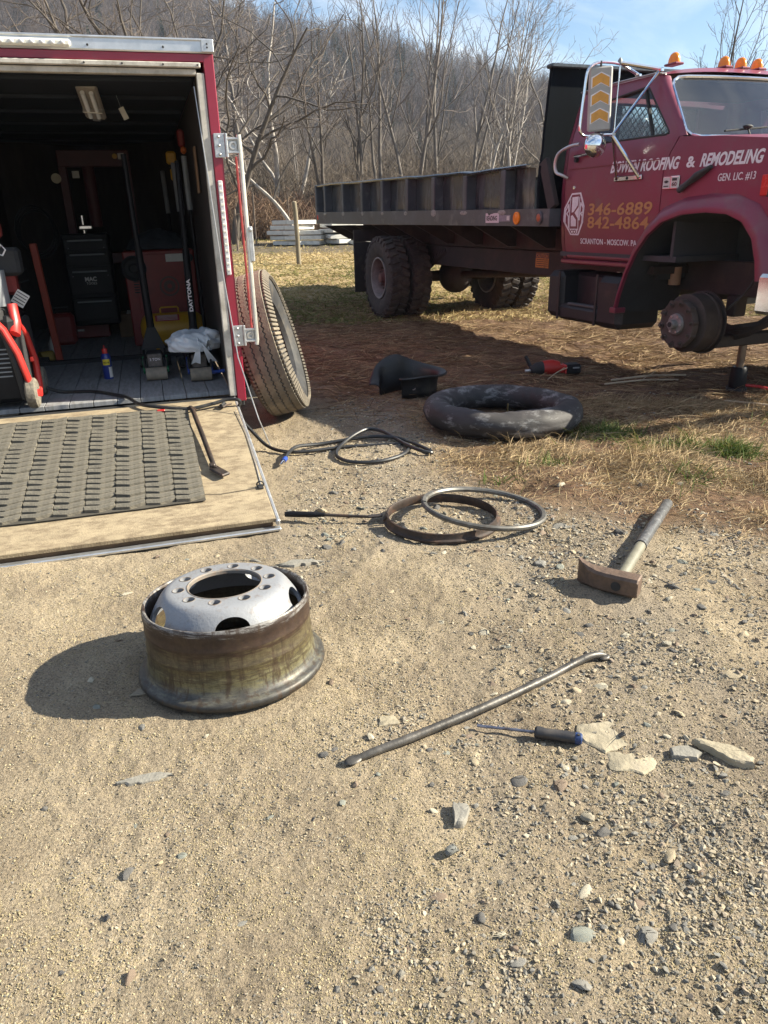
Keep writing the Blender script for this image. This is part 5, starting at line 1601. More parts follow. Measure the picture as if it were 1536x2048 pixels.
# leaning dead trunk by the slabs
g = thing('fallen_trunk', 'pale dead trunk leaning in the brush above the left slab pile', 'dead tree', (-2.75, 26.6, float(gm(-2.75, 26.6))))
MB().tube(smooth_path([(0.05, 0, -.05), (-.25, 0, .6), (-.75, .1, 1.25), (-1.3, .1, 1.75), (-1.95, .2, 2.35), (-2.6, .2, 2.75)], 3), [.085 - .0038 * i for i in range(16)], 7).build('trunk', M_BARK_P, g)
MB().tube([(-.75, .1, 1.25), (-.5, .2, 1.9), (-.1, .2, 2.5), (.3, .3, 2.8)], [.045, .035, .025, .012], 5).tube([(-1.3, .1, 1.75), (-1.9, 0, 1.6), (-2.6, 0, 1.3)], [.04, .03, .012], 5).build('branch', M_BARK_D, g)


# ================================================================== DUMP TRUCK
# local frame: X = u towards the front bumper, Y = across, away from the side in view, Z up
TA = radians(21.5)
MTK = T(-.038, 10.92, 0) @ Rz(atan2(-cos(TA), sin(TA)))
truck = thing('dump_truck', 'dark red dump truck with flat black bed and its front wheel taken off', 'truck', M=MTK)
M_CAB = mat('cab_maroon', (.19, .025, .054), .42, var=.12, scale=2.5, dirt=(.165, .075, .08), damt=.34, dscale=3.2, coat=.25)
M_BED = mat('bed_black', (.030, .033, .036), .24, var=.4, scale=2.2, stretch=(3, 1, .5), dirt=(.135, .145, .15), damt=.42, dscale=3, spec=.8)  # grey dirt layer also paints pale sky reflection onto the panels
M_RAIL = mat('bed_rail_grey', (.068, .075, .084), .42, var=.35, scale=4, dirt=(.20, .205, .205), damt=.25, dscale=6)
M_FRAME = mat('chassis_brown', (.034, .026, .024), .7, var=.4, scale=6, dirt=(.075, .05, .04), damt=.35, dscale=4)
M_TANK = mat('tank_black', (.018, .019, .022), .5, var=.3, scale=5, dirt=(.08, .06, .05), damt=.3)
M_HUB = mat('rusty_hub', (.070, .053, .047), .7, var=.3, scale=12, dirt=(.06, .04, .03), damt=.4)
M_LINER = mat('wheel_well_dark', (.035, .036, .037), .8, var=.4, scale=3)
M_AMB = mat('amber_lens', (.85, .24, .015), .22, var=.1, scale=30)
M_REDL = mat('red_lens', (.55, .03, .02), .25, var=.1, scale=30)
M_CHEV = mat('amber_chevron', (.62, .30, .05), .5, var=.15, scale=20)
M_MIRB = mat('mirror_back', (.36, .35, .33), .5, var=.12, scale=10, metal=.2)
M_GOLD = mat('gold_print', (.44, .22, .085), .6, var=.08)
M_GLASS = mat_glass('cab_glass', (.84, .91, .93), .04, 1.5)
M_WSG = mat_glass('windshield_glass', (.62, .78, .92), .03, 2.2)
M_SEAT = mat('seat_vinyl', (.05, .035, .035), .6)
M_INT = mat('cab_interior', (.045, .045, .05), .7, var=.2)
CY = 1.17                                             # centre line


def ys(w):
    return float(np.interp(w, [.90, 1.05, 1.3, 1.6, 1.83, 2.24, 2.30, 2.36], [.262, .235, .208, .203, .212, .285, .305, .36]))


def side_panel(name, poly, m, parent, thick=.03, off=0.0, levels=None, mirror=False, ymap=None):
    bm = bmesh.new()
    f = bm.faces.new([bm.verts.new((u, 0, w)) for u, w in poly])
    for lv in (levels or [1.0, 1.1, 1.2, 1.3, 1.45, 1.6, 1.72, 1.83, 1.95, 2.1, 2.2, 2.26]):
        bmesh.ops.bisect_plane(bm, geom=bm.verts[:] + bm.edges[:] + bm.faces[:], plane_co=(0, 0, lv), plane_no=(0, 0, 1), dist=1e-5)
    ymap = ymap or (lambda u, w: ys(w))
    for v in bm.verts: v.co.y = ymap(v.co.x, v.co.z) + off
    r = bmesh.ops.extrude_face_region(bm, geom=bm.faces[:])
    for v in [x for x in r['geom'] if isinstance(x, bmesh.types.BMVert)]: v.co.y += thick
    if mirror:
        for v in bm.verts: v.co.y = 2 * CY - v.co.y
    bmesh.ops.recalc_face_normals(bm, faces=bm.faces)
    me = bpy.data.meshes.new(name); bm.to_mesh(me); bm.free()
    me.polygons.foreach_set('use_smooth', [True] * len(me.polygons)); me.set_sharp_from_angle(angle=radians(30))
    return link(name, me, m, parent)


DOOR = [(4.145, .985), (4.165, .965), (5.105, .965), (5.20, 1.09), (5.28, 1.175), (5.350, 1.232), (5.350, 1.62), (5.40, 1.74), (5.468, 1.838), (4.13, 1.852), (4.115, 1.5), (4.13, 1.1)]
ARCH = [(5.02, .58), (5.055, .72), (5.115, .88), (5.205, 1.04), (5.32, 1.17), (5.46, 1.262), (5.65, 1.312), (5.88, 1.326), (6.08, 1.312), (6.22, 1.262), (6.32, 1.16), (6.375, 1.02), (6.40, .90)]
COWL = [(5.358, 1.225), (5.358, 1.62), (5.408, 1.74), (5.478, 1.838), (5.53, 1.832), (5.9, 1.80), (6.66, 1.71), (6.71, 1.55), (6.71, 1.0), (6.52, .95), (6.415, .93)] + [(u, w) for u, w in reversed(ARCH[5:12])]
WIN = [(4.45, 1.872), (4.43, 2.175), (5.00, 2.218), (5.365, 1.862)]
WOUT = [(4.13, 1.852), (4.21, 2.285), (5.075, 2.290), (5.468, 1.838)]

for mir in (False, True):
    door = side_panel('cab_door', DOOR, M_CAB, truck, mirror=mir)
    # window frame: four strips between the outer and inner loop
    fr = MB()
    for i in range(4):
        a, b = WOUT[i], WOUT[(i + 1) % 4]; c, d = WIN[(i + 1) % 4], WIN[i]
        for k in range(6):
            t0, t1 = k / 6, (k + 1) / 6
            q = [(a[0] + (b[0] - a[0]) * t0, a[1] + (b[1] - a[1]) * t0), (a[0] + (b[0] - a[0]) * t1, a[1] + (b[1] - a[1]) * t1),
                 (d[0] + (c[0] - d[0]) * t1, d[1] + (c[1] - d[1]) * t1), (d[0] + (c[0] - d[0]) * t0, d[1] + (c[1] - d[1]) * t0)]
            vs = [(u, ys(w), w) for u, w in q] + [(u, ys(w) + .035, w) for u, w in q]
            if mir: vs = [(x, 2 * CY - y, z) for x, y, z in vs]
            fr.add(vs, [(0, 1, 2, 3), (7, 6, 5, 4), (0, 4, 5, 1), (3, 2, 6, 7)])
    fr.build('window_frame', M_CAB, door)
    fl_ = lambda y: 2 * CY - y if mir else y
    vb = MB().beam((5.165, fl_(ys(1.862) + .018), 1.862), (4.955, fl_(ys(2.213) + .018), 2.213), .024, .022, .004)
    vb.build('vent_bar', M_BLACKM, door)
    loop = []
    for i in range(4):
        a, b = WIN[i], WIN[(i + 1) % 4]
        for k in range(6):
            t = .04 + .92 * k / 5
            u, w = a[0] + (b[0] - a[0]) * t, a[1] + (b[1] - a[1]) * t
            loop.append((u, fl_(ys(w) + .004), w))
    MB().tube(loop, .009, 6, closed=True).build('window_seal', M_RUB, door)
    gl = MB()
    P = [[(WIN[0][0] + (WIN[3][0] - WIN[0][0]) * i / 6 + (WIN[1][0] + (WIN[2][0] - WIN[1][0]) * i / 6 - WIN[0][0] - (WIN[3][0] - WIN[0][0]) * i / 6) * j / 4, 0,
           WIN[0][1] + (WIN[3][1] - WIN[0][1]) * i / 6 + (WIN[1][1] + (WIN[2][1] - WIN[1][1]) * i / 6 - WIN[0][1] - (WIN[3][1] - WIN[0][1]) * i / 6) * j / 4) for j in range(5)] for i in range(7)]
    P = [[(u, fl_(ys(w) + .020), w) for u, _, w in row] for row in P]
    gl.grid(P).build('window_glass', M_GLASS, door)
    if not mir:
        MB().beam((4.25, ys(1.79) - .028, 1.792), (4.45, ys(1.79) - .030, 1.800), .030, .020, .008).build('door_handle', M_CHR, door)
        MB().cyl((4.27, ys(1.76) - .004, 1.765), (4.27, ys(1.76) - .03, 1.765), .018, 14).build('handle_button', M_BLACKM, door)
        MB().lathe([(0, 0), (.016, 0), (.014, .006), (0, .007)], 18, T(4.255, ys(1.55) - .001, 1.55) @ Rx(pi / 2)).build('lock', M_CHR, door)
        MB().box((4.63, ys(.98) - .004, .985), (.94, .012, .020), ch=.005).build('lower_trim', M_CAB, door)
        for wz in (1.62,):
            MB().box((4.74, ys(1.605) - .003, 1.700), (1.15, .008, .006)).build('body_crease', M_CAB, door)
    cw_ = side_panel('front_fender', COWL, M_CAB, truck, mirror=mir)
    cr_ = MB(); P = []
    for w in (.96, 1.1, 1.3, 1.5, 1.7, 1.852):
        e = float(np.interp(w, [.96, 1.1, 1.5, 1.852], [4.135, 4.12, 4.106, 4.122]))
        P.append([(e, fl_(ys(w)), w), (e - .04, fl_(ys(w) + .006), w), (e - .085, fl_(ys(w) + .03), w), (e - .105, fl_(ys(w) + .08), w), (e - .105, fl_(ys(w) + .3), w)])
    for w in (2.0, 2.15, 2.285):
        e = float(np.interp(w, [1.852, 2.285], [4.122, 4.20]))
        P.append([(e, fl_(ys(w)), w), (e - .04, fl_(ys(w) + .006), w), (e - .085, fl_(ys(w) + .03), w), (e - .105, fl_(ys(w) + .08), w), (e - .105, fl_(ys(w) + .3), w)])
    cr_.grid(P).build('cab_corner', M_CAB, truck)
    # flared lip round the wheel arch
    P = []
    for i, (u, w) in enumerate(ARCH):
        a = ARCH[max(0, i - 1)]; b = ARCH[min(len(ARCH) - 1, i + 1)]
        tx_, tz_ = b[0] - a[0], b[1] - a[1]; l = math.hypot(tx_, tz_); nx_, nz_ = -tz_ / l, tx_ / l
        wd_ = float(np.interp(i, [0, 2, 5, 9, 12], [.055, .06, .13, .14, .10]))
        y0 = .135
        row = [(u - nx_ * .0, .20, w), (u, y0 + .004, w), (u + nx_ * .012, y0, w + nz_ * .012), (u + nx_ * wd_ * .5, y0 + .012, w + nz_ * wd_ * .5), (u + nx_ * wd_ * .8, y0 + .045, w + nz_ * wd_ * .8), (u + nx_ * wd_, .232, w + nz_ * wd_)]
        P.append([(x, fl_(y), z) for x, y, z in row])
    MB().grid(P).build('wheel_arch', M_CAB, cw_, smooth=50)
    MB().box((5.0, fl_(.19), .585), (.075, .11, .045), ch=.006).build('arch_foot', M_CAB, cw_)
    P = [[(u, fl_(y), w + (.0 if y < .3 else -.02)) for y in (.17, .45, .78)] for u, w in ARCH]
    MB().grid(P).build('inner_fender', M_LINER, cw_)

# lettering on door and fender
def on_side(p):
    return Vector((p.x, ys(p.z) - .0025 + p.y, p.z))


def side_text(txt, u, w, size, width, m, bold=0.0, shear=0.0, slope=0.0):
    o = text_on('lettering', txt, m, truck, T(u, 0, w) @ Rx(pi / 2) @ Rz(slope), size, width, bold, shear, .0008, on_side)
    return o


side_text('BOWEN ROOFING', 4.735, 1.640, .112, .78, M_PRINTW, .0036, .28, -.018)
side_text('&', 5.585, 1.628, .100, .085, M_PRINTW, .0025, .0, -.018)
side_text('REMODELING', 5.715, 1.626, .112, .55, M_PRINTW, .0036, .28, -.018)
side_text('346-6889', 4.475, 1.325, .128, .80, M_GOLD, .0022, .08, -.004)
side_text('842-4864', 4.470, 1.222, .128, .775, M_GOLD, .0022, .08, -.010)
side_text('SCRANTON - MOSCOW. PA', 4.37, 1.092, .064, .74, M_PRINTW, .0006, 0, -.008)
side_text('GEN. LIC. #13', 5.90, 1.523, .066, .32, M_PRINTW, .0005, .12, -.006)

# octagonal company emblem
def em(X, Y):
    return (4.115 + (X - 135) / 305 * .305, 1.508 - (Y - 103) / 625 * .348)


def em_poly(pts, m, name='emblem_panel', off=-.0025):
    bm = bmesh.new(); q = [em(*p) for p in pts]
    bm.faces.new([bm.verts.new((u, 0, w)) for u, w in q])
    for lv in (1.2, 1.25, 1.3, 1.35, 1.4, 1.45):
        bmesh.ops.bisect_plane(bm, geom=bm.verts[:] + bm.edges[:] + bm.faces[:], plane_co=(0, 0, lv), plane_no=(0, 0, 1), dist=1e-6)
    for v in bm.verts: v.co.y = ys(v.co.z) + off
    r = bmesh.ops.extrude_face_region(bm, geom=bm.faces[:])
    for v in [x for x in r['geom'] if isinstance(x, bmesh.types.BMVert)]: v.co.y += .0012
    bmesh.ops.recalc_face_normals(bm, faces=bm.faces)
    me = bpy.data.meshes.new(name); bm.to_mesh(me); bm.free()
    return me


def em_join(polys, m, name, off=-.0025):
    bm = bmesh.new()
    for p in polys:
        me = em_poly(p, m, name, off); bm.from_mesh(me); bpy.data.meshes.remove(me)
    me = bpy.data.meshes.new(name); bm.to_mesh(me); bm.free()
    return link(name, me, m, truck)


def stroke(pts, wd):
    out = []
    for (x0, y0), (x1, y1) in zip(pts[:-1], pts[1:]):
        l = math.hypot(x1 - x0, y1 - y0); nx_, ny_ = -(y1 - y0) / l * wd / 2, (x1 - x0) / l * wd / 2
        ex, ey = (x1 - x0) / l * wd * .35, (y1 - y0) / l * wd * .35
        out.append([(x0 + nx_ - ex, y0 + ny_ - ey), (x1 + nx_ + ex, y1 + ny_ + ey), (x1 - nx_ + ex, y1 - ny_ + ey), (x0 - nx_ - ex, y0 - ny_ - ey)])
    return out


OCT = [(248, 108), (380, 103), (440, 300), (430, 530), (360, 728), (240, 725), (135, 520), (145, 320)]
cx0, cy0 = 288, 415
INN = [(cx0 + (x - cx0) * .86, cy0 + (y - cy0) * .92) for x, y in OCT]
ring_ = [[OCT[i], OCT[(i + 1) % 8], INN[(i + 1) % 8], INN[i]] for i in range(8)]
em_join(ring_, M_PRINTW, 'emblem_outline')
em_join([[(258, 168), (350, 160), (344, 285), (286, 382), (258, 392)], [(250, 440), (274, 428), (326, 500), (322, 594), (248, 594)], [(356, 312), (352, 478), (302, 396)]], M_PRINTW, 'emblem_block')
em_join(stroke([(234, 190), (222, 640)], 9) + stroke([(366, 170), (352, 640)], 9) + stroke([(163, 560), (168, 360), (208, 270), (214, 365), (186, 405), (214, 450), (214, 610)], 17) + stroke([(372, 500), (384, 250), (424, 330), (420, 380), (392, 405), (418, 450), (412, 540)], 17), M_PRINTW, 'emblem_letters')
em_join([[(232, 630), (350, 630), (338, 712), (252, 712)]], M_PRINTW, 'emblem_base')
u_, w_ = em(243, 702)
text_on('lettering', 'CO.', mat('maroon_print', (.12, .02, .03), .5), truck, T(u_, 0, w_) @ Rx(pi / 2), .045, .095, .0012, 0, .0006, lambda p: Vector((p.x, ys(p.z) - .0040 + p.y, p.z)))

# badge on the fender
bd = MB().box((5.46, ys(1.535) - .008, 1.533), (.165, .014, .088), ch=.004).build('badge', M_CHR, truck)
for du in (-.041, .041):
    MB().box((5.46 + du, ys(1.535) - .0165, 1.533), (.072, .004, .076), ch=.001).build('badge_face', mat('badge_white', (.55, .54, .52), .4), bd)
bt = MB().prism([(-.024, -.003), (-.014, -.003), (-.011, -.009), (.011, -.009), (.014, -.003), (.024, -.003), (.021, .006), (.011, .006), (.009, .010), (-.009, .010), (-.011, .006), (-.021, .006)], .001, T(5.419, ys(1.535) - .0188, 1.540) @ Rx(pi / 2)); bt.build('bow_tie', M_PRINT, bd)
text_on('lettering', '60', mat('badge_dark_print', (.10, .02, .02), .5), bd, T(5.478, ys(1.535) - .019, 1.510) @ Rx(pi / 2), .036, .05, .001)
MB().box((5.502, ys(1.535) - .0188, 1.554), (.05, .0012, .018)).box((5.419, ys(1.535) - .0188, 1.510), (.05, .0012, .008)).build('badge_print', M_PRINT, bd)
# hood latch
hl_ = MB().tube([(5.56, ys(1.47) - .022, 1.478), (5.66, ys(1.5) - .030, 1.530)], [.022, .019], 10).tube([(5.64, ys(1.5) - .022, 1.518), (5.74, ys(1.55) - .026, 1.570), (5.84, ys(1.6) - .016, 1.618)], [.024, .040, .020], 10, flat=.6)
hl_.build('hood_latch', mat('latch_rubber', (.05, .055, .06), .55, var=.2), truck)
sm_ = MB().box((6.31, ys(1.48) - .006, 1.48), (.06, .02, .125), ch=.006).build('side_marker', M_REDL, truck)
MB().box((6.36, ys(1.48) - .004, 1.48), (.06, .014, .14), ch=.004).build('marker_housing', M_BLACKM, sm_)

# roof
P = []
for i in range(13):
    t = i / 12; u = 4.12 + 1.0 * t; row = []
    for j in range(21):
        s = j / 20; y = .302 + (2 * CY - .604) * s
        c = 1 - abs(2 * s - 1) ** 3.2
        w = 2.292 + .080 * c * min(1, .25 + 3.2 * min(t, .32)) * (1 if t < .82 else 1 - .55 * ((t - .82) / .18) ** 2)
        uu = u - .0 + (.055 * (1 - (2 * s - 1) ** 2) if t > .5 else 0) * (t - .5) * 2
        row.append((uu, y, w - (.012 if t > .95 else 0)))
    P.append(row)
rf = MB().grid(P).build('cab_roof', M_CAB, truck, smooth=60)
MB().box((4.62, CY, 2.272), (.88, 1.66, .012)).build('headliner', M_INT, rf)
for yy in (.292, 2 * CY - .292):
    MB().tube([(4.14, yy, 2.296), (4.6, yy - .004 if yy < 1 else yy + .004, 2.302), (5.05, yy, 2.298), (5.13, yy + (.03 if yy < 1 else -.03), 2.285)], .013, 8, flat=.6).build('drip_rail', mat('worn_trim', (.45, .42, .42), .35, metal=.6, var=.2), rf)
for k, yy in enumerate((.51, 1.00, 1.17, 1.34, 1.83)):
    lm = MB().box((4.985, yy, 2.378), (.13, .085, .016), ch=.006).build('clearance_lamp', M_CAB, rf)
    MB().lathe([(0, .075), (.014, .072), (.028, .058), (.036, .030), (.039, 0), (0, 0)], 18, T(4.985, yy, 2.384) @ Matrix.Diagonal((1.35, 1, 1, 1)), closed=False).build('amber_lens', M_AMB, lm)

# windshield with trim
def ws_pt(s, t):
    """s across 0..1, t up 0..1"""
    y0 = .232 + .135 * t
    y = y0 + (2 * CY - 2 * y0) * s
    bul = .115 * (1 - (2 * s - 1) ** 2)
    return (5.525 - .405 * t + bul, y, 1.832 + .435 * t)


def rounded(s, t, r=.07):
    return s, t


P = [[ws_pt(.012 + .976 * i / 20, .02 + .95 * j / 8) for j in range(9)] for i in range(21)]
wsd = MB().grid(P).build('windshield', M_WSG, truck, smooth=60)
edge = []
for s, t in [(x, 0.0) for x in np.linspace(.05, .95, 14)] + [(.985, .02), (1.0, .09)] + [(1.0, x) for x in np.linspace(.2, .82, 6)] + [(.99, .93), (.965, .985)] + [(x, 1.0) for x in np.linspace(.92, .08, 14)] + [(.035, .985), (.01, .93)] + [(0.0, x) for x in np.linspace(.82, .2, 6)] + [(0.0, .09), (.015, .02)]:
    p = ws_pt(s, t); edge.append((p[0] + .006, p[1], p[2]))
MB().tube(edge, .016, 8, closed=True, flat=.8).build('chrome_trim', M_CHR, wsd)
for mir in (False, True):
    f_ = lambda y: 2 * CY - y if mir else y
    P = []
    for k in range(7):
        t = k / 6; p = ws_pt(0, t); w = p[2] + .008
        ue = 5.468 - .393 * t; we = 1.838 + .452 * t
        P.append([(ue, f_(ys(min(we, 2.29))), we), ((ue + p[0]) / 2 + .012, f_(ys(min(we, 2.29)) + .002), (we + w) / 2), (p[0] + .012, f_(p[1] - .012), w), (p[0] + .004, f_(p[1] + .006), w)])
    MB().grid(P).build('front_pillar', M_CAB, truck, smooth=60)
for s0, s1 in ((.14, .34), (.56, .76)):
    a = ws_pt(s0, .03); b = ws_pt(s1, .10)
    wp_ = MB().beam((a[0] + .03, a[1], a[2] + .02), (b[0] + .03, b[1], b[2] + .02), .018, .012, .003).build('wiper', M_BLACKM, truck)
    c = ws_pt((s0 + s1) / 2, -.02)
    MB().beam((c[0] + .05, c[1], c[2]), ((a[0] + b[0]) / 2 + .045, (a[1] + b[1]) / 2, (a[2] + b[2]) / 2 + .03), .014, .010, .003).ell(((a[0] + b[0]) / 2 + .045, (a[1] + b[1]) / 2, (a[2] + b[2]) / 2 + .035), (.03, .04, .014)).build('wiper_arm', M_BLACKM, wp_)

# hood and nose
P = []
for i in range(11):
    t = i / 10; u = 5.50 + 1.20 * t; row = []
    for j in range(17):
        s = j / 16; y = .212 + (2 * CY - .424) * s
        c = 1 - abs(2 * s - 1) ** 4
        top = float(np.interp(u, [5.5, 5.9, 6.66, 6.71], [1.830, 1.800, 1.710, 1.66]))
        row.append((u, y, top - .006 + .03 * c))
    P.append(row)
MB().grid(P).build('hood', M_CAB, truck, smooth=60)
MB().box((6.685, CY, 1.36), (.05, 1.9, .62), ch=.015).build('nose_panel', M_CAB, truck)
gr = MB().box((6.715, CY, 1.36), (.03, 1.45, .46), ch=.008).build('grille', M_BLACKM, truck)
for k in range(7):
    MB().box((6.735, CY, 1.17 + k * .062), (.02, 1.40, .018), ch=.004).build('grille_bar', M_CHR, gr)
for yy in (.42, 2 * CY - .42):
    MB().lathe([(0, 0), (.09, 0), (.085, .02), (.0, .035)], 24, T(6.73, yy, 1.36) @ Ry(pi / 2)).build('headlight', M_LENS, truck)
bp_ = MB()
bp_.box((6.78, CY, .83), (.10, 2.12, .25), ch=.03)
for sgn in (1, -1):
    yv = CY - sgn * (CY - .125)
    bp_.box((6.62, yv, .83), (.34, .05, .25), ch=.022)
bp_.build('front_bumper', mat('bumper_chrome', (.74, .74, .73), .13, metal=1, var=.1, scale=5, dirt=(.45, .42, .38), damt=.15), truck)

# cab shell: rear wall with window, floor, seat, dash
rw_ = MB()
for (y0, y1, w0, w1) in ((.30, 2.04, .98, 1.90), (.36, .70, 1.90, 2.28), (1.64, 1.98, 1.90, 2.28), (.70, 1.64, 2.22, 2.28)):
    ux = 4.03 if w0 < 1.5 else 4.075
    rw_.box((ux, (y0 + y1) / 2, (w0 + w1) / 2), (.03, y1 - y0, w1 - w0))
bk = rw_.build('back_wall', M_CAB, truck)
MB().box((4.08, CY, 2.06), (.008, .94, .32)).build('rear_glass', M_GLASS, bk)
MB().box((4.80, CY, 1.00), (1.5, 1.86, .04)).box((5.50, CY, 1.40), (.03, 1.86, .80)).build('cab_floor', M_INT, truck)
st_ = MB().box((4.50, CY, 1.36), (.55, 1.60, .22), ch=.05).build('seat', M_SEAT, truck)
MB().box((4.20, CY, 1.64), (.16, 1.60, .50), Ry(0), ch=.05).build('backrest', M_SEAT, st_)
MB().box((5.32, CY, 1.68), (.34, 1.78, .20), ch=.04).build('dashboard', M_INT, truck)
sw = MB().tube([(0 + .21 * cos(a), .21 * sin(a), 0) for a in np.linspace(0, 2 * pi, 33)[:-1]], .014, 8, closed=True)
sw.tube([(-.21, 0, 0), (.21, 0, 0)], .012, 6).tube([(0, 0, 0), (0, 0, -.4)], .025, 8)
sw.v = [tuple(T(5.02, 1.72, 1.86) @ Ry(radians(-42)) @ Vector(p)) for p in sw.v]
sw.build('steering_wheel', M_BLACKM, truck)

# grab handle on the rear corner
MB().tube(smooth_path([(4.30, .19, 1.885), (4.22, .15, 1.875), (4.10, .125, 1.83), (4.06, .12, 1.75), (4.08, .125, 1.68), (4.14, .14, 1.655), (4.16, .19, 1.63)], 4), .014, 8).build('grab_handle', M_WIRE, truck)

# mirror assembly
mr_ = MB()
mr_.tube(smooth_path([(5.00, -.008, 2.355), (5.0, -.08, 2.360), (5.0, -.20, 2.352), (5.0, -.275, 2.30), (5.0, -.295, 2.15), (5.0, -.310, 1.95), (5.0, -.300, 1.895), (5.0, -.25, 1.872), (5.0, -.10, 1.885), (5.0, -.012, 1.888)], 5), .0105, 8)
mirror = mr_.build('mirror_loop', M_CHR, truck)
MB().cyl((5.0, 0, 1.88), (5.0, .004, 2.385), .006, 8).build('upright_rod', M_CHR, mirror)
for a, b, r in (((5.0, .0, 2.362), (5.10, ys(2.29) - .012, 2.318), .014), ((5.0, .0, 2.362), (4.86, ys(2.29) - .012, 2.318), .012), ((5.0, -.006, 1.892), (5.10, ys(2.29) - .014, 2.312), .011),
                ((5.0, -.008, 1.880), (5.105, ys(1.59) - .014, 1.592), .015), ((5.0, -.006, 1.880), (4.84, ys(1.59) - .014, 1.592), .012)):
    MB().tube([a, b], r, 8).build('brace', M_CHR, mirror)
fp = MB().box((4.97, ys(1.585) - .010, 1.588), (.33, .016, .036), ch=.005).build('foot_plate', M_CHR, mirror)
for u in (4.84, 4.97, 5.10):
    MB().ell((u, ys(1.585) - .02, 1.588), (.011, .008, .011), 10, 6).build('bolt', M_BLACKM, fp)
MB().box((5.10, ys(2.29) - .012, 2.312), (.06, .03, .03), ch=.006).box((4.86, ys(2.29) - .012, 2.314), (.05, .03, .022), ch=.005).build('roof_bracket', M_CHR, mirror)
MB().lathe([(.004, -.02), (.016, -.012), (.016, .012), (.010, .022), (.004, .03)], 12, T(5.0, 0, 2.366)).build('finial', M_GREYP, mirror)
MB().lathe([(.004, -.02), (.016, -.012), (.016, .012), (.010, .016)], 12, T(5.0, -.005, 1.886)).build('clamp', M_WIRE, mirror)
mh = MB().box((0, 0, 0), (.030, .172, .425), ch=.012)
MM = T(5.006, -.158, 2.118) @ Rx(radians(3.0)) @ Rz(radians(-24))
mh.v = [tuple(MM @ Vector(p)) for p in mh.v]
mhead = mh.build('mirror_back', M_MIRB, truck)
mg = MB().box((-.0165, 0, 0), (.003, .155, .405)); mg.v = [tuple(MM @ Vector(p)) for p in mg.v]; mg.build('mirror_glass', M_CHR, mhead)
for k, zc in enumerate((.118, .002, -.115)):
    for sc, mm_, off in ((1.0, M_PRINTW, .0155), (.88, M_CHEV, .0168)):
        hw, hh = .070 * sc, .036 * (1 if sc == 1 else .82)
        poly = [(-hw, -hh - .012), (0, -hh + .020), (hw, -hh - .012), (hw, hh - .010), (0, hh + .022), (-hw, hh - .010)]
        c = MB().prism(poly, .0012, T(off, 0, zc) @ Matrix(((0, 0, 1, 0), (1, 0, 0, 0), (0, 1, 0, 0), (0, 0, 0, 1))))
        c.v = [tuple(MM @ Vector(p)) for p in c.v]
        c.build('chevron' if sc < 1 else 'chevron_border', mm_, mhead)
for zc in (.235, -.232):
    q = MB().cyl((0, -.0, zc - .025), (0, 0, zc + .012), .008, 8); q.v = [tuple(MM @ Vector(p)) for p in q.v]; q.build('stud', M_BLACKM, mhead)
MB().ell((5.0, -.162, 1.812), (.055, .092, .086), 24, 16).build('spot_mirror', M_CHR, truck)
MB().tube([(5.0, -.162, 1.80), (5.0, -.162, 1.89)], .006, 6).build('mirror_stem', M_BLACKM, truck)

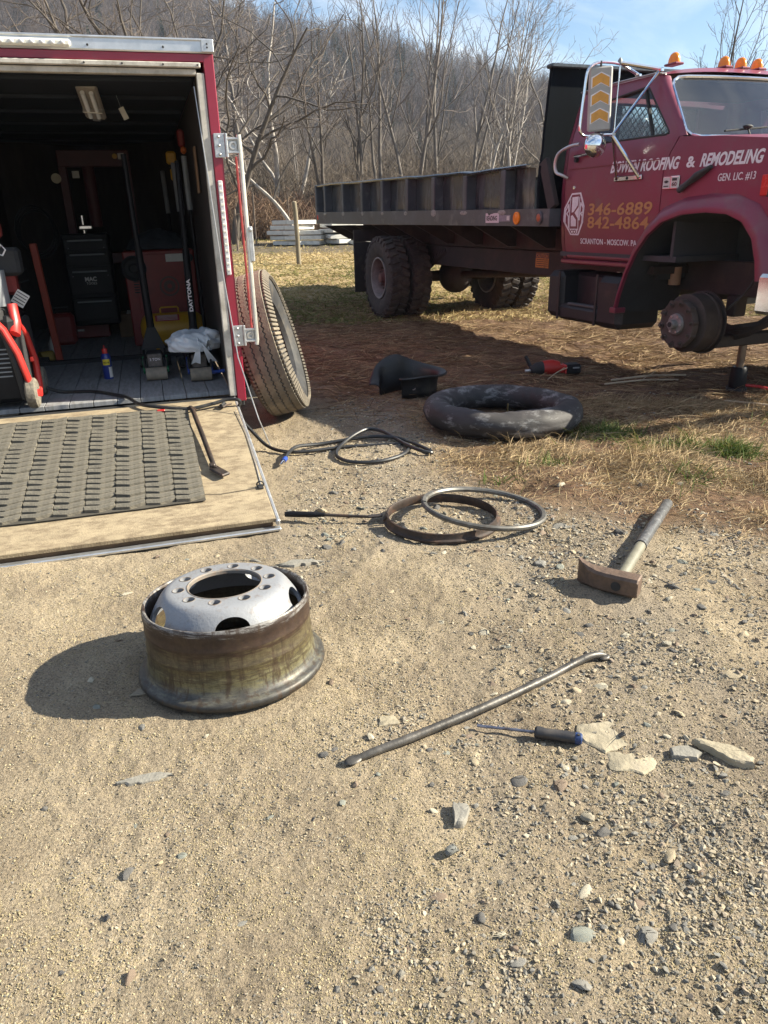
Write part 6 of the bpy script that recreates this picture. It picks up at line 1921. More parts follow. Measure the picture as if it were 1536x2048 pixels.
# ------------------------------------------------------------------ bed
BZ = lambda u: float(np.interp(u, [-3.14, 4.05], [1.275, 1.235]))      # underside of the rail
BT = lambda u: float(np.interp(u, [-3.14, 4.05], [1.462, 1.385]))      # top of the rail
TOPZ = lambda u: float(np.interp(u, [-3.14, -2.2, -1.7, -1.2, -.8, -.2, .85, 1.1, 1.6, 2.3, 2.42, 3.0, 3.62], [1.885, 1.885, 1.872, 1.856, 1.848, 1.842, 1.822, 1.806, 1.800, 1.790, 1.772, 1.780, 1.778]))
MB().box((.37, CY, 1.30), (6.95, 2.08, .04)).build('bed_floor', M_RAIL, truck)
for mir in (False, True):
    f_ = lambda y: 2 * CY - y if mir else y
    rl_ = MB()
    vs = [(-3.14, f_(.10), BZ(-3.14)), (4.05, f_(.10), BZ(4.05)), (4.05, f_(.10), BT(4.05)), (-3.14, f_(.10), BT(-3.14))]
    vs += [(u, f_(.22) if not mir else f_(.22), w) for u, _, w in vs]
    rl_.add(vs, [(0, 1, 2, 3), (4, 7, 6, 5), (0, 4, 5, 1), (3, 2, 6, 7), (0, 3, 7, 4), (1, 5, 6, 2)])
    rail = rl_.build('bed_rail', M_RAIL, truck)
    # rolled top edge with dents
    us = np.linspace(-3.14, 3.62, 60)
    lip = MB(); P = []
    for u in us:
        z = TOPZ(u) + .004 * float(vnoise(u * 3.1, 1.3, 131)); dy = .02 * float(vnoise(u * 2.1, 4.3, 132))
        P.append([(u, f_(.225 + dy), z - .035), (u, f_(.115 + dy), z - .028), (u, f_(.105 + dy), z - .012), (u, f_(.115 + dy), z), (u, f_(.235 + dy), z + .004)])
    lip.grid(P); sideo = lip.build('bed_side', M_BED, truck, smooth=50)
    RIBS = [-2.58, -1.66, -.80, .0, .85, 1.63, 2.43, 3.24]
    stops = [-3.08] + RIBS + [3.60]
    for a, b in zip(stops[:-1], stops[1:]):
        P = []
        for i in range(7):
            u = a + (b - a) * i / 6
            P.append([(u, f_(.222 + .016 * float(vnoise(u * 2.3, k * .9, 133)) - .008 * sin(pi * i / 6)), BT(u) - .002 + (TOPZ(u) - .03 - BT(u)) * k / 5) for k in range(6)])
        MB().grid(P).build('side_sheet', M_BED, sideo, smooth=60)
    for ui in RIBS:
        q = MB().box((ui - .045, f_(.165), (BT(ui) + TOPZ(ui) - .03) / 2), (.085, .125, TOPZ(ui) - .03 - BT(ui)), ch=.006)
        q.build('side_rib', M_RAIL, sideo)
        if not mir:
            MB().ell((ui - .03 + random.gauss(0, .02), .0985, BT(ui) - .03), (.05 + random.random() * .04, .003, .02 + random.random() * .02), 9, 5).build('weld_scar', mat('weld_scar', (.28, .27, .24), .6, var=.4, scale=40), rail)
    MB().box((-3.11, f_(.165), (BT(-3.1) + 1.89) / 2), (.07, .13, 1.89 - BT(-3.1)), ch=.008).build('tail_post', M_RAIL, sideo)
    MB().beam((4.02, f_(.16), 1.39), (3.83, f_(.16), 1.79), .05, .12, .006).build('front_post', M_FRAME, sideo)
    if not mir:
        MB().lathe([(0, .006), (.034, .005), (.042, 0), (0, 0)], 22, T(-3.03, .0995, 1.375) @ Rx(pi / 2)).build('reflector', M_REDL, rail)
        for u, big in ((3.50, 1), (3.89, 1)):
            lm = MB().lathe([(.034, 0), (.058, 0), (.058, .012), (.050, .016), (.034, .014)], 28, T(u, .0995, 1.310) @ Rx(pi / 2)).build('lamp_ring', M_RAIL if u > 3.6 else M_AMB, rail)
            MB().lathe([(0, .020), (.02, .018), (.036, .012), (.036, 0), (0, 0)], 24, T(u, .0995, 1.310) @ Rx(pi / 2), closed=False).build('lamp_lens', M_AMB if u < 3.6 else mat('dull_amber', (.38, .10, .04), .4), lm)
        sg = MB().box((3.02, .0985, 1.315), (.27, .003, .092)).build('maker_sign', mat('sign_white', (.66, .58, .60), .5, var=.06), rail)
        text_on('lettering', 'READING', M_PRINT, sg, T(2.905, .0968, 1.292) @ Rx(pi / 2), .062, .215, .0018)
        MB().prism([(2.94, 1.350), (2.955, 1.338), (2.99, 1.352), (3.04, 1.357), (3.05, 1.3605), (2.93, 1.3605)], .001, T(0, .0965, 0) @ Rx(pi / 2)).build('sign_swoosh', M_PRINT, sg)
        MB().box((3.27, .0985, 1.310), (.21, .003, .058)).build('small_sign', mat('sign_grey', (.26, .24, .28), .5, var=.3, scale=60), rail)
        MB().box((3.335, .0966, 1.312), (.05, .0015, .04)).build('sign_mark', M_LBL, rail)
# tail board
MB().box((-3.13, CY, 1.62), (.05, 2.10, .50), ch=.01).build('tailgate', M_BED, truck)
# headboard
hb_ = MB()
HU = lambda w: float(np.interp(w, [1.24, 1.77, 2.52], [3.78, 3.82, 3.88]))
def plate(y0, y1, w0, w1, jag=0.0):
    n = 8; P = []
    for k in range(n + 1):
        w = w0 + (w1 - w0) * k / n
        dy = jag * float(vnoise(w * 5.5, .7, 141))
        P.append([(HU(w), y0 + dy, w), (HU(w), y1, w)])
    Q = [[(p[0] - .04, p[1], p[2]) for p in r] for r in P]
    hb_.grid(P); hb_.grid(Q)
    hb_.grid([[P[k][0], Q[k][0]] for k in range(n + 1)]); hb_.grid([[P[k][1], Q[k][1]] for k in range(n + 1)])
    hb_.grid([[P[n][j], Q[n][j]] for j in range(2)]); hb_.grid([[P[0][j], Q[0][j]] for j in range(2)])
plate(.14, .95, 1.24, 2.525, .05); plate(1.95, 2.22, 1.24, 2.525); plate(.95, 1.95, 1.24, 1.93); plate(.95, 1.95, 2.30, 2.525)
M_HEADB = mat('headboard_black', (.006, .008, .011), .85, var=.4, scale=3, stretch=(1, 1, .25), dirt=(.012, .013, .015), damt=.3, dscale=4, spec=.06)
head = hb_.build('headboard', M_HEADB, truck)
MB().beam((3.88, .12, 2.53), (3.88, 2.24, 2.55), .10, .035, .010).build('top_fold', M_BED, head)
mesh_ = MB()
for k in range(-12, 27):
    for sg in (1, -1):
        y0 = .95 + k * .062; x0, z0 = y0, 1.93
        dy = .37 / 1.15 * sg
        a = (x0 if sg > 0 else x0, 1.93); b = (x0 + dy, 2.30)
        # clip to the opening
        def clip(p, q):
            (y1, z1), (y2, z2) = p, q
            t0, t1 = 0.0, 1.0
            for lo, hi in ((.95, 1.95),):
                d = y2 - y1
                ta, tb = (lo - y1) / d, (hi - y1) / d
                t0 = max(t0, min(ta, tb)); t1 = min(t1, max(ta, tb))
            if t1 - t0 < .03: return None
            return (y1 + (y2 - y1) * t0, z1 + (z2 - z1) * t0), (y1 + (y2 - y1) * t1, z1 + (z2 - z1) * t1)
        c = clip(a, b)
        if c:
            (y1, z1), (y2, z2) = c
            mesh_.tube([(HU(z1) - .02 + .003 * sg, y1, z1), (HU(z2) - .02 + .003 * sg, y2, z2)], .0055, 4, caps=False)
mesh_.build('wire_mesh', M_BLACKM, head, smooth=0)['kind'] = 'stuff'

# ------------------------------------------------------------------ chassis
for yy in (.74, 1.60):
    MB().box((1.75, yy, .855), (9.4, .07, .25), ch=.008).build('frame_rail', M_FRAME, truck)
    MB().box((.35, yy - .01, 1.10), (6.7, .10, .22), ch=.008).build('bed_beam', M_FRAME, truck)
for u in np.arange(-2.8, 3.9, .76):
    for s in (0, 1):
        f_ = (lambda y: 2 * CY - y) if s else (lambda y: y)
        poly = [(f_(.14), 1.245), (f_(.70), 1.245), (f_(.70), 1.02), (f_(.58), 1.02)]
        MB().prism(poly, .035, T(float(u), 0, 0) @ Matrix(((0, 0, 1, 0), (1, 0, 0, 0), (0, 1, 0, 0), (0, 0, 0, 1)))).build('outrigger', M_FRAME, truck)
MB().box((2.4, CY, .86), (.08, .80, .2)).box((3.6, CY, .86), (.08, .80, .2)).box((-1.6, CY, .86), (.08, .80, .2)).build('cross_member', M_FRAME, truck)
MB().tube([(.0, .62, .55), (.0, 1.72, .55)], .075, 12).ell((.12, CY, .56), (.27, .24, .25), 20, 12).build('rear_axle', M_FRAME, truck)
MB().tube([(.35, CY, .58), (3.9, CY, .80)], .05, 10).build('drive_shaft', M_FRAME, truck)
MB().box((4.9, CY, .88), (1.0, .55, .45), ch=.08).box((5.85, CY, 1.15), (.9, .62, .62), ch=.06).build('engine', M_LINER, truck)
MB().box((5.15, CY, 1.15), (.04, 1.50, .65)).build('firewall', M_LINER, truck)
for yy in (.70, 1.64):
    P = [(-.75, yy, .92), (-.4, yy, .76), (0, yy, .68), (.4, yy, .76), (.75, yy, .92)]
    for k in range(5):
        MB().tube([(x * (1 - .12 * k), y, z - .022 * k) for x, y, z in P], .016, 4, flat=2.2).build('leaf_spring', M_FRAME, truck)
    P = [(5.15, yy, .66), (5.45, yy, .54), (5.73, yy, .48), (6.0, yy, .54), (6.32, yy, .68)]
    for k in range(4):
        MB().tube([(5.73 + (x - 5.73) * (1 - .12 * k), y, z - .020 * k) for x, y, z in P], .015, 4, flat=2.2).build('leaf_spring', M_FRAME, truck)
MB().box((5.73, .72, .66), (.10, .12, .16), ch=.01).build('spring_perch', M_FRAME, truck)
ol = MB().cyl((5.17, .60, .78), (5.17, .60, .92), .048, 18).build('oil_filter', mat('filter_tan', (.34, .20, .12), .6), truck)
MB().tube(smooth_path([(5.9, .45, .66), (6.0, .5, .78), (6.02, .6, .95), (5.95, .7, 1.05)], 4), .010, 6).build('brake_hose', M_RUB, truck)

# caution decal on the frame
cs = MB().box((3.06, .702, .885), (.25, .003, .15)).build('caution_sign', mat('caution_orange', (.52, .22, .05), .6, var=.25, scale=30, dirt=(.05, .035, .03), damt=.25, dscale=12), truck)
MB().box((3.06, .7002, .932), (.25, .002, .048)).build('sign_band', mat('sign_brown', (.10, .06, .06), .6), cs)
text_on('lettering', 'CAUTION', mat('orange_print', (.5, .2, .06), .6), cs, T(2.945, .6985, .915) @ Rx(pi / 2), .048, .23, .001)
for k in range(4):
    MB().box((3.06, .7002, .892 - k * .020), (.21, .002, .006)).build('printed_line', M_PRINT, cs)

# tank with step
tk = MB()
tk.box((3.98, .47, .635), (.24, .46, .42), ch=.05).box((4.79, .47, .62), (.34, .46, .43), ch=.05).box((4.40, .57, .63), (.70, .28, .40), ch=.03).box((4.40, .47, .485), (.70, .44, .14), ch=.03)
tank = tk.build('fuel_tank', M_TANK, truck)
MB().box((4.40, .285, .562), (.42, .05, .025), ch=.006).build('step_edge', M_RAIL, tank)
for u in (4.08, 4.64):
    MB().box((u, .235, .63), (.028, .012, .43), ch=.003).build('tank_strap', M_FRAME, tank)
for k in range(4):
    MB().lathe([(.012, -.005), (.022, -.005), (.022, .005), (.012, .005)], 12, T(4.72 + .07 * k, .40, .865) @ Rx(.6 * k)).build('chain_link', M_WIRE, tank)
MB().box((4.6, .8, .90), (1.2, .9, .06)).build('cab_mount', M_FRAME, truck)
MB().box((4.55, .30, .935), (1.0, .10, .04), ch=.01).build('rocker', M_CAB, truck)
# mud flap
for s in (0, 1):
    yy = .32 if not s else 2 * CY - .32
    MB().box((-1.0, yy, .65), (.022, .60, .72), ch=.004).build('mud_flap', M_RUB, truck)
    MB().box((-1.0, yy, 1.10), (.04, .60, .16), ch=.004).build('flap_bracket', M_FRAME, truck)

# rear wheels
RR = .557
M_LUGT = mat('lug_tyre', (.045, .036, .032), .85, var=.35, scale=9, dirt=(.11, .08, .06), damt=.4, dscale=6, bump=.3)
M_RIMR = mat('wheel_maroon', (.13, .045, .04), .6, var=.3, scale=8, dirt=(.20, .15, .12), damt=.3)


def lug_tyre(name, y, seed, outer=True):
    rot = T(0, y, RR) @ Rx(pi / 2)
    rnd = random.Random(seed); rot = rot @ Rz(rnd.random())
    w = .27
    wl = MB().lathe(tyre_carcass(RR - .022, w, .275), 64, rot).build(name, M_LUGT, truck)
    lg = MB()
    for s in (-1, 1):
        for i in range(30):
            a = 2 * pi * (i + (.5 if s > 0 else 0)) / 30
            lg.box((0, 0, 0), (.034, .058, .125), rot @ Rz(a) @ T(RR - .020, 0, s * .066) @ Rx(s * .32), ch=.006)
            lg.box((0, 0, 0), (.060, .056, .022), rot @ Rz(a + .02) @ T(RR - .050, 0, s * (w / 2 - .004)) @ Ry(s * .30), ch=.005)
    lg.build('tread_lugs', M_LUGT, wl, fix=False)['kind'] = 'stuff'
    d = 1 if outer else -1
    ri = MB().lathe([(.268, -.10), (.275, -.125), (.288, -.125), (.290, -.10), (.272, -.06), (.268, .10), (.28, .125), (.262, .125), (.258, .05), (.258, -.08)], 48, rot)
    rim = ri.build('rim', mat('rim_dust', (.26, .24, .23), .6, var=.25, scale=12), wl)
    if outer:
        sg = -1 if y > CY else 1
        q = MB().lathe([(.0, .02), (.10, .02), (.15, .0), (.20, -.03), (.258, -.05), (.258, -.065), (.20, -.045), (.15, -.015), (.0, .0)], 40, rot @ (Matrix.Identity(4) if sg > 0 else Rx(pi)))
        q.build('wheel_disc', M_RIMR, wl)
        for k in range(10):
            a = 2 * pi * k / 10
            nn = MB().cyl((.142 * cos(a), .142 * sin(a), .0), (.142 * cos(a), .142 * sin(a), .045), .016, 6); nn.v = [tuple(rot @ (Matrix.Identity(4) if sg > 0 else Rx(pi)) @ Vector(p)) for p in nn.v]
            nn.build('lug_nut', M_HUB, wl)
        MB().lathe([(0, .11), (.06, .10), (.085, .02), (0, .02)], 20, rot @ (Matrix.Identity(4) if sg > 0 else Rx(pi)), closed=False).build('hub_cap', M_RIMR, wl)
    return wl


lug_tyre('rear_wheel', .14, 1); lug_tyre('rear_wheel', .47, 2, False); lug_tyre('rear_wheel', 1.87, 3, False); lug_tyre('rear_wheel', 2.20, 4)

# front axle end without its wheel
FU, FW = 5.735, .555
MB().beam((FU, .35, .40), (FU, 1.99, .40), .10, .09, .01).box((FU, .36, .50), (.12, .10, .28), ch=.02).box((FU, 1.98, .50), (.12, .10, .28), ch=.02).build('front_axle', M_FRAME, truck)
rotF = T(FU, .15, FW) @ Rx(pi / 2)                    # local Z points out (-Y)
hub = MB().lathe([(0, .0), (.085, .0), (.090, -.004), (.135, -.006), (.148, .000), (.168, .000), (.172, -.008), (.172, -.050), (.12, -.07), (.12, -.14), (0, -.14)], 56, rotF, closed=False).build('front_hub', M_HUB, truck)
for k in range(10):
    a = 2 * pi * k / 10 + .15
    q = MB().cyl((.150 * cos(a), .150 * sin(a), -.01), (.150 * cos(a), .150 * sin(a), .028), .011, 10)
    q.cyl((.155 * cos(a), .155 * sin(a), -.045), (.155 * cos(a), .155 * sin(a), .004), .026, 12); q.v = [tuple(rotF @ Vector(p)) for p in q.v]
    q.build('wheel_stud', M_HUB, hub)
q = MB().lathe([(0, .062), (.030, .060), (.034, .054), (.036, .020), (.072, .016), (.078, .0), (0, .0)], 30, rotF, closed=False); q.build('hub_cap', mat('hub_cap_steel', (.22, .215, .21), .5, metal=.4, var=.3, scale=20), hub)
q = MB().lathe([(0, .066), (.018, .066), (.020, .058), (0, .058)], 20, rotF); q.build('cap_plug', M_BLACKM, hub)
for k in range(6):
    a = 2 * pi * k / 6
    q = MB().cyl((.062 * cos(a), .062 * sin(a), .01), (.062 * cos(a), .062 * sin(a), .026), .008, 6); q.v = [tuple(rotF @ Vector(p)) for p in q.v]; q.build('cap_bolt', M_WIRE, hub)
drum = MB().lathe([(.10, -.07), (.195, -.075), (.212, -.085), (.212, -.20), (.222, -.205), (.222, -.225), (.19, -.23), (.10, -.23)], 56, T(FU + .0, .15, FW) @ Rx(pi / 2)).build('brake_drum', mat('drum_rust', (.045, .032, .027), .8, var=.4, scale=10), truck)
MB().lathe([(.0, -.24), (.235, -.245), (.235, -.255), (0, -.255)], 40, T(FU, .15, FW) @ Rx(pi / 2)).build('backing_plate', M_FRAME, drum)
# far front wheel still on
fwl = MB().lathe(tyre_carcass(.54, .25, .27), 56, T(FU, 2.10, .56) @ Rx(pi / 2)).build('front_wheel', M_LUGT, truck)
MB().lathe([(0, -.02), (.18, -.02), (.26, .06), (.26, .075), (.17, -.005), (0, -.005)], 32, T(FU, 2.10, .56) @ Rx(pi / 2)).build('rim', M_RIMR, fwl)

# bottle jack under the axle
jp = MTK @ Vector((5.755, .83, 0))
g = thing('bottle_jack', 'dark bottle jack holding up the bare front axle', 'jack', (jp.x, jp.y, gz(jp.x, jp.y)), -TA)
MB().box((0, 0, .012), (.15, .13, .03), ch=.008).build('base_plate', M_BLACKM, g)
MB().lathe([(0, .02), (.062, .02), (.066, .04), (.064, .17), (.052, .19), (0, .19)], 18).build('cylinder', M_BLACK, g)
MB().cyl((0, 0, .18), (0, 0, .355 - gz(jp.x, jp.y)), .030, 14).build('ram', mat('jack_ram', (.20, .15, .11), .45, metal=.5, var=.3), g)
MB().tube([(.06, -.03, .05), (.16, -.05, .05), (.42, -.22, .02)], .012, 8).build('pump_handle', mat('jack_red', (.40, .03, .03), .5), g)


# ================================================================== STONES, GRAVEL, GRASS
def stone_mesh(seed, flat=.6, sub=2, ang=0.0):
    """broken angular stone: hull of a few random points, edges slightly knocked off"""
    rnd = np.random.default_rng(seed)
    bm = bmesh.new()
    k = 16 if sub > 1 else 11
    for i in range(k):
        d = rnd.normal(size=3); d /= np.linalg.norm(d); d *= rnd.uniform(.78, 1.0)
        bm.verts.new((d[0], d[1] * .82, max(-.75, min(.8, d[2])) * flat))
    r = bmesh.ops.convex_hull(bm, input=bm.verts[:])
    bmesh.ops.delete(bm, geom=[v for v in bm.verts if not v.link_faces], context='VERTS')
    if sub > 1:
        bmesh.ops.bevel(bm, geom=bm.edges[:], offset=.07 + .06 * (1 - ang), segments=1, affect='EDGES', profile=.6)
    me = bpy.data.meshes.new('stone'); bm.to_mesh(me); bm.free()
    if ang < .8 and sub > 1:
        me.polygons.foreach_set('use_smooth', [True] * len(me.polygons)); me.set_sharp_from_angle(angle=radians(32))
    return me


M_STONE = mat_random('river_stone', [(.13, .125, .118), (.22, .20, .165), (.33, .285, .205), (.18, .185, .175), (.37, .32, .23), (.20, .155, .12), (.28, .25, .20), (.34, .29, .20)], .88, .5, 90, var=.35)
M_PEB = mat_random('pebble', [(.10, .096, .09), (.24, .21, .16), (.33, .275, .19), (.17, .165, .15), (.36, .30, .21), (.24, .19, .145), (.40, .345, .255), (.30, .25, .18), (.20, .19, .17), (.14, .132, .12)], .88, .3, 90, var=.2)


def shale(poly, h, seed):
    """flat broken stone: polygon slab with uneven top"""
    rnd = random.Random(seed); mb = MB(); q = []
    sz = max(max(abs(a), abs(b)) for a, b in poly)
    for i, (x, y) in enumerate(poly):
        x1, y1 = poly[(i + 1) % len(poly)]
        for k in range(4):
            t = k / 4; j = sz * .035
            q.append((x + (x1 - x) * t + rnd.gauss(0, j), y + (y1 - y) * t + rnd.gauss(0, j)))
    poly = q; n = len(poly)
    cx_ = sum(p[0] for p in poly) / n; cy_ = sum(p[1] for p in poly) / n
    out = [(x, y, 0) for x, y in poly]
    mid = [(x * .99 + cx_ * .01, y * .99 + cy_ * .01, h * (.6 + .25 * rnd.random())) for x, y in poly]
    top = [(x * .90 + cx_ * .10, y * .90 + cy_ * .10, h * (.93 + .12 * rnd.random())) for x, y in poly]
    vs = out + mid + top + [(cx_, cy_, h)]
    fs = []
    for i in range(n):
        j = (i + 1) % n
        fs += [(i, j, n + j, n + i), (n + i, n + j, 2 * n + j, 2 * n + i), (2 * n + i, 2 * n + j, 3 * n)]
    return mb.add(vs, fs)


def lone_stone(name, label, me_or_mb, x, y, rz=0.0, s=(1, 1, 1), sink=.0, m=M_STONE, cat='stone', tilt=(0, 0)):
    me = me_or_mb.mesh(name, smooth=30) if isinstance(me_or_mb, MB) else me_or_mb
    o = link(name, me, m)
    o.matrix_world = T(x, y, gz(x, y) + sink) @ Rz(rz) @ Rx(tilt[0]) @ Ry(tilt[1]) @ Matrix.Diagonal((*s, 1))
    return tag(o, label, cat)


M_SHALE = mat('pale_shale', (.31, .265, .185), .9, var=.2, scale=9, dirt=(.28, .24, .19), damt=.35, dscale=18, bump=.5, bscale=55)
M_SHALE2 = mat('grey_shale', (.225, .21, .18), .9, var=.18, scale=9, dirt=(.22, .19, .15), damt=.3, dscale=14, bump=.4, bscale=70)
lone_stone('flat_stone', 'broad pale cracked flat stone touching the screwdriver handle', shale([(-.085, .02), (-.072, .085), (.025, .090), (.050, .058), (.035, .020), (.040, -.010), (-.03, -.036)], .014, 1), .598, 1.612, 0, sink=-.006, m=M_SHALE)
lone_stone('flat_stone', 'smaller half of the cracked pale flat stone, below the bigger piece', shale([(-.065, -.035), (-.045, .030), (.010, .022), (.055, .045), (.078, -.02), (.020, -.055)], .012, 2), .625, 1.553, 0, sink=-.006, m=M_SHALE)
lone_stone('wedge_stone', 'pale upright wedge of shale lying alone below the screwdriver', shale([(-.010, -.034), (.012, -.026), (.026, .026), (.018, .036), (-.016, .038)], .020, 3), .165, 1.364, -.15, m=M_SHALE2)
lone_stone('round_stone', 'rounded pale pebble just below the wedge of shale', stone_mesh(11, .75), .137, 1.262, .4, (.022, .022, .022), .010)
lone_stone('triangle_stone', 'smooth tan pointed stone farthest right beyond the cracked flat stone', shale([(-.085, .045), (-.06, .05), (.03, .012), (.052, -.018), (.040, -.040), (.0, -.036), (-.05, .008)], .020, 4), .885, 1.545, -.1, m=M_SHALE)
lone_stone('dark_stone', 'round dark grey stone lying right of the lock ring', stone_mesh(12, .35), .795, 3.10, .2, (.062, .05, .04), .004, m=M_SHALE2)
lone_stone('grey_stone', 'smooth grey oval stone right of the wedge of shale', stone_mesh(13, .55), .468, 1.352, -.3, (.027, .022, .022), .006)
lone_stone('wide_stone', 'wide buried pale stone in front of the ramp edge shadow', shale([(-.10, -.02), (-.03, .02), (.05, .012), (.11, -.01), (.06, -.03), (-.04, -.035)], .016, 5), -.36, 2.80, .1, sink=-.004, m=M_SHALE2)
lone_stone('thin_stone', 'thin square flagstone lying left of the long tyre iron', shale([(-.030, -.018), (-.022, .024), (.018, .026), (.032, -.012)], .008, 6), .002, 1.732, .1, sink=.0, m=M_SHALE)
lone_stone('embedded_stone', 'pale stone sunk in the sand in front of the steel wheel', shale([(-.075, -.012), (-.02, .012), (.05, .022), (.07, .006), (.02, -.012), (-.03, -.022)], .010, 7), -.62, 1.515, .05, sink=-.004, m=M_SHALE2)
lone_stone('quad_stone', 'pale angular flat stone right of the cracked flat stone', shale([(-.04, -.015), (-.03, .022), (.02, .022), (.042, -.01), (.02, -.028)], .014, 8), .772, 1.56, .1, sink=-.002, m=M_SHALE2)
lone_stone('pale_bark', 'curled dead leaf lying in the shadow left of the steel wheel', shale([(-.045, -.01), (-.02, .02), (.03, .012), (.042, -.012), (.01, -.02)], .004, 9), -.735, 1.895, .3, sink=.003, m=mat('dead_leaf', (.22, .19, .14), .9, var=.3), cat='leaf')

# stones one can pick out singly on the gravel
_sm = [stone_mesh(400 + i, (.45, .6, .35, .7, .5, .3, .55, .65)[i], 2, .6 + .4 * (i % 2)) for i in range(8)]
for me in _sm: me.materials.append(M_STONE)


def clear_of_things(x, y, r=0.02):
    x = np.asarray(x); y = np.asarray(y)
    ok = np.hypot(x + .492, y - 2.015) > .31 + r
    a = np.array([-.10, 1.555]); b = np.array([.705, 2.03]); d = b - a; l2 = d @ d
    t = np.clip(((x - a[0]) * d[0] + (y - a[1]) * d[1]) / l2, 0, 1)
    ok &= np.hypot(x - a[0] - t * d[0], y - a[1] - t * d[1]) > .018 + r
    a = np.array([.248, 1.693]); b = np.array([.517, 1.618]); d = b - a; l2 = d @ d
    t = np.clip(((x - a[0]) * d[0] + (y - a[1]) * d[1]) / l2, 0, 1)
    ok &= np.hypot(x - a[0] - t * d[0], y - a[1] - t * d[1]) > .022 + r
    a = np.array([.845, 2.455]); b = np.array([1.352, 3.275]); d = b - a; l2 = d @ d
    t = np.clip(((x - a[0]) * d[0] + (y - a[1]) * d[1]) / l2, 0, 1)
    ok &= np.hypot(x - a[0] - t * d[0], y - a[1] - t * d[1]) > .04 + r
    ok &= np.hypot(x - .835, y - 2.45) > .16 + r
    # the ramp
    c_, s_ = cos(radians(16.6)), sin(radians(16.6))
    lx = (x + .872) * c_ + (y - 4.704) * s_; ly = -(x + .872) * s_ + (y - 4.704) * c_
    ok &= ~((lx < .0) & (ly > -1.68))
    ok &= ~((np.hypot(x - .268, y - 3.19) < .285 + r) & (np.hypot(x - .268, y - 3.19) > .245 - r))
    return ok


g_ = np.random.default_rng(81)
loose = []
_SCOL = [(nm, mat('stone_' + nm.replace(' ', '_'), c, .88, var=.25, scale=30, dirt=(.30, .25, .165), damt=.35, dscale=14, bump=.45, bscale=70)) for nm, c in
         (('dark grey', (.105, .10, .096)), ('grey', (.21, .20, .18)), ('tan', (.35, .285, .19)), ('pale', (.42, .375, .285)), ('brown', (.20, .145, .105)), ('greenish grey', (.19, .20, .175)))]
cnt = 0; tries = 0
placed = []
while cnt < 285 and tries < 30000:
    tries += 1
    x = g_.uniform(-1.0, 1.7); y = g_.uniform(.95, 3.7)
    if abs(x) > y * .52 + .12: continue
    if g_.random() > float(stony(x, y)) * .9 + .06: continue
    if float(grassy(x, y)) > .5 and g_.random() > .15: continue
    s = .0085 + .012 * g_.random() ** 2.0 + (.024 * g_.random() if g_.random() < .26 * float(sstep(.45, .8, stony(x, y))) else 0)
    s *= (.75 + .12 * y) * 1.35
    if not bool(clear_of_things(x, y, s * 1.1)): continue
    if any((x - a) ** 2 + (y - b) ** 2 < (s + c) ** 2 for a, b, c in placed): continue
    placed.append((x, y, s))
    k = int(g_.integers(0, 8))
    o = bpy.data.objects.new('loose_stone', _sm[k]); COL.objects.link(o)
    fl = (.45, .6, .35, .7, .5, .3, .55, .65)[k]
    o.location = (x, y, gz(x, y) + s * fl * (.30 if s < .017 else -.22))
    o.rotation_euler = (g_.normal(0, .2), g_.normal(0, .2), g_.uniform(0, 6.28)); o.scale = (s * g_.uniform(.9, 1.3), s, s * g_.uniform(.8, 1.1))
    ci = int(g_.integers(0, len(_SCOL)))
    o.material_slots[0].link = 'OBJECT'; o.material_slots[0].material = _SCOL[ci][1]
    loose.append((o, x, y, s, k, ci))
    cnt += 1
# every loose stone is told by its colour and by how far it lies from something one can find
_MARK = [('steel wheel', -.492, 2.045, .30), ('tyre iron spoon end', -.10, 1.555, 0), ('long tyre iron middle', .30, 1.79, 0), ('tyre iron hook', .705, 2.03, 0), ('screwdriver tip', .25, 1.69, 0), ('cracked flat stone', .60, 1.58, .08),
         ('hammer head', .84, 2.45, .1), ('hammer handle end', 1.35, 3.27, 0), ('rusty side ring', .268, 3.19, .27), ('lock ring', .50, 3.235, .29), ('wedge of shale', .165, 1.364, 0), ('pointed tan stone', .885, 1.545, .05), ('grey oval stone', .468, 1.352, 0), ('sunken pale stone', -.62, 1.515, .05),
         ('ramp corner', -.48, 3.15, 0), ('pry bar', -.2, 3.24, .2)]
_ORD = ['nearest', 'second', 'third', 'fourth', 'fifth', 'sixth', 'seventh', 'eighth', 'ninth', 'tenth', 'eleventh', 'twelfth', 'thirteenth', 'fourteenth', 'fifteenth', 'sixteenth', 'seventeenth', 'eighteenth', 'nineteenth', 'twentieth', 'twenty-first', 'twenty-second', 'twenty-third', 'twenty-fourth', 'twenty-fifth', 'twenty-sixth']
_grp = {}
for o, x, y, s, k, ci in loose:
    best = min(_MARK, key=lambda m: math.hypot(x - m[1], y - m[2]) - m[3])
    dx, dy = x - best[1], y - best[2]
    side = ('to the right of' if dx > 0 else 'to the left of') if abs(dx) > abs(dy) * 1.1 else ('behind' if dy > 0 else 'in front of')
    _grp.setdefault((best[0], side, ci), []).append((math.hypot(dx, dy), o, k))
for (nm, side, ci), L_ in _grp.items():
    L_.sort(key=lambda q: q[0])
    for i, (_, o, k) in enumerate(L_):
        w = _ORD[i] if i < len(_ORD) else 'farther'
        tag(o, '%s %s stone %s the %s' % (_SCOL[ci][0], 'chip' if k in (2, 5) else 'loose', side, nm) if len(L_) == 1 else '%s %s loose stone %s the %s' % (w, _SCOL[ci][0], side, nm), 'stone', 'loose stones on the gravel')

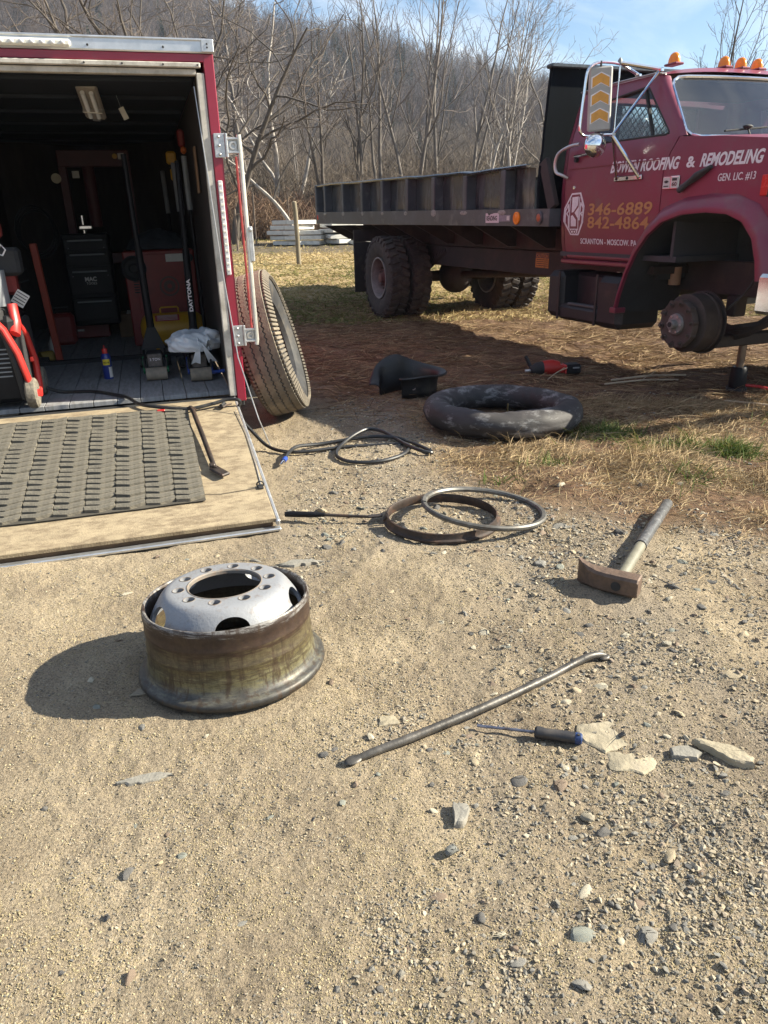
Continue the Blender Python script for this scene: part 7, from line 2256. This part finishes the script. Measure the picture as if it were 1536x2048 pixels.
# fine gravel
_pm = [stone_mesh(500 + i, (.5, .65, .4, .7, .55, .6)[i], 1, i % 2) for i in range(6)]
for me in _pm: me.materials.append(M_PEB)
N = 480000
u = g_.random(N)
r = 0.8 * (6.2 / 0.8) ** u
az = np.radians(g_.uniform(-60, 60, N))
x = r * np.sin(az); y = r * np.cos(az)
st = stony(x, y)
clus = sstep(-.12, .25, vnoise(x * 4.5, y * 4.5, 151) + .6 * vnoise(x * 13, y * 13, 152))
keep = g_.random(N) < (.10 + .90 * st) * (.22 + .78 * clus) * (1 - .8 * sstep(.3, .8, grassy(x, y)))
keep &= clear_of_things(x, y, .0)
x, y, r = x[keep], y[keep], r[keep]
n = len(x)
s = (.0013 + .0032 * g_.random(n) ** 2.0 + .0085 * g_.random(n) ** 9 * stony(x, y)) * np.clip(.62 + .20 * r, .7, 1.7)
z = gm(x, y) + gmicro(x, y) + s * g_.uniform(-.1, .35, n)
scatter('fine_gravel', np.stack([x, y, z], 1), np.stack([g_.normal(0, .3, n), g_.normal(0, .3, n), g_.uniform(0, 6.28, n)], 1), np.stack([s * g_.uniform(.8, 1.4, n), s, s], 1), g_.integers(0, 6, n), _pm)


# crumbs of the same dry soil, everywhere on the bare ground
M_CRUMB = mat_random('soil_crumb', [(.22, .175, .10), (.33, .27, .155), (.40, .33, .20), (.28, .225, .13), (.46, .39, .25)], .95, .3, 90, var=.2)
_cm = []
for me in _pm:
    c = me.copy(); c.materials.clear(); c.materials.append(M_CRUMB); _cm.append(c)
N = 340000
r = 0.8 * (5.2 / 0.8) ** g_.random(N); az = np.radians(g_.uniform(-60, 60, N))
x = r * np.sin(az); y = r * np.cos(az)
clus = sstep(-.25, .3, vnoise(x * 7, y * 7, 155) + .6 * vnoise(x * 19, y * 19, 156))
keep = (g_.random(N) < (.25 + .75 * clus) * (1 - .8 * sstep(.3, .8, grassy(x, y)))) & clear_of_things(x, y, .0)
x, y, r = x[keep], y[keep], r[keep]; n = len(x)
s = (.0010 + .0024 * g_.random(n) ** 2.2) * np.clip(.62 + .24 * r, .7, 1.8)
z = gm(x, y) + gmicro(x, y) + s * g_.uniform(-.1, .3, n)
scatter('soil_crumbs', np.stack([x, y, z], 1), np.stack([g_.normal(0, .4, n), g_.normal(0, .4, n), g_.uniform(0, 6.28, n)], 1), np.stack([s * g_.uniform(.8, 1.4, n), s, s], 1), g_.integers(0, 6, n), _cm)


def blades(name, x, y, L, w, pitch, yaw, tint, m, curl=.5, z0=0.0):
    n = len(x)
    z = gm(x, y) + gmicro(x, y) + z0
    dx, dy = np.cos(yaw), np.sin(yaw); px, py = -dy, dx
    V = np.zeros((n, 6, 3)); cx_, cy_, cz_ = x.copy(), y.copy(), z.copy()
    for k, (wd, dp) in enumerate(((1.0, 0), (.85, -curl * .5), (.12, -curl))):
        if k:
            p = pitch + dp
            cx_ = cx_ + dx * np.cos(p) * L / 2; cy_ = cy_ + dy * np.cos(p) * L / 2; cz_ = cz_ + np.sin(p) * L / 2
            cz_ = np.maximum(cz_, gm(cx_, cy_) + gmicro(cx_, cy_) + .003)
        for j, sg in enumerate((-1, 1)):
            V[:, k * 2 + j, 0] = cx_ + px * w * wd * sg / 2; V[:, k * 2 + j, 1] = cy_ + py * w * wd * sg / 2
            V[:, k * 2 + j, 2] = cz_ + (.4 * w * sg if k < 2 else 0)
    base = (np.arange(n) * 6)[:, None]
    F = np.concatenate([base + np.array([[0, 1, 3, 2]]), base + np.array([[2, 3, 5, 4]])], 0)
    me = np_mesh(name, V.reshape(-1, 3), F, {'tint': np.repeat(tint, 6)}, smooth=True)
    return tag(link(name, me, m), kind='stuff')


M_STRAW = mat_random('straw', [(.10, .060, .036), (.22, .142, .08), (.35, .25, .14), (.46, .355, .205), (.30, .215, .12)], .85, 0, 30, attr='tint', transl=.2, var=.15)
M_GRASS = mat_random('grass_blades', [(.045, .085, .015), (.085, .13, .028), (.16, .165, .05), (.33, .26, .12), (.44, .34, .17)], .8, 0, 30, attr='tint', transl=.3, var=.15)


def near_things(x, y):
    ok = np.hypot(x - .812, y - 4.93) > .53
    ok &= np.hypot(x + .66, y - 5.32) > .12
    return ok


def area(n, xr, yr, fn, seed):
    g = np.random.default_rng(seed)
    x = g.uniform(*xr, n); y = g.uniform(*yr, n)
    k = g.random(n) < fn(x, y)
    k &= near_things(x, y) & clear_of_things(x, y, .0)
    return x[k], y[k], g


# straw littered over the shaded dirt
def f_sh(x, y):
    c = sstep(-.3, .2, vnoise(x * 2.2, y * 2.2, 161) + .5 * vnoise(x * 6, y * 6, 162))
    return grassy(x, y) * (.25 + .75 * c) * sstep(-1.0, -.1, x + .3 * (y - 5.6))


x, y, g = area(70000, (-1.8, 6.5), (4.6, 12.5), f_sh, 171)
n = len(x)
blades('straw_litter', x, y, g.uniform(.05, .30, n), g.uniform(.0022, .0048, n), g.normal(.10, .16, n), g.uniform(0, 6.28, n), np.clip(g.normal(.28, .24, n), 0, 1), M_STRAW, .3, .006)


# sunlit bank of dead grass before the truck
def f_bank(x, y):
    c = sstep(-.25, .25, vnoise(x * 3, y * 3, 163) + .5 * vnoise(x * 8, y * 8, 164))
    d = sstep(.0, 1.1, (y - (3.85 - .72 * x)))
    return sstep(.05, .5, x) * (.06 + .94 * d) * (.18 + .82 * c) * sstep(-.35, .15, y - (3.6 - .85 * x))


x, y, g = area(160000, (.0, 4.2), (1.7, 5.6), f_bank, 172)
n = len(x)
hh = sstep(.2, .9, (y - (3.95 - .72 * x)))
blades('dead_grass', x, y, g.uniform(.03, .10, n) + .15 * hh * g.random(n) * sstep(-.1, .35, vnoise(x * 3, y * 3, 163) + .5 * vnoise(x * 8, y * 8, 164)), g.uniform(.0012, .0030, n), np.clip(g.normal(.35, .42, n), -.1, 1.35), g.uniform(0, 6.28, n), np.clip(g.normal(.70, .24, n), 0, 1), M_STRAW, .7)
# live tufts
tx = []; ty = []
gq = np.random.default_rng(173)
for (cx_, cy_, rr_, k) in ((1.42, 4.62, .30, 800), (2.02, 4.12, .17, 900), (1.75, 4.30, .3, 260), (2.5, 4.0, .25, 420), (.93, 3.98, .22, 60), (.62, 3.72, .2, 30), (2.3, 3.55, .35, 160), (1.62, 3.70, .3, 90), (2.9, 4.7, .4, 500)):
    a = gq.uniform(0, 6.28, k); q = rr_ * np.abs(gq.normal(0, .55, k))
    tx.append(cx_ + q * np.cos(a)); ty.append(cy_ + .7 * q * np.sin(a))
x = np.concatenate(tx); y = np.concatenate(ty); k = near_things(x, y); x, y = x[k], y[k]; n = len(x)
blades('green_tufts', x, y, gq.uniform(.05, .13, n), gq.uniform(.003, .0055, n), np.clip(gq.normal(1.0, .35, n), .2, 1.5), gq.uniform(0, 6.28, n), np.clip(gq.normal(.30, .20, n), 0, 1), M_GRASS, .6)


# field of grass behind the truck
def f_far(x, y):
    return grassy(x, y) * (1 - .85 * sstep(20.4, 21.6, y + 1.2 * vnoise(x * .8, y * .8, 181)) * (1 - sstep(25.6, 27, y))) * sstep(-12, -11, x)


g = np.random.default_rng(174)
n0 = 95000
yy = 10.3 * (30 / 10.3) ** g.random(n0); xx = yy * np.tan(np.radians(g.uniform(-20, 34, n0)))
k = g.random(n0) < f_far(xx, yy); x, y = xx[k], yy[k]; n = len(x)
patch = vnoise(x * .55, y * .55, 182) + .5 * vnoise(x * 1.7, y * 1.7, 183)
tint = np.clip(.76 - .55 * patch * 1.3 + g.normal(0, .16, n), 0, 1)
blades('field_grass', x, y, g.uniform(.04, .13, n) * (.8 + .015 * y), .003 + .0006 * y * g.uniform(.6, 1.3, n), np.clip(g.normal(.6, .4, n), .0, 1.4), g.uniform(0, 6.28, n), tint, M_GRASS, .7)

# a few bigger stalks and sticks
for i, (a, b, r_, lab) in enumerate((((2.55, 5.42, .02), (3.0, 4.92, .03), .006, 'long bent dry stalk leaning before the bottle jack'), ((1.95, 6.25, .015), (2.62, 6.35, .03), .009, 'pale broken stick lying left of the bottle jack'), ((1.85, 6.10, .015), (2.5, 6.20, .02), .007, 'second pale stick nearer than the first, left of the bottle jack'), ((1.42, 6.30, .02), (1.62, 6.45, .09), .004, 'short pale stalk sticking up right of the impact wrench'))):
    a = Vector(a); b = Vector(b); m_ = a.lerp(b, .5) + Vector((0, 0, .015))
    g2_ = thing('dry_stick', lab, 'stick', a)
    MB().tube(smooth_path([Vector((0, 0, 0)), m_ - a, b - a], 4), r_, 5).build('stalk', mat('pale_stick', (.42, .34, .24), .9, var=.25), g2_)
    MB().tube([m_ - a, m_ - a + Vector((.07, .05, .03))], r_ * .5, 4).build('side_shoot', _MATS['pale_stick'], g2_)


# ================================================================== AIR
hzb = MB().box((0, 130, 58), (900, 1000, 124)).build('haze', None, None, smooth=0)
hm_ = bpy.data.materials.new('haze_air'); hm_.use_nodes = True
nt = hm_.node_tree; nt.nodes.remove(nt.nodes['Principled BSDF'])
pv = nt.nodes.new('ShaderNodeVolumePrincipled'); pv.inputs['Color'].default_value = (.70, .80, .98, 1); pv.inputs['Density'].default_value = .00045
pv.inputs['Anisotropy'].default_value = .2
nt.links.new(pv.outputs[0], nt.nodes['Material Output'].inputs['Volume'])
hzb.data.materials.append(hm_)
tag(hzb, kind='stuff')
